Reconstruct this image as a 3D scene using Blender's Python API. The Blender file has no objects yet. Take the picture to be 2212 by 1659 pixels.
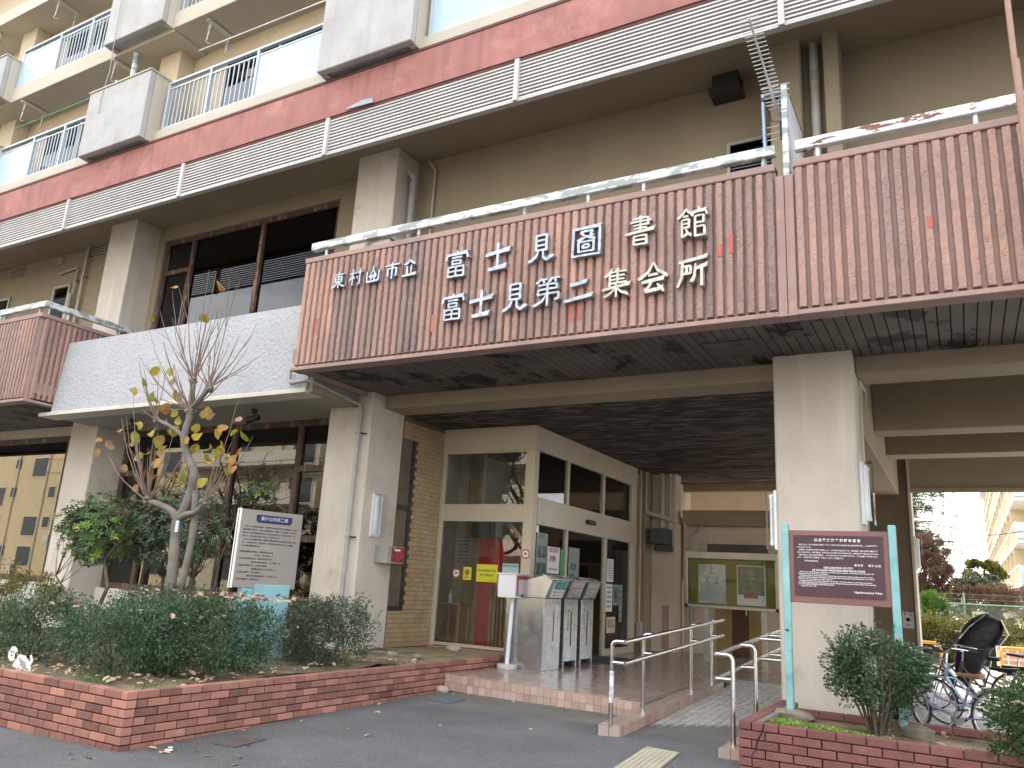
import bpy, bmesh, math, random
from mathutils import Vector, Matrix, Euler, noise
random.seed(11)
C = bpy.context.scene.collection
PI = math.pi
R_ = math.radians
# ------------------------------------------------------------------ camera, world, sun, exposure
cam_d = bpy.data.cameras.new('camera'); cam = bpy.data.objects.new('camera', cam_d); C.objects.link(cam)
M = ((0.87200968, 0.48628696, 0.05589383), (-0.0734758, 0.24293325, -0.9672563), (-0.48394259, 0.83935001, 0.24757046))
right = Vector(M[0]); down = Vector(M[1]); fwd = Vector(M[2])
mw = Matrix.Identity(4)
for r in range(3):
    mw[r][0] = right[r]; mw[r][1] = -down[r]; mw[r][2] = -fwd[r]; mw[r][3] = (0, 0, 1.5)[r]
cam.matrix_world = mw
cam_d.sensor_width = 36.0; cam_d.lens = 1694.09 / 2212 * 36
cam_d.clip_start = 0.05; cam_d.clip_end = 2000
sc = bpy.context.scene; sc.camera = cam
SUN_EL, SUN_AZ = R_(36), R_(-30)     # azimuth measured from +Y towards +X
sdir = Vector((math.sin(SUN_AZ) * math.cos(SUN_EL), math.cos(SUN_AZ) * math.cos(SUN_EL), math.sin(SUN_EL)))
w = bpy.data.worlds.new('World'); sc.world = w; w.use_nodes = True
n = w.node_tree.nodes; l = w.node_tree.links; n.clear()
sky = n.new('ShaderNodeTexSky'); sky.sky_type = 'NISHITA'; sky.sun_disc = False
sky.sun_elevation = SUN_EL; sky.sun_rotation = SUN_AZ; sky.dust_density = 2.0; sky.air_density = 1.0
tc = n.new('ShaderNodeTexCoord'); mp = n.new('ShaderNodeMapping'); mp.inputs['Scale'].default_value = (1.2, 1.2, 3.2)
nz = n.new('ShaderNodeTexNoise'); nz.inputs['Scale'].default_value = 2.2; nz.inputs['Detail'].default_value = 7; nz.inputs['Roughness'].default_value = .58
rp = n.new('ShaderNodeValToRGB'); rp.color_ramp.elements[0].position = .33; rp.color_ramp.elements[1].position = .54
mx = n.new('ShaderNodeMix'); mx.data_type = 'RGBA'; mx.inputs['B'].default_value = (9.0, 9.15, 9.5, 1)
bg = n.new('ShaderNodeBackground'); bg.inputs['Strength'].default_value = 0.135
out = n.new('ShaderNodeOutputWorld')
l.new(tc.outputs['Generated'], mp.inputs['Vector']); l.new(mp.outputs['Vector'], nz.inputs['Vector']); l.new(nz.outputs['Fac'], rp.inputs['Fac'])
l.new(rp.outputs['Color'], mx.inputs['Factor']); l.new(sky.outputs['Color'], mx.inputs['A']); l.new(mx.outputs['Result'], bg.inputs['Color']); l.new(bg.outputs['Background'], out.inputs['Surface'])
sd = bpy.data.lights.new('sun', 'SUN'); sd.energy = 4.2; sd.angle = R_(.5); sd.color = (1, .90, .76)
so = bpy.data.objects.new('sun', sd); C.objects.link(so); so.location = (0, 30, 40)
so.rotation_euler = sdir.to_track_quat('Z', 'Y').to_euler()
sc.view_settings.view_transform = 'Standard'; sc.view_settings.look = 'None'
sc.view_settings.exposure = 1.72; sc.view_settings.gamma = 1.0; sc.view_settings.use_curve_mapping = False
# ------------------------------------------------------------------ materials
MATS = {}
def lin(c):
    return tuple(((v / 12.92) if v <= .04045 else ((v + .055) / 1.055) ** 2.4) for v in c)
class NT:
    def __init__(s, name):
        s.m = bpy.data.materials.new(name); s.m.use_nodes = True; s.t = s.m.node_tree; s.n = s.t.nodes; s.l = s.t.links; s.n.clear()
        s.out = s.n.new('ShaderNodeOutputMaterial'); s.b = s.n.new('ShaderNodeBsdfPrincipled'); s.l.new(s.b.outputs[0], s.out.inputs[0])
    def node(s, t, **k):
        x = s.n.new(t)
        for a, v in k.items():
            if a in x.inputs.keys(): x.inputs[a].default_value = v
            else: setattr(x, a, v)
        return x
    def pos(s, scale=(1, 1, 1), obj=False):
        if obj: g = s.node('ShaderNodeTexCoord').outputs['Object']
        else: g = s.node('ShaderNodeNewGeometry').outputs['Position']
        m = s.node('ShaderNodeMapping'); m.inputs['Scale'].default_value = scale; s.l.new(g, m.inputs['Vector']); return m.outputs[0]
    def noise(s, vec, scale, detail=4, rough=.55):
        x = s.node('ShaderNodeTexNoise', Scale=scale, Detail=detail, Roughness=rough); s.l.new(vec, x.inputs['Vector']); return x.outputs['Fac']
    def ramp(s, fac, a, b):
        x = s.node('ShaderNodeMapRange'); x.inputs[1].default_value = a; x.inputs[2].default_value = b; s.l.new(fac, x.inputs[0]); return x.outputs[0]
    def mix(s, fac, a, b, mode='MIX'):
        x = s.node('ShaderNodeMix', data_type='RGBA', blend_type=mode)
        if isinstance(fac, (int, float)): x.inputs['Factor'].default_value = fac
        else: s.l.new(fac, x.inputs['Factor'])
        for k, v in (('A', a), ('B', b)):
            if isinstance(v, tuple): x.inputs[k].default_value = (*v[:3], 1)
            else: s.l.new(v, x.inputs[k])
        return x.outputs['Result']
    def mul(s, a, b):
        x = s.node('ShaderNodeMath', operation='MULTIPLY')
        for i, v in enumerate((a, b)):
            if isinstance(v, (int, float)): x.inputs[i].default_value = v
            else: s.l.new(v, x.inputs[i])
        return x.outputs[0]
    def bump(s, h, strength, dist=.01):
        x = s.node('ShaderNodeBump', Strength=strength, Distance=dist); s.l.new(h, x.inputs['Height']); s.l.new(x.outputs[0], s.b.inputs['Normal'])
def pbr(name, col, rough=.8, metal=0., var=.18, vs=2.5, fine=.08, fs=60, bump=.0, bs=80, bd=.004, streak=0., streakcol=None, rand=0., peel_or_tint=None, peelth=(.55, .6), ps=6, pstretch=(1, 1, 1), obj=False, spec=.5, randcol=None, aniso=None):
    if name in MATS: return MATS[name]
    t = NT(name); p = t.pos(obj=obj)
    c = t.mix(t.ramp(t.noise(p, vs, 5), .35, .68), tuple(v * (1 - var) for v in col), tuple(min(1, v * (1 + var)) for v in col))
    if fine: c = t.mix(t.ramp(t.noise(p, fs, 3), .3, .7), t.mix(1., c, (1 - fine,) * 3, 'MULTIPLY'), c)
    if streak:
        ps_ = t.pos((9, 9, .35)); f = t.ramp(t.noise(ps_, 1., 5, .6), .50, .72)
        p2 = t.pos((.5, .5, .9)); f = t.mul(f, t.ramp(t.noise(p2, 1., 3), .35, .6)); f = t.mul(f, streak)
        c = t.mix(f, c, streakcol or tuple(v * .35 for v in col))
    if peel_or_tint:
        pp = t.pos(pstretch, obj); f = t.ramp(t.noise(pp, ps, 7, .65), *peelth); c = t.mix(f, c, peel_or_tint)
    if rand or randcol:
        oi = t.node('ShaderNodeObjectInfo')
        if randcol: c = t.mix(t.ramp(oi.outputs['Random'], .0, 1.), c, t.mix(.75, c, randcol))
        if rand:
            hs = t.node('ShaderNodeHueSaturation'); t.l.new(c, hs.inputs['Color'])
            mr = t.node('ShaderNodeMapRange'); mr.inputs[3].default_value = 1 - rand; mr.inputs[4].default_value = 1 + rand
            wn = t.node('ShaderNodeTexWhiteNoise', noise_dimensions='1D'); t.l.new(oi.outputs['Random'], wn.inputs['W'])
            t.l.new(wn.outputs['Value'], mr.inputs[0]); t.l.new(mr.outputs[0], hs.inputs['Value']); c = hs.outputs[0]
    t.l.new(c, t.b.inputs['Base Color'])
    t.b.inputs['Metallic'].default_value = metal; t.b.inputs['Specular IOR Level'].default_value = spec
    rr = t.node('ShaderNodeMapRange'); rr.inputs[3].default_value = max(.02, rough - .12); rr.inputs[4].default_value = min(1, rough + .1)
    t.l.new(t.noise(p, vs * 3, 3), rr.inputs[0]); t.l.new(rr.outputs[0], t.b.inputs['Roughness'])
    if bump: t.bump(t.noise(p, bs, 5, .6), bump, bd)
    MATS[name] = t.m; return t.m
def emis(name, col, st):
    t = NT(name); t.b.inputs['Base Color'].default_value = (*col, 1); t.b.inputs['Emission Color'].default_value = (*col, 1); t.b.inputs['Emission Strength'].default_value = st; MATS[name] = t.m; return t.m
def glass(name, tint=(.9, .93, .92), refl=1.0, ior=1.5, rough=0.0):
    t = NT(name); t.n.remove(t.b)
    tr = t.node('ShaderNodeBsdfTransparent'); tr.inputs[0].default_value = (*tint, 1)
    gl = t.node('ShaderNodeBsdfGlossy'); gl.inputs['Roughness'].default_value = rough; gl.inputs[0].default_value = (refl, refl, refl, 1)
    fr = t.node('ShaderNodeFresnel'); fr.inputs[0].default_value = ior
    g = t.node('ShaderNodeNewGeometry')
    wv = t.noise(t.pos(), .9, 2); bp = t.node('ShaderNodeBump', Strength=.0015, Distance=.2); t.l.new(wv, bp.inputs['Height']); t.l.new(bp.outputs[0], gl.inputs['Normal'])
    mx = t.node('ShaderNodeMixShader'); t.l.new(fr.outputs[0], mx.inputs[0]); t.l.new(tr.outputs[0], mx.inputs[1]); t.l.new(gl.outputs[0], mx.inputs[2])
    t.l.new(mx.outputs[0], t.out.inputs[0]); MATS[name] = t.m; return t.m
# ------------------------------------------------------------------ objects
WO = {}
def put(o, parent):
    C.objects.link(o)
    if parent is not None: o.parent = parent
def thing(name, label, cat, loc, group=None, rotz=0.):
    o = bpy.data.objects.new(name, None); o.empty_display_size = .2; C.objects.link(o); o.location = loc; o.rotation_euler = (0, 0, rotz)
    WO[o] = Vector(loc); o['label'] = label; o['category'] = cat
    if group: o['group'] = group
    return o
def tag(o, label=None, cat=None, group=None, kind=None):
    for k, v in (('label', label), ('category', cat), ('group', group), ('kind', kind)):
        if v: o[k] = v
    return o
class MB:
    def __init__(s): s.v = []; s.f = []
    def add(s, vs, fs):
        b = len(s.v); s.v += [tuple(v) for v in vs]; s.f += [tuple(b + i for i in f) for f in fs]; return s
    def box(s, x0, x1, y0, y1, z0, z1, T=None):
        vs = [Vector((x, y, z)) for z in (z0, z1) for y in (y0, y1) for x in (x0, x1)]
        if T is not None: vs = [T @ v for v in vs]
        return s.add(vs, [(0, 2, 3, 1), (4, 5, 7, 6), (0, 1, 5, 4), (2, 6, 7, 3), (0, 4, 6, 2), (1, 3, 7, 5)])
    def prism(s, poly, h, T=None):      # poly in xy, extruded z 0..h
        k = len(poly); vs = [Vector((x, y, 0)) for x, y in poly] + [Vector((x, y, h)) for x, y in poly]
        if T is not None: vs = [T @ v for v in vs]
        return s.add(vs, [tuple(range(k))[::-1], tuple(range(k, 2 * k))] + [(i, (i + 1) % k, k + (i + 1) % k, k + i) for i in range(k)])
    def tube(s, pts, r, k=8, cap=True):
        pts = [Vector(p) for p in pts]; rs = r if isinstance(r, (list, tuple)) else [r] * len(pts)
        rings = []; up = None
        for i, p in enumerate(pts):
            a = pts[max(0, i - 1)]; b = pts[min(len(pts) - 1, i + 1)]; d = (b - a)
            d = d.normalized() if d.length > 1e-9 else Vector((0, 0, 1))
            if up is None: up = d.orthogonal().normalized()
            up = (up - d * up.dot(d)); up = up.normalized() if up.length > 1e-6 else d.orthogonal().normalized()
            sd_ = d.cross(up); rings.append([p + (up * math.cos(2 * PI * j / k) + sd_ * math.sin(2 * PI * j / k)) * rs[i] for j in range(k)])
        vs = [v for rg in rings for v in rg]; fs = []
        for i in range(len(pts) - 1):
            for j in range(k): fs.append((i * k + j, i * k + (j + 1) % k, (i + 1) * k + (j + 1) % k, (i + 1) * k + j))
        if cap: fs += [tuple(range(k))[::-1], tuple((len(pts) - 1) * k + j for j in range(k))]
        return s.add(vs, fs)
    def lathe(s, prof, c=(0, 0, 0), k=16):
        c = Vector(c); vs = [c + Vector((r * math.cos(2 * PI * j / k), r * math.sin(2 * PI * j / k), z)) for r, z in prof for j in range(k)]; m = len(prof)
        fs = [(i * k + j, i * k + (j + 1) % k, (i + 1) * k + (j + 1) % k, (i + 1) * k + j) for i in range(m - 1) for j in range(k)]
        return s.add(vs, fs + [tuple(range(k))[::-1], tuple((m - 1) * k + j for j in range(k))])
    def mesh(s, name, mat, bev=0., smooth=False, off=None):
        me = bpy.data.meshes.new(name); vs = s.v if off is None else [(v[0] - off[0], v[1] - off[1], v[2] - off[2]) for v in s.v]
        me.from_pydata(vs, [], s.f); me.update()
        if bev:
            bm = bmesh.new(); bm.from_mesh(me)
            es = [e for e in bm.edges if len(e.link_faces) == 2 and e.calc_face_angle(0) > .5]
            bmesh.ops.bevel(bm, geom=es, offset=bev, segments=1, affect='EDGES', clamp_overlap=True); bm.to_mesh(me); bm.free()
        if smooth:
            bm = bmesh.new(); bm.from_mesh(me)
            for f in bm.faces: f.smooth = True
            for e in bm.edges:
                if len(e.link_faces) == 2 and e.calc_face_angle(0) > .7: e.smooth = False
            bm.to_mesh(me); bm.free()
        if mat: me.materials.append(mat)
        return me
    def build(s, name, mat, parent=None, bev=0., smooth=False):
        """one mesh object: child of parent (origin at the parent's base) or top-level (origin at its own base)"""
        if parent is not None: off = WO[parent]
        else:
            xs, ys, zs = zip(*s.v); off = Vector(((min(xs) + max(xs)) / 2, (min(ys) + max(ys)) / 2, min(zs)))
        me = s.mesh(name, mat, bev, smooth, off); o = bpy.data.objects.new(name, me); put(o, parent)
        if parent is None: o.location = off
        WO[o] = Vector(off); return o
def piece(me, name, parent, loc, rot=(0, 0, 0), scale=(1, 1, 1)):
    o = bpy.data.objects.new(name, me); put(o, parent); po = WO[parent] if parent is not None else Vector((0, 0, 0))
    o.location = Vector(loc) - po; o.rotation_euler = rot; o.scale = scale; WO[o] = Vector(loc); return o
def B(*a, **k): return MB().box(*a, **k)
def copy_tree(o, parent=None):
    c = o.copy(); C.objects.link(c); c.parent = parent
    for ch in list(o.children): copy_tree(ch, c)
    return c
def arc(c, r, a0, a1, k, ax='xz'):
    out_ = []
    for i in range(k + 1):
        a = a0 + (a1 - a0) * i / k; u, v = r * math.cos(a), r * math.sin(a)
        out_.append((c[0] + (u if 'x' in ax else 0), c[1] + (u if ax == 'yz' else (v if ax == 'xy' else 0)), c[2] + (v if 'z' in ax else 0)))
    return out_
_tc = bpy.data.curves.new("lettering", "FONT"); _to = bpy.data.objects.new("lettering", _tc); C.objects.link(_to)
def text_mesh(name, body, size, mat, ext=0., off=0., align='CENTER', sx=1., lh=1.0, spacing=1.0):
    """lettering as a mesh lying in its xz plane, facing -y"""
    _tc.body = body; _tc.size = size; _tc.extrude = ext; _tc.offset = off; _tc.align_x = align; _tc.align_y = 'CENTER' if align == 'CENTER' else 'TOP'
    _tc.space_line = lh; _tc.space_character = spacing; _tc.resolution_u = 2
    bpy.context.view_layer.update()
    me = bpy.data.meshes.new_from_object(_to.evaluated_get(bpy.context.evaluated_depsgraph_get())); me.name = name
    me.transform(Matrix.Rotation(PI / 2, 4, 'X') @ Matrix.Diagonal((sx, 1, 1, 1))); me.materials.clear(); me.materials.append(mat); return me
def text(body, size, mat, parent, loc, rotz=0., name='lettering', **k):
    me = text_mesh(name, body, size, mat, **k); return piece(me, name, parent, loc, (0, 0, rotz))
# ------------------------------------------------------------------ colours
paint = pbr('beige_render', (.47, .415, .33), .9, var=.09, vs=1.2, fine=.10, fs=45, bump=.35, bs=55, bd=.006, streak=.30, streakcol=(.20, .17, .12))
paint_dk = pbr('beige_render_shaded', (.30, .248, .17), .9, var=.08, vs=.8, fine=.10, fs=40, bump=.35, bs=55, bd=.006, streak=.10, streakcol=(.2, .16, .1))  # darker beige render: deep shade put into the colour, plus faint stains
pillar_m = pbr('pillar_render', (.56, .505, .43), .92, var=.08, vs=1.5, fine=.12, fs=50, bump=.45, bs=60, bd=.006, streak=.55, streakcol=(.66, .62, .55), peel_or_tint=(.36, .31, .22), peelth=(.58, .74), ps=1.1)
rough_white = pbr('rough_white_render', (.43, .44, .455), .95, var=.05, vs=2, fine=.16, fs=22, bump=1., bs=17, bd=.035)
trim_white = pbr('cream_trim', (.60, .56, .48), .8, var=.08)
concrete_bal = pbr('balcony_concrete', (.40, .395, .385), .9, var=.12, vs=1.6, fine=.10, fs=30, bump=.25, bs=40, streak=.4, streakcol=(.27, .26, .245))
cream_apt = pbr('cream_apartment_paint', (.48, .435, .355), .88, var=.06, vs=1.2, bump=.2, streak=.35, streakcol=(.33, .28, .21))
apt_wall = pbr('yellow_cream_wall', (.50, .41, .28), .9, var=.06, bump=.15)
redband = pbr('red_oxide_band', (.33, .14, .12), .85, var=.14, vs=1.6, fine=.1, bump=.2, bs=30, streak=.75, streakcol=(.15, .085, .075), peel_or_tint=(.42, .20, .17), peelth=(.52, .72), ps=1.8)
redcap = pbr('dark_red_cap', (.12, .045, .04), .8, var=.2)
rib_m = pbr('terracotta_rib', (.315, .228, .205), .92, var=.20, vs=.8, fine=.45, fs=60, bump=1., bs=48, bd=.02, rand=.07, randcol=(.40, .25, .205), peel_or_tint=(.50, .29, .21), peelth=(.48, .66), ps=.75, pstretch=(1.5, 1, .6))  # orange patches paint warm reflected light into the rib colour
panel_m = pbr('terracotta_panel', (.34, .235, .205), .9, var=.12, vs=1.5, fine=.1, bump=.3, bs=60, streak=.5, streakcol=(.2, .11, .1), peel_or_tint=(.48, .25, .19), peelth=(.55, .7), ps=2.2)
soffit_m = pbr('dark_soffit_board', (.115, .095, .082), .75, var=.2, vs=1.5, fine=.1, rand=.08, peel_or_tint=(.010, .006, .005), peelth=(.53, .58), ps=1.7, pstretch=(1., .7, 1.), bump=.3, bs=30)
porch_m = pbr('peeling_porch_board', (.12, .085, .072), .8, var=.3, vs=2, rand=.35, peel_or_tint=(.006, .004, .004), peelth=(.46, .50), ps=2.6, pstretch=(.8, 5., 1.), bump=.6, bs=25)
gap_m = pbr('board_gap_black', (.008, .006, .005), .9)
white_metal = pbr('peeling_white_metal', (.62, .64, .66), .55, var=.06, vs=5, peel_or_tint=(.27, .31, .29), peelth=(.505, .53), ps=5, pstretch=(.6, 1, 2.2), bump=.2, bs=30)
rust_metal = pbr('rusting_white_metal', (.66, .68, .70), .55, var=.06, vs=5, peel_or_tint=(.17, .06, .035), peelth=(.55, .57), ps=4.5, pstretch=(.6, 1, 2), bump=.2)
slat_m = pbr('louvre_slat_paint', (.50, .485, .46), .6, var=.10, vs=2, peel_or_tint=(.42, .42, .40), peelth=(.58, .72), ps=4, pstretch=(.8, 1, 6), rand=.04)
alu = pbr('blue_grey_aluminium', (.46, .53, .59), .38, .2, var=.04)
rail_glass = pbr('frosted_balcony_panel', (.43, .55, .60), .28, 0, var=.04, vs=1)
pipe_m = pbr('grey_pvc_pipe', (.33, .33, .31), .5, var=.08, vs=6)
pipe_beige = pbr('beige_pipe', (.44, .40, .32), .5, var=.08, vs=6)
brown_wood = pbr('flaking_brown_frame', (.085, .05, .038), .8, var=.25, vs=8, peel_or_tint=(.26, .15, .115), peelth=(.56, .60), ps=9, pstretch=(1, 1, .22), bump=.6, bs=40)
dark_frame = pbr('dark_window_frame', (.03, .026, .024), .5)
bronze = pbr('gold_bronze_aluminium', (.50, .435, .33), .42, .15, var=.05, vs=1.3)
tile_m = pbr('tan_wall_tile', (.38, .27, .145), .35, var=.10, vs=5, rand=.12, bump=.1, fine=.06)
mortar_m = pbr('dark_mortar', (.13, .10, .07), .95, bump=.4)
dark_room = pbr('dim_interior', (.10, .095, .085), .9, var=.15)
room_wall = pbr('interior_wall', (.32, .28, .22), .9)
glass_m = glass('window_glass', (.70, .73, .72), 1.0, 1.75)
glass_up = glass('upper_window_glass', (.16, .16, .16), .9, 1.65)
glass_door = glass('door_glass', (.93, .95, .94), 1.0, 1.5)
steel = pbr('brushed_stainless', (.58, .57, .55), .24, 1., var=.06, vs=4, fine=.03)
red_paint = pbr('red_panel', (.62, .05, .025), .5)
brick_m = pbr('red_brick', (.235, .105, .084), .9, var=.2, vs=7, fine=.2, fs=90, bump=.6, bs=90, rand=.34, randcol=(.38, .17, .12), peel_or_tint=(.34, .25, .22), peelth=(.60, .82), ps=7)
brick_dk = pbr('maroon_brick', (.175, .066, .058), .85, var=.14, vs=7, fine=.12, fs=90, bump=.4, bs=90, rand=.15, peel_or_tint=(.26, .15, .14), peelth=(.6, .8), ps=9)
cement = pbr('grey_joint_cement', (.19, .17, .14), .95, var=.2, vs=6, bump=.5, bs=60)
black_plastic = pbr('black_plastic', (.015, .015, .017), .45)
white_paint = pbr('white_enamel', (.70, .72, .74), .4, var=.05, peel_or_tint=(.3, .16, .09), peelth=(.70, .73), ps=7)
paper = pbr('white_paper', (.72, .72, .70), .7, var=.03)
ink = pbr('dark_ink', (.03, .03, .035), .8); ink_red = pbr('red_ink', (.45, .05, .04), .8)
# ------------------------------------------------------------------ ground
def clamp(v, a, b): return max(a, min(b, v))
def G(x, y):
    z = .02 * clamp(y, -3, 10) + .016 * clamp(x, -12, 0) + .0076
    if y > 9.25: z = z + (-.2 - z) * clamp((y - 9.25) / .15, 0, 1)
    return z
xs = [-400, -200, -100, -60, -40, -30, -22, -18, -15, -12] + [-10 + .5 * i for i in range(24)] + [2.5, 4, 6, 9, 14, 25, 50, 100, 220, 400]
ys = [-400, -200, -100, -60, -40, -25, -15, -10, -6, -3] + [-2 + .5 * i for i in range(23)] + [9.25, 9.4, 10, 12, 16, 20, 30, 50, 90, 160, 400]
asph = NT('asphalt'); p = asph.pos()
c = asph.mix(asph.ramp(asph.noise(p, 1.1, 5), .35, .7), (.086, .086, .087), (.124, .124, .124))
c = asph.mix(asph.ramp(asph.noise(p, 75, 2), .57, .70), c, (.22, .225, .23))
c = asph.mix(asph.ramp(asph.noise(p, 90, 3), .30, .42), (.02, .02, .022), c)
sh = asph.node('ShaderNodeSeparateXYZ'); asph.l.new(p, sh.inputs[0])
mr = asph.node('ShaderNodeMapRange'); mr.inputs[1].default_value = 8.15; mr.inputs[2].default_value = 8.6
nn = asph.noise(p, 2.2, 4); ad = asph.node('ShaderNodeMath', operation='ADD'); asph.l.new(sh.outputs[1], ad.inputs[0]); asph.l.new(nn, ad.inputs[1]); asph.l.new(ad.outputs[0], mr.inputs[0])
mr.inputs[1].default_value = 8.55; mr.inputs[2].default_value = 9.0
c = asph.mix(asph.mul(mr.outputs[0], .9), c, asph.mix(asph.ramp(asph.noise(p, 3, 4), .3, .7), (.13, .128, .108), (.17, .165, .14)))
asph.l.new(c, asph.b.inputs['Base Color']); asph.b.inputs['Roughness'].default_value = .88; asph.bump(asph.noise(p, 110, 3), .9, .012)
m = MB(); nx = len(xs)
m.add([(x, y, G(x, y)) for y in ys for x in xs], [(j * nx + i, j * nx + i + 1, (j + 1) * nx + i + 1, (j + 1) * nx + i) for j in range(len(ys) - 1) for i in range(nx - 1)])
g = m.build('ground', asph.m, smooth=True); tag(g, kind='structure')
# bright paved yard under and behind the building on the right
pave = pbr('pale_paving', (.42, .41, .39), .35, var=.1, vs=1, fine=.05)
o = B(-.9, 30, 8.85, 27, -.3, .045).build('courtyard_paving', pave); tag(o, kind='structure')
m = MB()
for i in range(16):
    for j in range(40):
        x0, y0 = -.88 + .3 * i, 8.95 + .3 * j
        m.box(x0, x0 + .292, y0, y0 + .292, .045, .053)
ct = m.build('floor_tile', pbr('courtyard_tile', (.47, .455, .43), .3, var=.1, vs=3, fine=.04), o); tag(ct, kind='stuff')
# ------------------------------------------------------------------ entrance platform and ramp
plat_m = pbr('pink_platform_tile', (.39, .30, .255), .22, var=.08, vs=3, rand=.09, fine=.08, fs=120)
edge_m = pbr('salmon_edge_tile', (.41, .265, .21), .75, var=.08, vs=5, rand=.16, fine=.15, fs=110, randcol=(.42, .33, .28))
grout = pbr('tile_grout', (.20, .16, .13), .9)
ramp_m = pbr('grey_relief_tile', (.42, .405, .385), .28, var=.08, vs=3, rand=.06, fine=.06)
m = MB()
m.add([(-8.2, 11.3, .29), (-8.2, 17.9, .29), (-1.0, 17.9, .29), (-1.0, 12.65, .29), (-3.27, 12.65, .29), (-3.27, 8.97, .29), (-6.14, 9.30, .29), (-6.14, 11.3, .29)] + [(x, y, -.1) for x, y in ((-8.2, 11.3), (-8.2, 17.9), (-1.0, 17.9), (-1.0, 12.65), (-3.27, 12.65), (-3.27, 8.97), (-6.14, 9.30), (-6.14, 11.3))],
      [(0, 7, 6, 5, 4, 3, 2, 1)[::-1]] + [(i, (i + 1) % 8, 8 + (i + 1) % 8, 8 + i) for i in range(8)])
platform = m.build('entrance_platform', grout); tag(platform, kind='structure')
ptile = B(-.0475, .0475, -.0475, .0475, 0, .012).mesh('floor_tile', plat_m)
cnt = 0; rest = MB(); y = 9.06
while y < 17.3:
    x = -6.09
    while x < -3.3 or (y > 12.7 and x < -1.05):
        yf = 9.30 + (x + 6.14) * (8.97 - 9.30) / 2.87
        if y - .05 > yf + .01 or y > 9.4:
            if cnt < 290: piece(ptile, 'floor_tile', platform, (x, y, .29)); cnt += 1
            else: rest.box(x - .0475, x + .0475, y - .0475, y + .0475, .29, .302)
        x += .1
    y += .1
# wedge-shaped front row following the slanted nosing
for i in range(29):
    x = -6.09 + .1 * i; yf = 9.30 + (x + 6.14) * (-.33) / 2.87
    rest.box(x - .0475, x + .0475, yf - .004, 9.01 if yf < 8.99 else yf + .03, .29, .3015)
tag(rest.build('floor_tile', plat_m, platform), kind='stuff')
etile = B(-.0475, .0475, -.008, .004, -.0475, .0475).mesh('edge_tile', edge_m)
ang = math.atan2(-.33, 2.87)
for i in range(29):
    f = (i + .5) / 29; x = -6.14 + 2.87 * f; yf = 9.30 - .33 * f
    for k in range(2): piece(etile, 'edge_tile', platform, (x, yf, .25 - .1 * k), (0, 0, ang))
# ramp
RZ = lambda y: .09 + .0437 * (clamp(y, 7.4, 12.6) - 7.75)
m = MB(); m.add([(-3.05, 7.60, RZ(7.6)), (-1.74, 7.28, RZ(7.3)), (-1.74, 12.66, .30), (-3.05, 12.66, .30)], [(0, 1, 2, 3)]); m.add([(-3.05, 7.6, -.1), (-1.74, 7.28, -.1)], [])
m.f.append((0, 1, 5, 4))
for v in range(4): pass
ramp = MB().add([(-3.05, 7.60, RZ(7.6) - .012), (-1.74, 7.28, RZ(7.3) - .012), (-1.74, 12.66, .289), (-3.05, 12.66, .289), (-3.05, 7.6, -.1), (-1.74, 7.28, -.1)], [(0, 1, 2, 3), (1, 0, 4, 5)]).build('ramp', grout); tag(ramp, kind='structure')
wt = MB(); a = .0475; wt.add([(-a, -a, 0), (a, -a, 0), (a, a, 0), (-a, a, 0), (-a, -a, .010), (a, -a, .010), (a, a, .010), (-a, a, .010), (-.5 * a, -.2 * a, .017)], [(0, 3, 2, 1), (0, 1, 5, 4), (1, 2, 6, 5), (2, 3, 7, 6), (3, 0, 4, 7), (4, 5, 8), (5, 6, 8), (6, 7, 8), (7, 4, 8)])
rtile = wt.mesh('relief_tile', ramp_m); cnt = 0; rest = MB(); sl = math.atan(.0437)
for j in range(53):
    for i in range(13):
        x = -3.0 + .1 * i; y = 7.42 + .1 * j; y0 = 7.60 - (x + 3.05) * .32 / 1.31
        if y - .05 < y0: continue
        if cnt < 295: piece(rtile, 'relief_tile', ramp, (x, y, RZ(y) - .010), (sl, 0, 0)); cnt += 1
        else: rest.add([(v[0] + x, v[1] + y, v[2] + RZ(y) - .010) for v in wt.v], wt.f)
tag(rest.build('relief_tile', ramp_m, ramp), kind='stuff')
m = MB()
for i in range(13):
    x = -3.0 + .1 * i; y0 = 7.60 - (x + 3.05) * .32 / 1.31
    yt = 7.42 + .1 * math.ceil((y0 + .05 - 7.42) / .1 - 1e-6) - .05
    if yt - y0 > .012: m.box(x - a, x + a, y0, yt - .006, RZ(y0) - .012, RZ(y0) + .001)
tag(m.build('cut_tile', ramp_m, ramp), kind='stuff')
# tiled kerb with the posts of the left handrail
kz = lambda y: .207 + .0345 * (y - 7.75)
curb = MB(); curb.add([(-3.265, 7.76, kz(7.76)), (-3.055, 7.81, kz(7.8)), (-3.055, 11.75, kz(11.75)), (-3.265, 11.75, kz(11.75)), (-3.265, 7.76, -.05), (-3.055, 7.81, -.05), (-3.055, 11.75, -.05), (-3.265, 11.75, -.05)], [(0, 1, 2, 3), (0, 4, 5, 1), (1, 5, 6, 2), (2, 6, 7, 3), (3, 7, 4, 0)])
kerb = curb.build('tiled_kerb', grout); tag(kerb, kind='structure')
ctop = B(-.0485, .0485, -.047, .047, -.004, .008).mesh('kerb_tile', plat_m); cside = B(-.004, .008, -.047, .047, -.05, .05).mesh('kerb_tile', edge_m)
for j in range(39):
    y = 7.86 + .1 * j
    for x in (-3.212, -3.108): piece(ctop, 'kerb_tile', kerb, (x, y, kz(y)), (math.atan(.0345), 0, 0))
    piece(cside, 'kerb_tile', kerb, (-3.055, y, kz(y) - .05), (math.atan(.0345), 0, 0))
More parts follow.
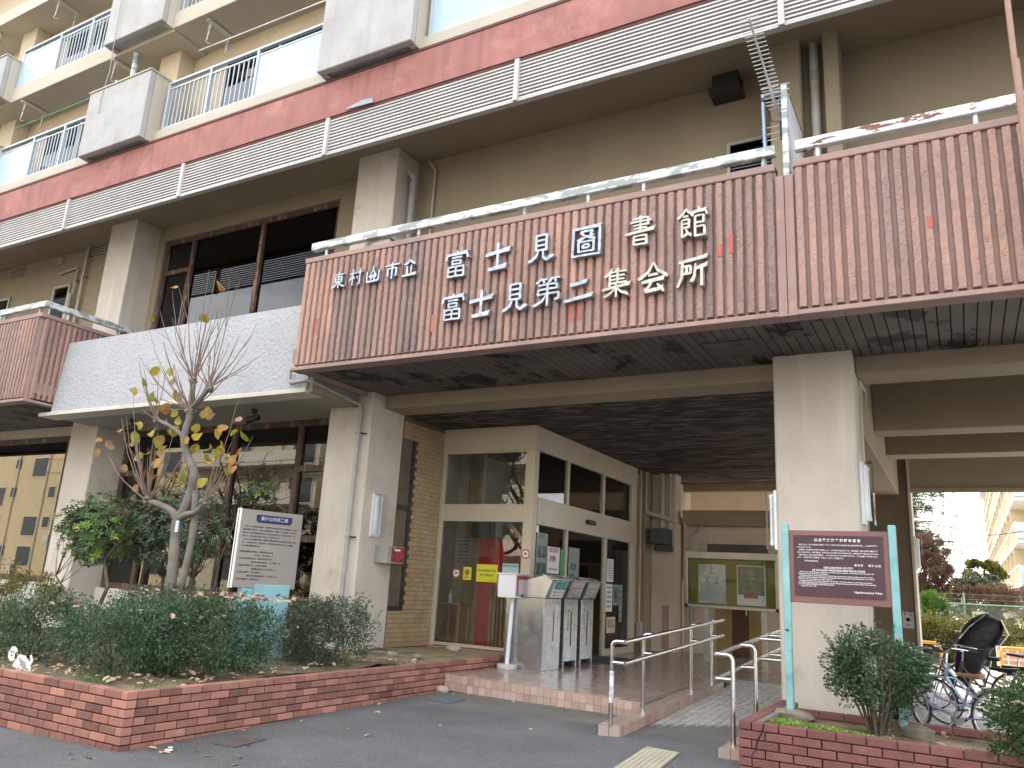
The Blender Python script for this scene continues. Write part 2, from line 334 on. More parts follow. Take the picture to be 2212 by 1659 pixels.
fk = B(-.05, .05, -.008, .004, -.05, .05).mesh('kerb_tile', pbr('grey_pink_tile', (.33, .26, .24), .6, var=.08, rand=.05))
for x in (-3.213, -3.108): piece(fk, 'kerb_tile', kerb, (x, 7.762 + (x + 3.265) * .24, kz(7.78) - .048), (0, 0, math.atan(.24)))
# second short kerb block at the brick planter
blk = B(-2.0, -1.79, 7.50, 8.30, .0, .20).build('kerb_block', grout); tag(blk, kind='structure')
for i, x in enumerate((-1.948, -1.843)):
    piece(B(-.05, .05, -.008, .004, -.05, .05).mesh('kerb_tile', edge_m if i else fk.materials[0]), 'kerb_tile', blk, (x, 7.5, .148))
    for j in range(8): piece(ctop, 'kerb_tile', blk, (x, 7.555 + .1 * j, .20))
for j in range(8): piece(B(-.008, .004, -.047, .047, -.05, .05).mesh('kerb_tile', edge_m), 'kerb_tile', blk, (-2.0, 7.555 + .1 * j, .148))
# yellow tactile paving strip in front of the ramp
tm = pbr('faded_yellow_tactile', (.33, .295, .22), .8, var=.15, vs=4, fine=.12)
T = MB(); u = Vector((.03, .9, 0)); pts = [(-2.665, 7.49), (-2.33, 7.42), (-2.25, 6.4), (-2.585, 6.4)]
T.add([(x, y, G(x, y) + .004) for x, y in pts] + [(x, y, G(x, y) + .014) for x, y in pts], [(4, 5, 6, 7), (0, 1, 5, 4), (1, 2, 6, 5), (2, 3, 7, 6), (3, 0, 4, 7)])
tp = T.build('tactile_strip', tm); tag(tp, kind='structure')
m = MB()
for j in range(18):
    for i in range(7):
        fy = (j + .5) / 18; fx = (i + .5) / 7; x = (-2.665 + .335 * fx) * (1 - fy) + (-2.585 + .335 * fx) * fy; y = (7.49 - .09 * fx) * (1 - fy) + 6.4 * fy
        m.lathe([(.016, 0), (.010, .005)], (x, y, G(x, y) + .0135), 8)
tag(m.build('tactile_stud', pbr('tactile_stud_paint', (.36, .325, .25), .7), tp), kind='stuff')
# ------------------------------------------------------------------ the library building
bld = thing('library_building', 'large concrete apartment block with library below, terracotta ribbed fascia and louvred eaves', 'building', (-4, 9.3, -.3))
def part(mb, name, mat, bev=0., smooth=False, parent=None): return mb.build(name, mat, parent or bld, bev, smooth)
def win(x0, x1, y, z0, z1, frame_mat, gm, parts_x=(), parts_z=(), fw=.06, dep=.09, name='window', pane_off=.05, bld_=None):
    """a window in a wall facing -y: a frame part with its panes as sub-parts"""
    m = MB(); m.box(x0, x0 + fw, y, y + dep, z0, z1); m.box(x1 - fw, x1, y, y + dep, z0, z1)
    m.box(x0 + fw, x1 - fw, y, y + dep, z0, z0 + fw); m.box(x0 + fw, x1 - fw, y, y + dep, z1 - fw, z1)
    ex = [x0 + fw] + sum([[px - fw / 2, px + fw / 2] for px in parts_x], []) + [x1 - fw]
    for px in parts_x: m.box(px - fw / 2, px + fw / 2, y - .01, y + dep, z0 + fw, z1 - fw)
    for (a0, a1, pz) in parts_z: m.box(a0, a1, y + .002, y + dep - .002, pz - fw / 2, pz + fw / 2)
    f = m.build(name, frame_mat, bld_ or bld, .006)
    for i in range(0, len(ex), 2): B(ex[i], ex[i + 1], y + pane_off, y + pane_off + .008, z0 + fw, z1 - fw).build('pane', gm, f)
    return f
# pillars
for X in (-29.57, -22.62, -15.67, -8.72, 5.15):
    part(B(X, X + .87, 9.3, 10.15, -.3, 8.66), 'pillar', pillar_m, .02)
part(B(-1.80, -.93, 9.3, 10.15, -.3, 4.62), 'pillar', pillar_m, .02)
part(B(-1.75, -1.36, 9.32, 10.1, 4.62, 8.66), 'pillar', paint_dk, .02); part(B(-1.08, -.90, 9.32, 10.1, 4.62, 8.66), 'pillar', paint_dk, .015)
part(B(-1.36, -1.08, 9.62, 10.1, 4.62, 8.66), 'pillar_recess', paint_dk)
# beams, decks, upper walls
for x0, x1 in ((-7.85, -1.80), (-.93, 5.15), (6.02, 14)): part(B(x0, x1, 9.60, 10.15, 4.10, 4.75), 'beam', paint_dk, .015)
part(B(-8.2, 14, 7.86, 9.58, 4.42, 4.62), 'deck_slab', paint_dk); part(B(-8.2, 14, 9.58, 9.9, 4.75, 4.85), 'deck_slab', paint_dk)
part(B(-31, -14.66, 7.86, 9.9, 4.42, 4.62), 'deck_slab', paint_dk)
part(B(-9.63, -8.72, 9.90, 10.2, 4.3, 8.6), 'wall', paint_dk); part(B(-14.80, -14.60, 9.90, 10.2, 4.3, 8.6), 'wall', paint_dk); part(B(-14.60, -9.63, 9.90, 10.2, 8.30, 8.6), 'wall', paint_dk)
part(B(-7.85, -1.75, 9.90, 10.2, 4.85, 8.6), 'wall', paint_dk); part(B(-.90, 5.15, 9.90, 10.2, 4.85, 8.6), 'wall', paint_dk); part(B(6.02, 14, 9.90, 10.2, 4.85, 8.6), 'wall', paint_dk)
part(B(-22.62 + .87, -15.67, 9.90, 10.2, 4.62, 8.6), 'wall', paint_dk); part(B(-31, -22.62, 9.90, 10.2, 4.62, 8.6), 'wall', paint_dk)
part(B(-31, 14, 8.24, 9.0, 8.60, 8.72), 'eaves_soffit', paint_dk); part(B(-31, 14, 9.0, 17, 8.60, 8.72), 'ceiling_slab', paint_dk)
part(B(-31, 14, 8.08, 8.24, 8.585, 9.24), 'red_band', redband); part(B(-31, 14, 8.065, 8.26, 9.24, 9.285), 'band_cap', redcap); part(B(-31, 14, 8.10, 8.2, 8.54, 8.583), 'band_shadow_gap', redcap)
part(MB().add([(-7.95, 8.05, 8.60), (-7.40, 8.05, 8.58), (-7.42, 8.05, 8.66), (-7.62, 8.05, 8.68), (-7.93, 8.05, 8.62), (-7.95, 8.062, 8.60), (-7.40, 8.062, 8.58), (-7.42, 8.062, 8.66), (-7.62, 8.062, 8.68), (-7.93, 8.062, 8.62)], [(0, 1, 2, 3, 4), (9, 8, 7, 6, 5), (0, 5, 6, 1), (1, 6, 7, 2), (2, 7, 8, 3)]), 'patched_flashing', pbr('grey_flashing', (.30, .34, .38), .5))
# louvre screen: posts and slats
slat = MB()
slat.add([(0, -.012, -.014), (0, .010, -.020), (0, .016, .010), (0, -.006, .016), (1, -.012, -.014), (1, .010, -.020), (1, .016, .010), (1, -.006, .016)], [(0, 1, 2, 3), (7, 6, 5, 4), (0, 4, 5, 1), (1, 5, 6, 2), (2, 6, 7, 3), (3, 7, 4, 0)])
slm = slat.mesh('louvre_slat', slat_m)
lp = [-25.69, -22.21, -18.74, -15.26, -11.79, -8.33, -4.87, -1.36, 2.1, 5.6]
louv = B(-31, 14, 8.155, 8.19, 8.53, 8.57).build('louvre_screen', slat_m, bld)
for i, x in enumerate(lp):
    B(x - .035, x + .035, 8.06, 8.15, 7.90, 8.56).build('louvre_post', slat_m, louv, .004)
    if i < len(lp) - 1 and lp[i + 1] > -19:
        for k in range(11):
            o = piece(slm, 'louvre_slat', louv, (x + .036, 8.115, 7.955 + .0565 * k), (0, 0, 0), (lp[i + 1] - x - .072, 1, 1))
B(-31, 14, 8.10, 8.19, 7.905, 7.935).build('louvre_bottom_rail', slat_m, louv)
# spandrel of rough white render, battered outwards
def spandrel(x0, x1):
    m = MB().add([(x0, 8.21, 4.13), (x0, 8.30, 5.5), (x0, 8.46, 5.5), (x0, 8.46, 4.13), (x1, 8.21, 4.13), (x1, 8.30, 5.5), (x1, 8.46, 5.5), (x1, 8.46, 4.13)], [(0, 4, 5, 1), (1, 5, 6, 2), (3, 2, 6, 7), (0, 1, 2, 3), (4, 7, 6, 5), (0, 3, 7, 4)])
    return m
sp = part(spandrel(-14.60, -8.21), 'spandrel', rough_white)
for x in (): B(x, x + .02, 8.19, 8.26, 4.15, 5.0).build('joint', pbr('joint_filler', (.5, .5, .49), .9), sp)
part(B(-14.95, -8.21, 8.185, 8.55, 4.06, 4.128), 'spandrel_lip', trim_white, .006)
part(B(-14.95, -8.21, 8.55, 9.9, 4.09, 4.25), 'soffit_slab', pbr('pale_soffit', (.33, .31, .26), .9, var=.08))
part(B(-8.205, -8.13, 8.25, 9.3, 4.07, 4.40), 'edge_beam', paint_dk)
part(B(-14.6, -8.3, 8.47, 9.9, 4.3, 4.4), 'inner_deck', paint_dk)
# ribbed terracotta balcony fronts
ribm = MB()
hw = .0305; d_ = .052
ribm.add([(-hw - .010, 0, 0), (hw + .010, 0, 0), (hw, -d_, .018), (-hw, -d_, .018), (-hw - .010, 0, 1.56), (hw + .010, 0, 1.56), (hw, -d_, 1.545), (-hw, -d_, 1.545)], [(0, 1, 2, 3), (7, 6, 5, 4), (0, 3, 7, 4), (3, 2, 6, 7), (2, 1, 5, 6)])
# knapped, uneven rib faces: five different cuts shared between the ribs
rib_cuts = []
for k in range(5):
    rr = random.Random(k); mb = MB(); zs_ = [0.018 + (1.527) * i / 26 for i in range(27)]
    prof = [[(-hw - .010, 0), (-hw + rr.uniform(-.003, .004), -d_ + rr.uniform(-.004, .004)), (rr.uniform(-.006, .006), -d_ - rr.uniform(.001, .009)), (hw + rr.uniform(-.004, .003), -d_ + rr.uniform(-.004, .004)), (hw + .010, 0)] for z in zs_]
    vs = [(x, y, z) for pr, z in zip(prof, zs_) for x, y in pr]
    fs = [(i * 5 + j, i * 5 + j + 1, i * 5 + j + 6, i * 5 + j + 5) for i in range(26) for j in range(4)] + [(0, 4, 3, 2, 1), tuple(26 * 5 + j for j in range(5))]
    mb.add(vs, fs); rib_cuts.append(mb.mesh('rib', rib_m))
def ribs(panel, p0, p1, rot, pitch=.105, z=4.30):
    p0, p1 = Vector(p0), Vector(p1); L = (p1 - p0).length; k = int(L / pitch); pi_ = L / k
    for i in range(k):
        q = p0 + (p1 - p0) * ((i + .5) / k); piece(random.choice(rib_cuts), 'rib', panel, (q.x, q.y, z), (0, 0, rot))
pan1 = part(B(-8.03, -1.42, 7.76, 7.88, 4.25, 5.94), 'ribbed_panel', panel_m, .006)
ribs(pan1, (-8.03, 7.76, 0), (-1.42, 7.76, 0), 0)
pan2 = part(B(-1.24, 2.3, 7.76, 7.88, 4.25, 5.94), 'ribbed_panel', panel_m, .006)
ribs(pan2, (-1.24, 7.76, 0), (2.3, 7.76, 0), 0, .1129)
part(B(-1.42, -1.335, 7.73, 7.88, 4.25, 5.80), 'panel_joint', panel_m, .004); part(B(-1.328, -1.24, 7.73, 7.88, 4.25, 5.80), 'panel_joint', panel_m, .004); part(B(-1.335, -1.328, 7.755, 7.88, 4.25, 5.79), 'panel_joint', gap_m)
part(B(2.3, 14, 7.72, 7.88, 4.25, 5.94), 'balcony_wall', panel_m)
for a0, a1 in ((-8.05, -1.42), (-1.24, 2.3)):
    part(B(a0, a1, 7.695, 7.90, 4.235, 4.285), 'bottom_lip', panel_m, .006); part(B(a0, a1, 7.715, 7.90, 5.865, 5.945), 'coping', panel_m, .008)
part(B(-1.42, -1.24, 7.695, 7.90, 4.235, 4.25), 'bottom_lip', panel_m)
part(B(-8.05, -7.97, 7.88, 9.3, 4.25, 5.94), 'balcony_end_wall', panel_m)
pan3 = part(B(-30, -14.72, 7.76, 7.88, 4.25, 5.94), 'ribbed_panel', panel_m, .006)
ribs(pan3, (-19.0, 7.76, 0), (-14.72, 7.76, 0), 0)
pan4 = part(B(-14.82, -14.70, 7.88, 9.30, 4.25, 5.94), 'ribbed_panel', panel_m, .006)
ribs(pan4, (-14.70, 7.80, 0), (-14.70, 9.3, 0), PI / 2)
for b_ in (B(-30, -14.64, 7.695, 7.9, 4.235, 4.285), B(-30, -14.66, 7.715, 7.9, 5.865, 5.945), B(-14.82, -14.64, 7.9, 9.3, 4.235, 4.285), B(-14.84, -14.66, 7.9, 9.3, 5.865, 5.945)): part(b_, 'coping', panel_m, .006)
# red paint dabs left on the ribs
dab = pbr('red_paint_dab', (.46, .12, .09), .8)
for x, z, h in ((-7.66, 4.75, .22), (-5.66, 4.55, .22), (-3.72, 4.46, .2), (-3.61, 4.46, .2), (-2.0, 4.98, .14), (-1.88, 5.0, .22), (-.03, 4.95, .12)):
    part(B(x - .022, x + .022, 7.700, 7.706, z, z + h), 'paint_dab', dab)
# boarded soffit under the ribbed balcony
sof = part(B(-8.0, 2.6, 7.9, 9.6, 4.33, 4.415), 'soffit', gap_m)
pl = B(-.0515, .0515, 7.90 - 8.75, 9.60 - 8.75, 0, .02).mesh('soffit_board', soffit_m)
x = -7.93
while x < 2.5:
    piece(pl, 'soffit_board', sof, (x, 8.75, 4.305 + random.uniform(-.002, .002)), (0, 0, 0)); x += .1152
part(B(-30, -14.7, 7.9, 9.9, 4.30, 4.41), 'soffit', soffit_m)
for x, y in ((-7.43, 8.31), (-4.73, 8.34), (-1.38, 8.45)): part(MB().lathe([(.10, -.012), (.11, -.004), (.11, .0)], (x, y, 4.304), 20), 'downlight', black_plastic)
h = part(B(-2.41, -1.86, 8.53, 9.08, 4.292, 4.303), 'access_hatch', soffit_m); B(-2.43, -1.84, 8.51, 8.53, 4.285, 4.303).build('hatch_frame', soffit_m, h); B(-2.43, -1.84, 9.08, 9.1, 4.285, 4.303).build('hatch_frame', soffit_m, h)
# boarded porch ceiling (boards run along the building)
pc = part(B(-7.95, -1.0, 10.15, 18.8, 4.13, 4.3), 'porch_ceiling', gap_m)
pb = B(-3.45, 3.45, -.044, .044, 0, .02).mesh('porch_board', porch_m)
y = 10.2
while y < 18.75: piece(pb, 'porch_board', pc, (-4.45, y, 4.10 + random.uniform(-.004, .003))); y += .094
part(B(-7.95, -1.0, 18.8, 19.0, 3.94, 4.3), 'rear_lintel', paint_dk)
# girders and cross beams of the open bay on the right
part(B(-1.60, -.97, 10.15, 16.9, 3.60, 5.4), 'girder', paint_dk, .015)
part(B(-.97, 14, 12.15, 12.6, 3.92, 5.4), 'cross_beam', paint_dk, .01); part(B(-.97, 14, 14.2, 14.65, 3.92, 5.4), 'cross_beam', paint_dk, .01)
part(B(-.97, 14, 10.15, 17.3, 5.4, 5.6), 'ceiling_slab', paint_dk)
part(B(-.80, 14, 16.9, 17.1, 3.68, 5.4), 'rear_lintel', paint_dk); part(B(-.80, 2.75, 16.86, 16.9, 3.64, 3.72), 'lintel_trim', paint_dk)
part(B(2.6, 2.66, 16.88, 16.9, 3.7, 5.4), 'lintel_trim', paint_dk)
brown_col = pbr('brown_column_render', (.135, .10, .07), .9, var=.08, bump=.3)
part(B(-1.52, -.82, 16.88, 17.6, -.1, 5.4), 'column', brown_col, .01); part(B(-.82, -.77, 16.84, 17.5, -.1, 5.4), 'column_trim', paint, .004); part(B(-1.66, -1.52, 16.80, 17.4, -.1, 5.4), 'column_trim', paint, .004)
# rear walls of the porch
rearp = pbr('rear_brightened_render', (.60, .50, .40), .9, var=.06, bump=.2)  # raised colour stands in for sunlight that misses the rear walls
part(B(-5.45, -3.0, 17.6, 17.8, .0, 3.0), 'rear_wall', rearp); part(B(-5.36, -3.0, 17.2, 17.8, 3.0, 3.32), 'rear_beam', paint_dk, .01)
part(B(-5.9, -2.9, 19.4, 19.6, 2.6, 7.2), 'rear_wall', rearp); part(B(-5.98, -5.83, 17.8, 19.4, 2.6, 7.2), 'rear_wall', rearp)
part(B(-6.05, -5.45, 17.0, 17.4, .0, 4.1), 'rear_pilaster', rearp); part(B(-6.25, -5.98, 16.55, 17.1, .0, 4.1), 'rear_pilaster', paint_dk)
part(B(-6.0, -5.5, 17.45, 17.8, .0, 3.2), 'rear_wall', paint_dk)
d = part(B(-4.38, -4.03, 17.56, 17.6, .3, 2.05), 'brown_door', pbr('brown_door_paint', (.10, .045, .02), .6), .004); B(-4.08, -4.05, 17.52, 17.56, 1.15, 1.25).build('handle', steel, d)
part(B(-4.02, -3.72, 17.57, 17.6, .3, 2.05), 'ochre_door_panel', pbr('ochre_paint', (.33, .22, .08), .7)); part(B(-4.72, -4.42, 17.57, 17.6, .3, 2.05), 'ochre_door_panel', pbr('ochre_paint', (.33, .22, .08), .7))
part(B(-4.95, -3.6, 17.55, 17.6, 2.1, 2.62), 'transom_opening', dark_room); part(B(-5.0, -4.9, 17.5, 17.6, 2.05, 2.68), 'opening_trim', paint)
part(B(-1.66, -1.0, 10.15, 16.8, -.1, .30), 'plinth', paint_dk)
# tiled wall beside the entrance with its tall narrow window
tw = part(B(-8.1, -7.86, 10.15, 11.42, .3, 4.10), 'tiled_wall', mortar_m)
def tile_grid(parent, X, y0, y1, z0, z1, holes, wd=.108, ht=.0715, limit=300, sgn=1):
    me = B(-.004, .008, -wd / 2 + .004, wd / 2 - .004, -ht / 2 + .004, ht / 2 - .004).mesh('wall_tile', tile_m); rest = MB(); cells = []
    nz_ = int((z1 - z0) / ht)
    for k in range(nz_):
        z = z0 + (k + .5) * ht; sh_ = 0 if k % 2 else wd / 2; y = y0 + wd / 2 - sh_
        while y < y1 + wd / 2:
            a0, a1 = max(y - wd / 2, y0), min(y + wd / 2, y1)
            if a1 - a0 > .03 and not any(a1 > h[0] + .005 and a0 < h[1] - .005 and z > h[2] and z < h[3] for h in holes): cells.append(((a0 + a1) / 2, (a1 - a0) / wd, z))
            y += wd
    random.shuffle(cells); cells.sort(key=lambda c_: abs(c_[2] - 1.9))
    for i, (y, s_, z) in enumerate(cells):
        if i < limit: piece(me, 'wall_tile', parent, (X, y, z), scale=(1, s_, 1))
        else: rest.box(X - .004, X + .008, y - s_ * (wd / 2 - .004), y + s_ * (wd / 2 - .004), z - ht / 2 + .004, z + ht / 2 - .004)
    if rest.v: tag(rest.build('wall_tile', tile_m, parent), kind='stuff')
tile_grid(tw, -7.86, 10.16, 11.42, .45, 4.08, [(10.0, 10.53, 1.0, 3.73)])
f = B(-7.93, -7.84, 10.44, 10.52, 1.0, 3.73).build('narrow_window', dark_frame, bld); B(-7.93, -7.845, 10.16, 10.44, 1.0, 1.07).build('sill', dark_frame, f); B(-7.93, -7.85, 10.16, 10.44, 2.56, 2.66).build('transom', dark_frame, f)
B(-7.90, -7.892, 10.16, 10.44, 1.07, 3.73).build('pane', glass_up, f); B(-7.99, -7.98, 10.16, 10.52, 1.0, 3.7).build('curtain', pbr('green_grey_curtain', (.05, .055, .045), .9), f)
# tiled strip beyond the entrance lobby
ts = part(B(-6.25, -6.06, 16.1, 16.55, .3, 4.10), 'tiled_wall', mortar_m); tile_grid(ts, -6.06, 16.1, 16.55, .55, 4.05, [], limit=120)
# back wall and side walls of the lobby (tile seen through the glass)
dtile = pbr('lightened_wall_tile', (.42, .31, .18), .5, rand=.1)  # lobby tile in a lighter tone, making up for little light inside
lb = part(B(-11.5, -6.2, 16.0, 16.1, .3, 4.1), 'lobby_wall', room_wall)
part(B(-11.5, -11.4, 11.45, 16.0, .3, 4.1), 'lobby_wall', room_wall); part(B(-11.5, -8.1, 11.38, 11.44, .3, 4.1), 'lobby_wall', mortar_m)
m = MB(); 
for k in range(50):
    for i in range(36):
        x = -6.3 - .112 * i - (.056 if k % 2 else 0); m.box(x - .052, x + .052, 15.992, 16.0, .45 + .0715 * k, .45 + .0715 * k + .064)
tag(m.build('wall_tile', dtile, lb), kind='stuff')
part(B(-11.5, -6.1, 11.45, 16.1, .295, .302), 'lobby_floor', pbr('lobby_floor_tile', (.12, .09, .07), .25)); part(B(-11.5, -6.1, 11.45, 16.1, 4.06, 4.1), 'lobby_ceiling', dark_room)
# lobby: posts, transoms, fascia and panes
ves = part(B(-7.86, -6.02, 11.34, 11.46, 3.70, 4.10), 'lobby_fascia', bronze, .006); part(B(-6.12, -6.02, 11.46, 16.15, 3.70, 4.10), 'lobby_fascia', bronze, .006)
part(B(-6.20, -6.03, 11.36, 11.53, .3, 3.70), 'lobby_corner_post', bronze, .006)
for b_ in (B(-7.86, -7.79, 11.36, 11.44, .45, 3.7), B(-7.79, -6.2, 11.36, 11.44, 2.50, 2.79), B(-7.79, -6.2, 11.36, 11.44, 3.66, 3.7), B(-7.79, -6.2, 11.36, 11.44, .47, .52)): part(b_, 'lobby_frame', bronze, .004)
for b_ in (B(-6.11, -6.03, 15.85, 16.1, .3, 3.7), B(-6.11, -6.03, 12.68, 12.76, .3, 2.5), B(-6.11, -6.03, 14.44, 14.55, .3, 2.5), B(-6.11, -6.03, 12.66, 12.74, 2.9, 3.7), B(-6.11, -6.03, 14.3, 14.38, 2.9, 3.7), B(-6.11, -6.03, 11.53, 12.68, .3, .38), B(-6.11, -6.03, 14.55, 15.85, .3, .42)): part(b_, 'lobby_frame', bronze, .004)
tb = part(B(-6.14, -6.01, 11.53, 16.1, 2.48, 2.92), 'lobby_transom', bronze, .006)
part(B(-6.01, -5.94, 13.45, 13.78, 2.66, 2.74), 'door_sensor', black_plastic, .01)
for b_ in (B(-7.79, -6.2, 11.40, 11.408, .52, 2.5), B(-7.79, -6.2, 11.40, 11.408, 2.79, 3.66)): part(b_, 'lobby_pane', glass_door)
for y0, y1, z0, z1 in ((11.53, 12.68, .38, 2.48), (12.76, 14.44, .32, 2.48), (14.55, 15.85, .42, 2.48), (11.53, 12.66, 2.92, 3.7), (12.74, 14.3, 2.92, 3.7), (14.38, 15.85, 2.92, 3.7)): part(B(-6.074, -6.066, y0, y1, z0, z1), 'lobby_pane', glass_door)
part(B(-6.13, -6.11, 12.8, 14.4, 2.30, 2.46), 'door_blind', pbr('white_blind', (.6, .58, .58), .8))
part(B(-7.9, -6.0, 11.30, 11.46, .28, .46), 'brick_sill', brick_m)
# red lift-lobby wall and metal box seen through the left pane
part(B(-7.94, -7.38, 12.9, 13.0, .3, 2.33), 'red_wall', red_paint); part(B(-7.38, -6.7, 12.92, 13.0, .3, 2.33), 'red_wall', pbr('maroon_wall', (.2, .02, .015), .6)); part(B(-8.02, -6.7, 12.7, 13.0, 2.33, 2.75), 'shutter_box', pbr('grey_green_steel', (.20, .20, .15), .4, .5))
# ground-floor library windows and their rooms
plinth_m = pbr('white_plinth', (.56, .54, .50), .9, var=.06, bump=.3)
for a0, a1, ml, tr in ((-14.80, -8.72, (-13.85, -11.6, -9.95), [(-9.92, -8.78, 3.24), (-14.74, -13.88, 3.24), (-9.92, -8.78, 2.05)]), (-21.75, -15.67, (-20.3, -16.75), [(-16.72, -15.73, 3.2), (-21.7, -20.33, 3.2), (-16.72, -15.73, 2.1)]), (-28.7, -22.62, (-25.6,), [])):
    part(B(a0, a1, 9.85, 10.2, -.1, 1.0), 'window_plinth', plinth_m, .01)
    win(a0, a1, 9.95, 1.0, 4.1, brown_wood, glass_m, ml, tr, fw=.11, dep=.12)
    part(B(a0, a1, 9.88, 10.2, 4.1, 4.62), 'lintel', paint)
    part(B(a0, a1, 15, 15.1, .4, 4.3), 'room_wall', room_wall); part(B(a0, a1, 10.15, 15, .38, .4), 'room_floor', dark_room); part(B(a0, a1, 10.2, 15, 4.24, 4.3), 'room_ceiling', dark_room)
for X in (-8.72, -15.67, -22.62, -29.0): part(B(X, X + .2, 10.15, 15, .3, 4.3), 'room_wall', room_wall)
# upstairs window
wu = win(-14.60, -9.63, 9.95, 4.62, 8.30, brown_wood, glass_up, (-13.70, -11.65), [(-14.54, -13.76, 7.55)], fw=.10, dep=.1)
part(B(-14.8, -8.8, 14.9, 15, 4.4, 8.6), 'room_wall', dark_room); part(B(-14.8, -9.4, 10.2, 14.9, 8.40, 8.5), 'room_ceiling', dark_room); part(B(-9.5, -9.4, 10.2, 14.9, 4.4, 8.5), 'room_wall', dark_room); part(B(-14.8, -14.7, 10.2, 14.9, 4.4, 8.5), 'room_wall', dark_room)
# small windows on the upper walls
alu_f = pbr('grey_window_alu', (.40, .40, .38), .4, .4)
win(-2.45, -1.80, 9.86, 7.0, 7.65, alu_f, glass_up, (), (), fw=.05, dep=.05, pane_off=.02); part(B(-2.40, -1.85, 9.895, 9.902, 7.05, 7.6), 'dark_backing', gap_m)  # flat dark sheet behind the pane stands in for an unlit room
win(-18.5, -17.82, 9.86, 6.2, 7.78, alu_f, glass_m, (), (), fw=.06, dep=.05, pane_off=.02); part(B(-18.44, -17.88, 9.895, 9.902, 6.26, 7.72), 'dark_backing', gap_m)
win(-21.2, -20.35, 9.86, 6.2, 7.78, alu_f, glass_m, (), (), fw=.06, dep=.05, pane_off=.02); part(B(-21.1, -20.4, 9.895, 9.902, 6.26, 7.72), 'dark_backing', gap_m)
def grille(x0, x1, z0, z1, y=9.9):
    g_ = part(B(x0, x1, y - .015, y + .01, z0, z1), 'vent_grille', pbr('vent_dark', (.05, .045, .04), .8)); k = 5
    B(x0 - .02, x0, y - .03, y, z0 - .02, z1 + .02).build('vent_slat', pipe_beige, g_); B(x1, x1 + .02, y - .03, y, z0 - .02, z1 + .02).build('vent_slat', pipe_beige, g_)
    for i in range(k): z = z0 + (z1 - z0) * i / (k - 1); B(x0, x1, y - .035, y - .01, z - .012, z + .012).build('vent_slat', pipe_beige, g_)
grille(-20.6, -20.05, 8.3, 8.56); grille(-18.56, -18.38, 8.38, 8.52); grille(-17.35, -16.75, 8.33, 8.6)
part(B(-2.58, -2.22, 9.6, 9.9, 8.38, 8.6), 'extractor_hood', dark_frame, .01); part(B(-2.62, -2.19, 9.55, 9.9, 8.31, 8.38), 'extractor_hood', dark_frame)
# ------------------------------------------------------------------ apartments above
part(B(-31, 14, 8.15, 9.0, 9.30, 9.56), 'balcony_slab', cream_apt, .01); part(B(-31, -12.95, 8.15, 9.0, 11.82, 12.20), 'balcony_slab', cream_apt, .01); part(B(-12.95, 14, 8.12, 9.0, 11.86, 12.24), 'balcony_slab', cream_apt, .01)
part(B(-31, 14, 8.15, 9.0, 14.45, 14.8), 'balcony_slab', cream_apt)
part(B(-31, 14, 8.97, 17, 8.75, 18.2), 'apartment_wall', apt_wall); part(B(-31, 14, 8.15, 8.97, 17.1, 17.5), 'balcony_slab', cream_apt)
for X in (-20.0, -13.95, -7.6, -1.3): part(B(X, X + .64, 8.62, 8.97, 9.56, 14.6), 'wall_pilaster', apt_wall, .01)
for x0, x1, z0 in ((-12.2, -9.2, 9.56), (-18.4, -15.6, 9.56), (-18.4, -15.6, 12.2), (-12.2, -9.2, 12.24)):
    win(x0, x1, 8.9, z0, z0 + 1.85, alu_f, glass_up, ((x0 + x1) / 2,), (), fw=.05, dep=.06, pane_off=.02, name='balcony_window'); part(B(x0, x1, 8.955, 8.965, z0, z0 + 1.85), 'dark_backing', dark_room)  # dark sheet behind the glass stands in for the dim flat
def bal_box(x0, x1, z0, z1):
    b_ = part(B(x0, x1, 7.85, 7.97, z0, z1), 'balcony_box', concrete_bal, .012)
    for q in (B(x0, x0 + .12, 7.97, 8.6, z0, z1), B(x1 - .12, x1, 7.97, 8.6, z0, z1), B(x0 + .12, x1 - .12, 8.02, 8.15, z0 + .06, z0 + .14)): q.build('side_wall', concrete_bal if q.v[0][0] < x1 - .2 else cream_apt, b_)
    B(x0 + .12, x1 - .12, 7.97, 8.15, z0 + .05, z0 + .12).build('box_floor', concrete_bal, b_)
    B(x0 - .02, x1 + .02, 7.83, 7.99, z1, z1 + .03).build('box_cap', cream_apt, b_); B(x1 - .14, x1 + .02, 7.99, 8.6, z1, z1 + .03).build('box_cap', cream_apt, b_)
for x0, x1, z0, z1 in ((-14.88, -12.95, 9.305, 10.74), (-8.50, -6.62, 9.305, 10.9), (-20.85, -18.9, 9.305, 10.74), (-14.80, -12.95, 11.87, 13.35), (-20.85, -18.75, 11.83, 12.92), (-8.5, -6.62, 11.87, 13.35), (-14.8, -12.95, 14.5, 15.9)): bal_box(x0, x1, z0, z1)
bar_me = B(-.009, .009, -.009, .009, 0, .84).mesh('baluster', alu)
def railing(x0, x1, z0, divs, glass_spans, y=8.2):
    top = z0 + 1.03; r_ = part(B(x0, x1, y - .035, y + .035, top - .045, top), 'balcony_railing', alu, .004)
    B(x0, x1, y - .015, y + .015, top - .16, top - .13).build('rail', alu, r_); B(x0, x1, y - .02, y + .02, z0 + .005, z0 + .04).build('rail', alu, r_)
    for x in [x0 + .025, x1 - .025] + list(divs): B(x - .025, x + .025, y - .03, y + .03, z0, top - .045).build('rail_post', alu, r_)
    e = [x0] + list(divs) + [x1]
    for a0, a1 in zip(e, e[1:]):
        if any(abs(a0 - s) < .05 for s in glass_spans): B(a0 + .03, a1 - .03, y - .006, y + .006, z0 + .045, top - .165).build('frosted_panel', rail_glass, r_)
        else:
            k = int((a1 - a0) / .115)
            for i in range(1, k): piece(bar_me, 'baluster', r_, (a0 + (a1 - a0) * i / k, y, z0 + .03))
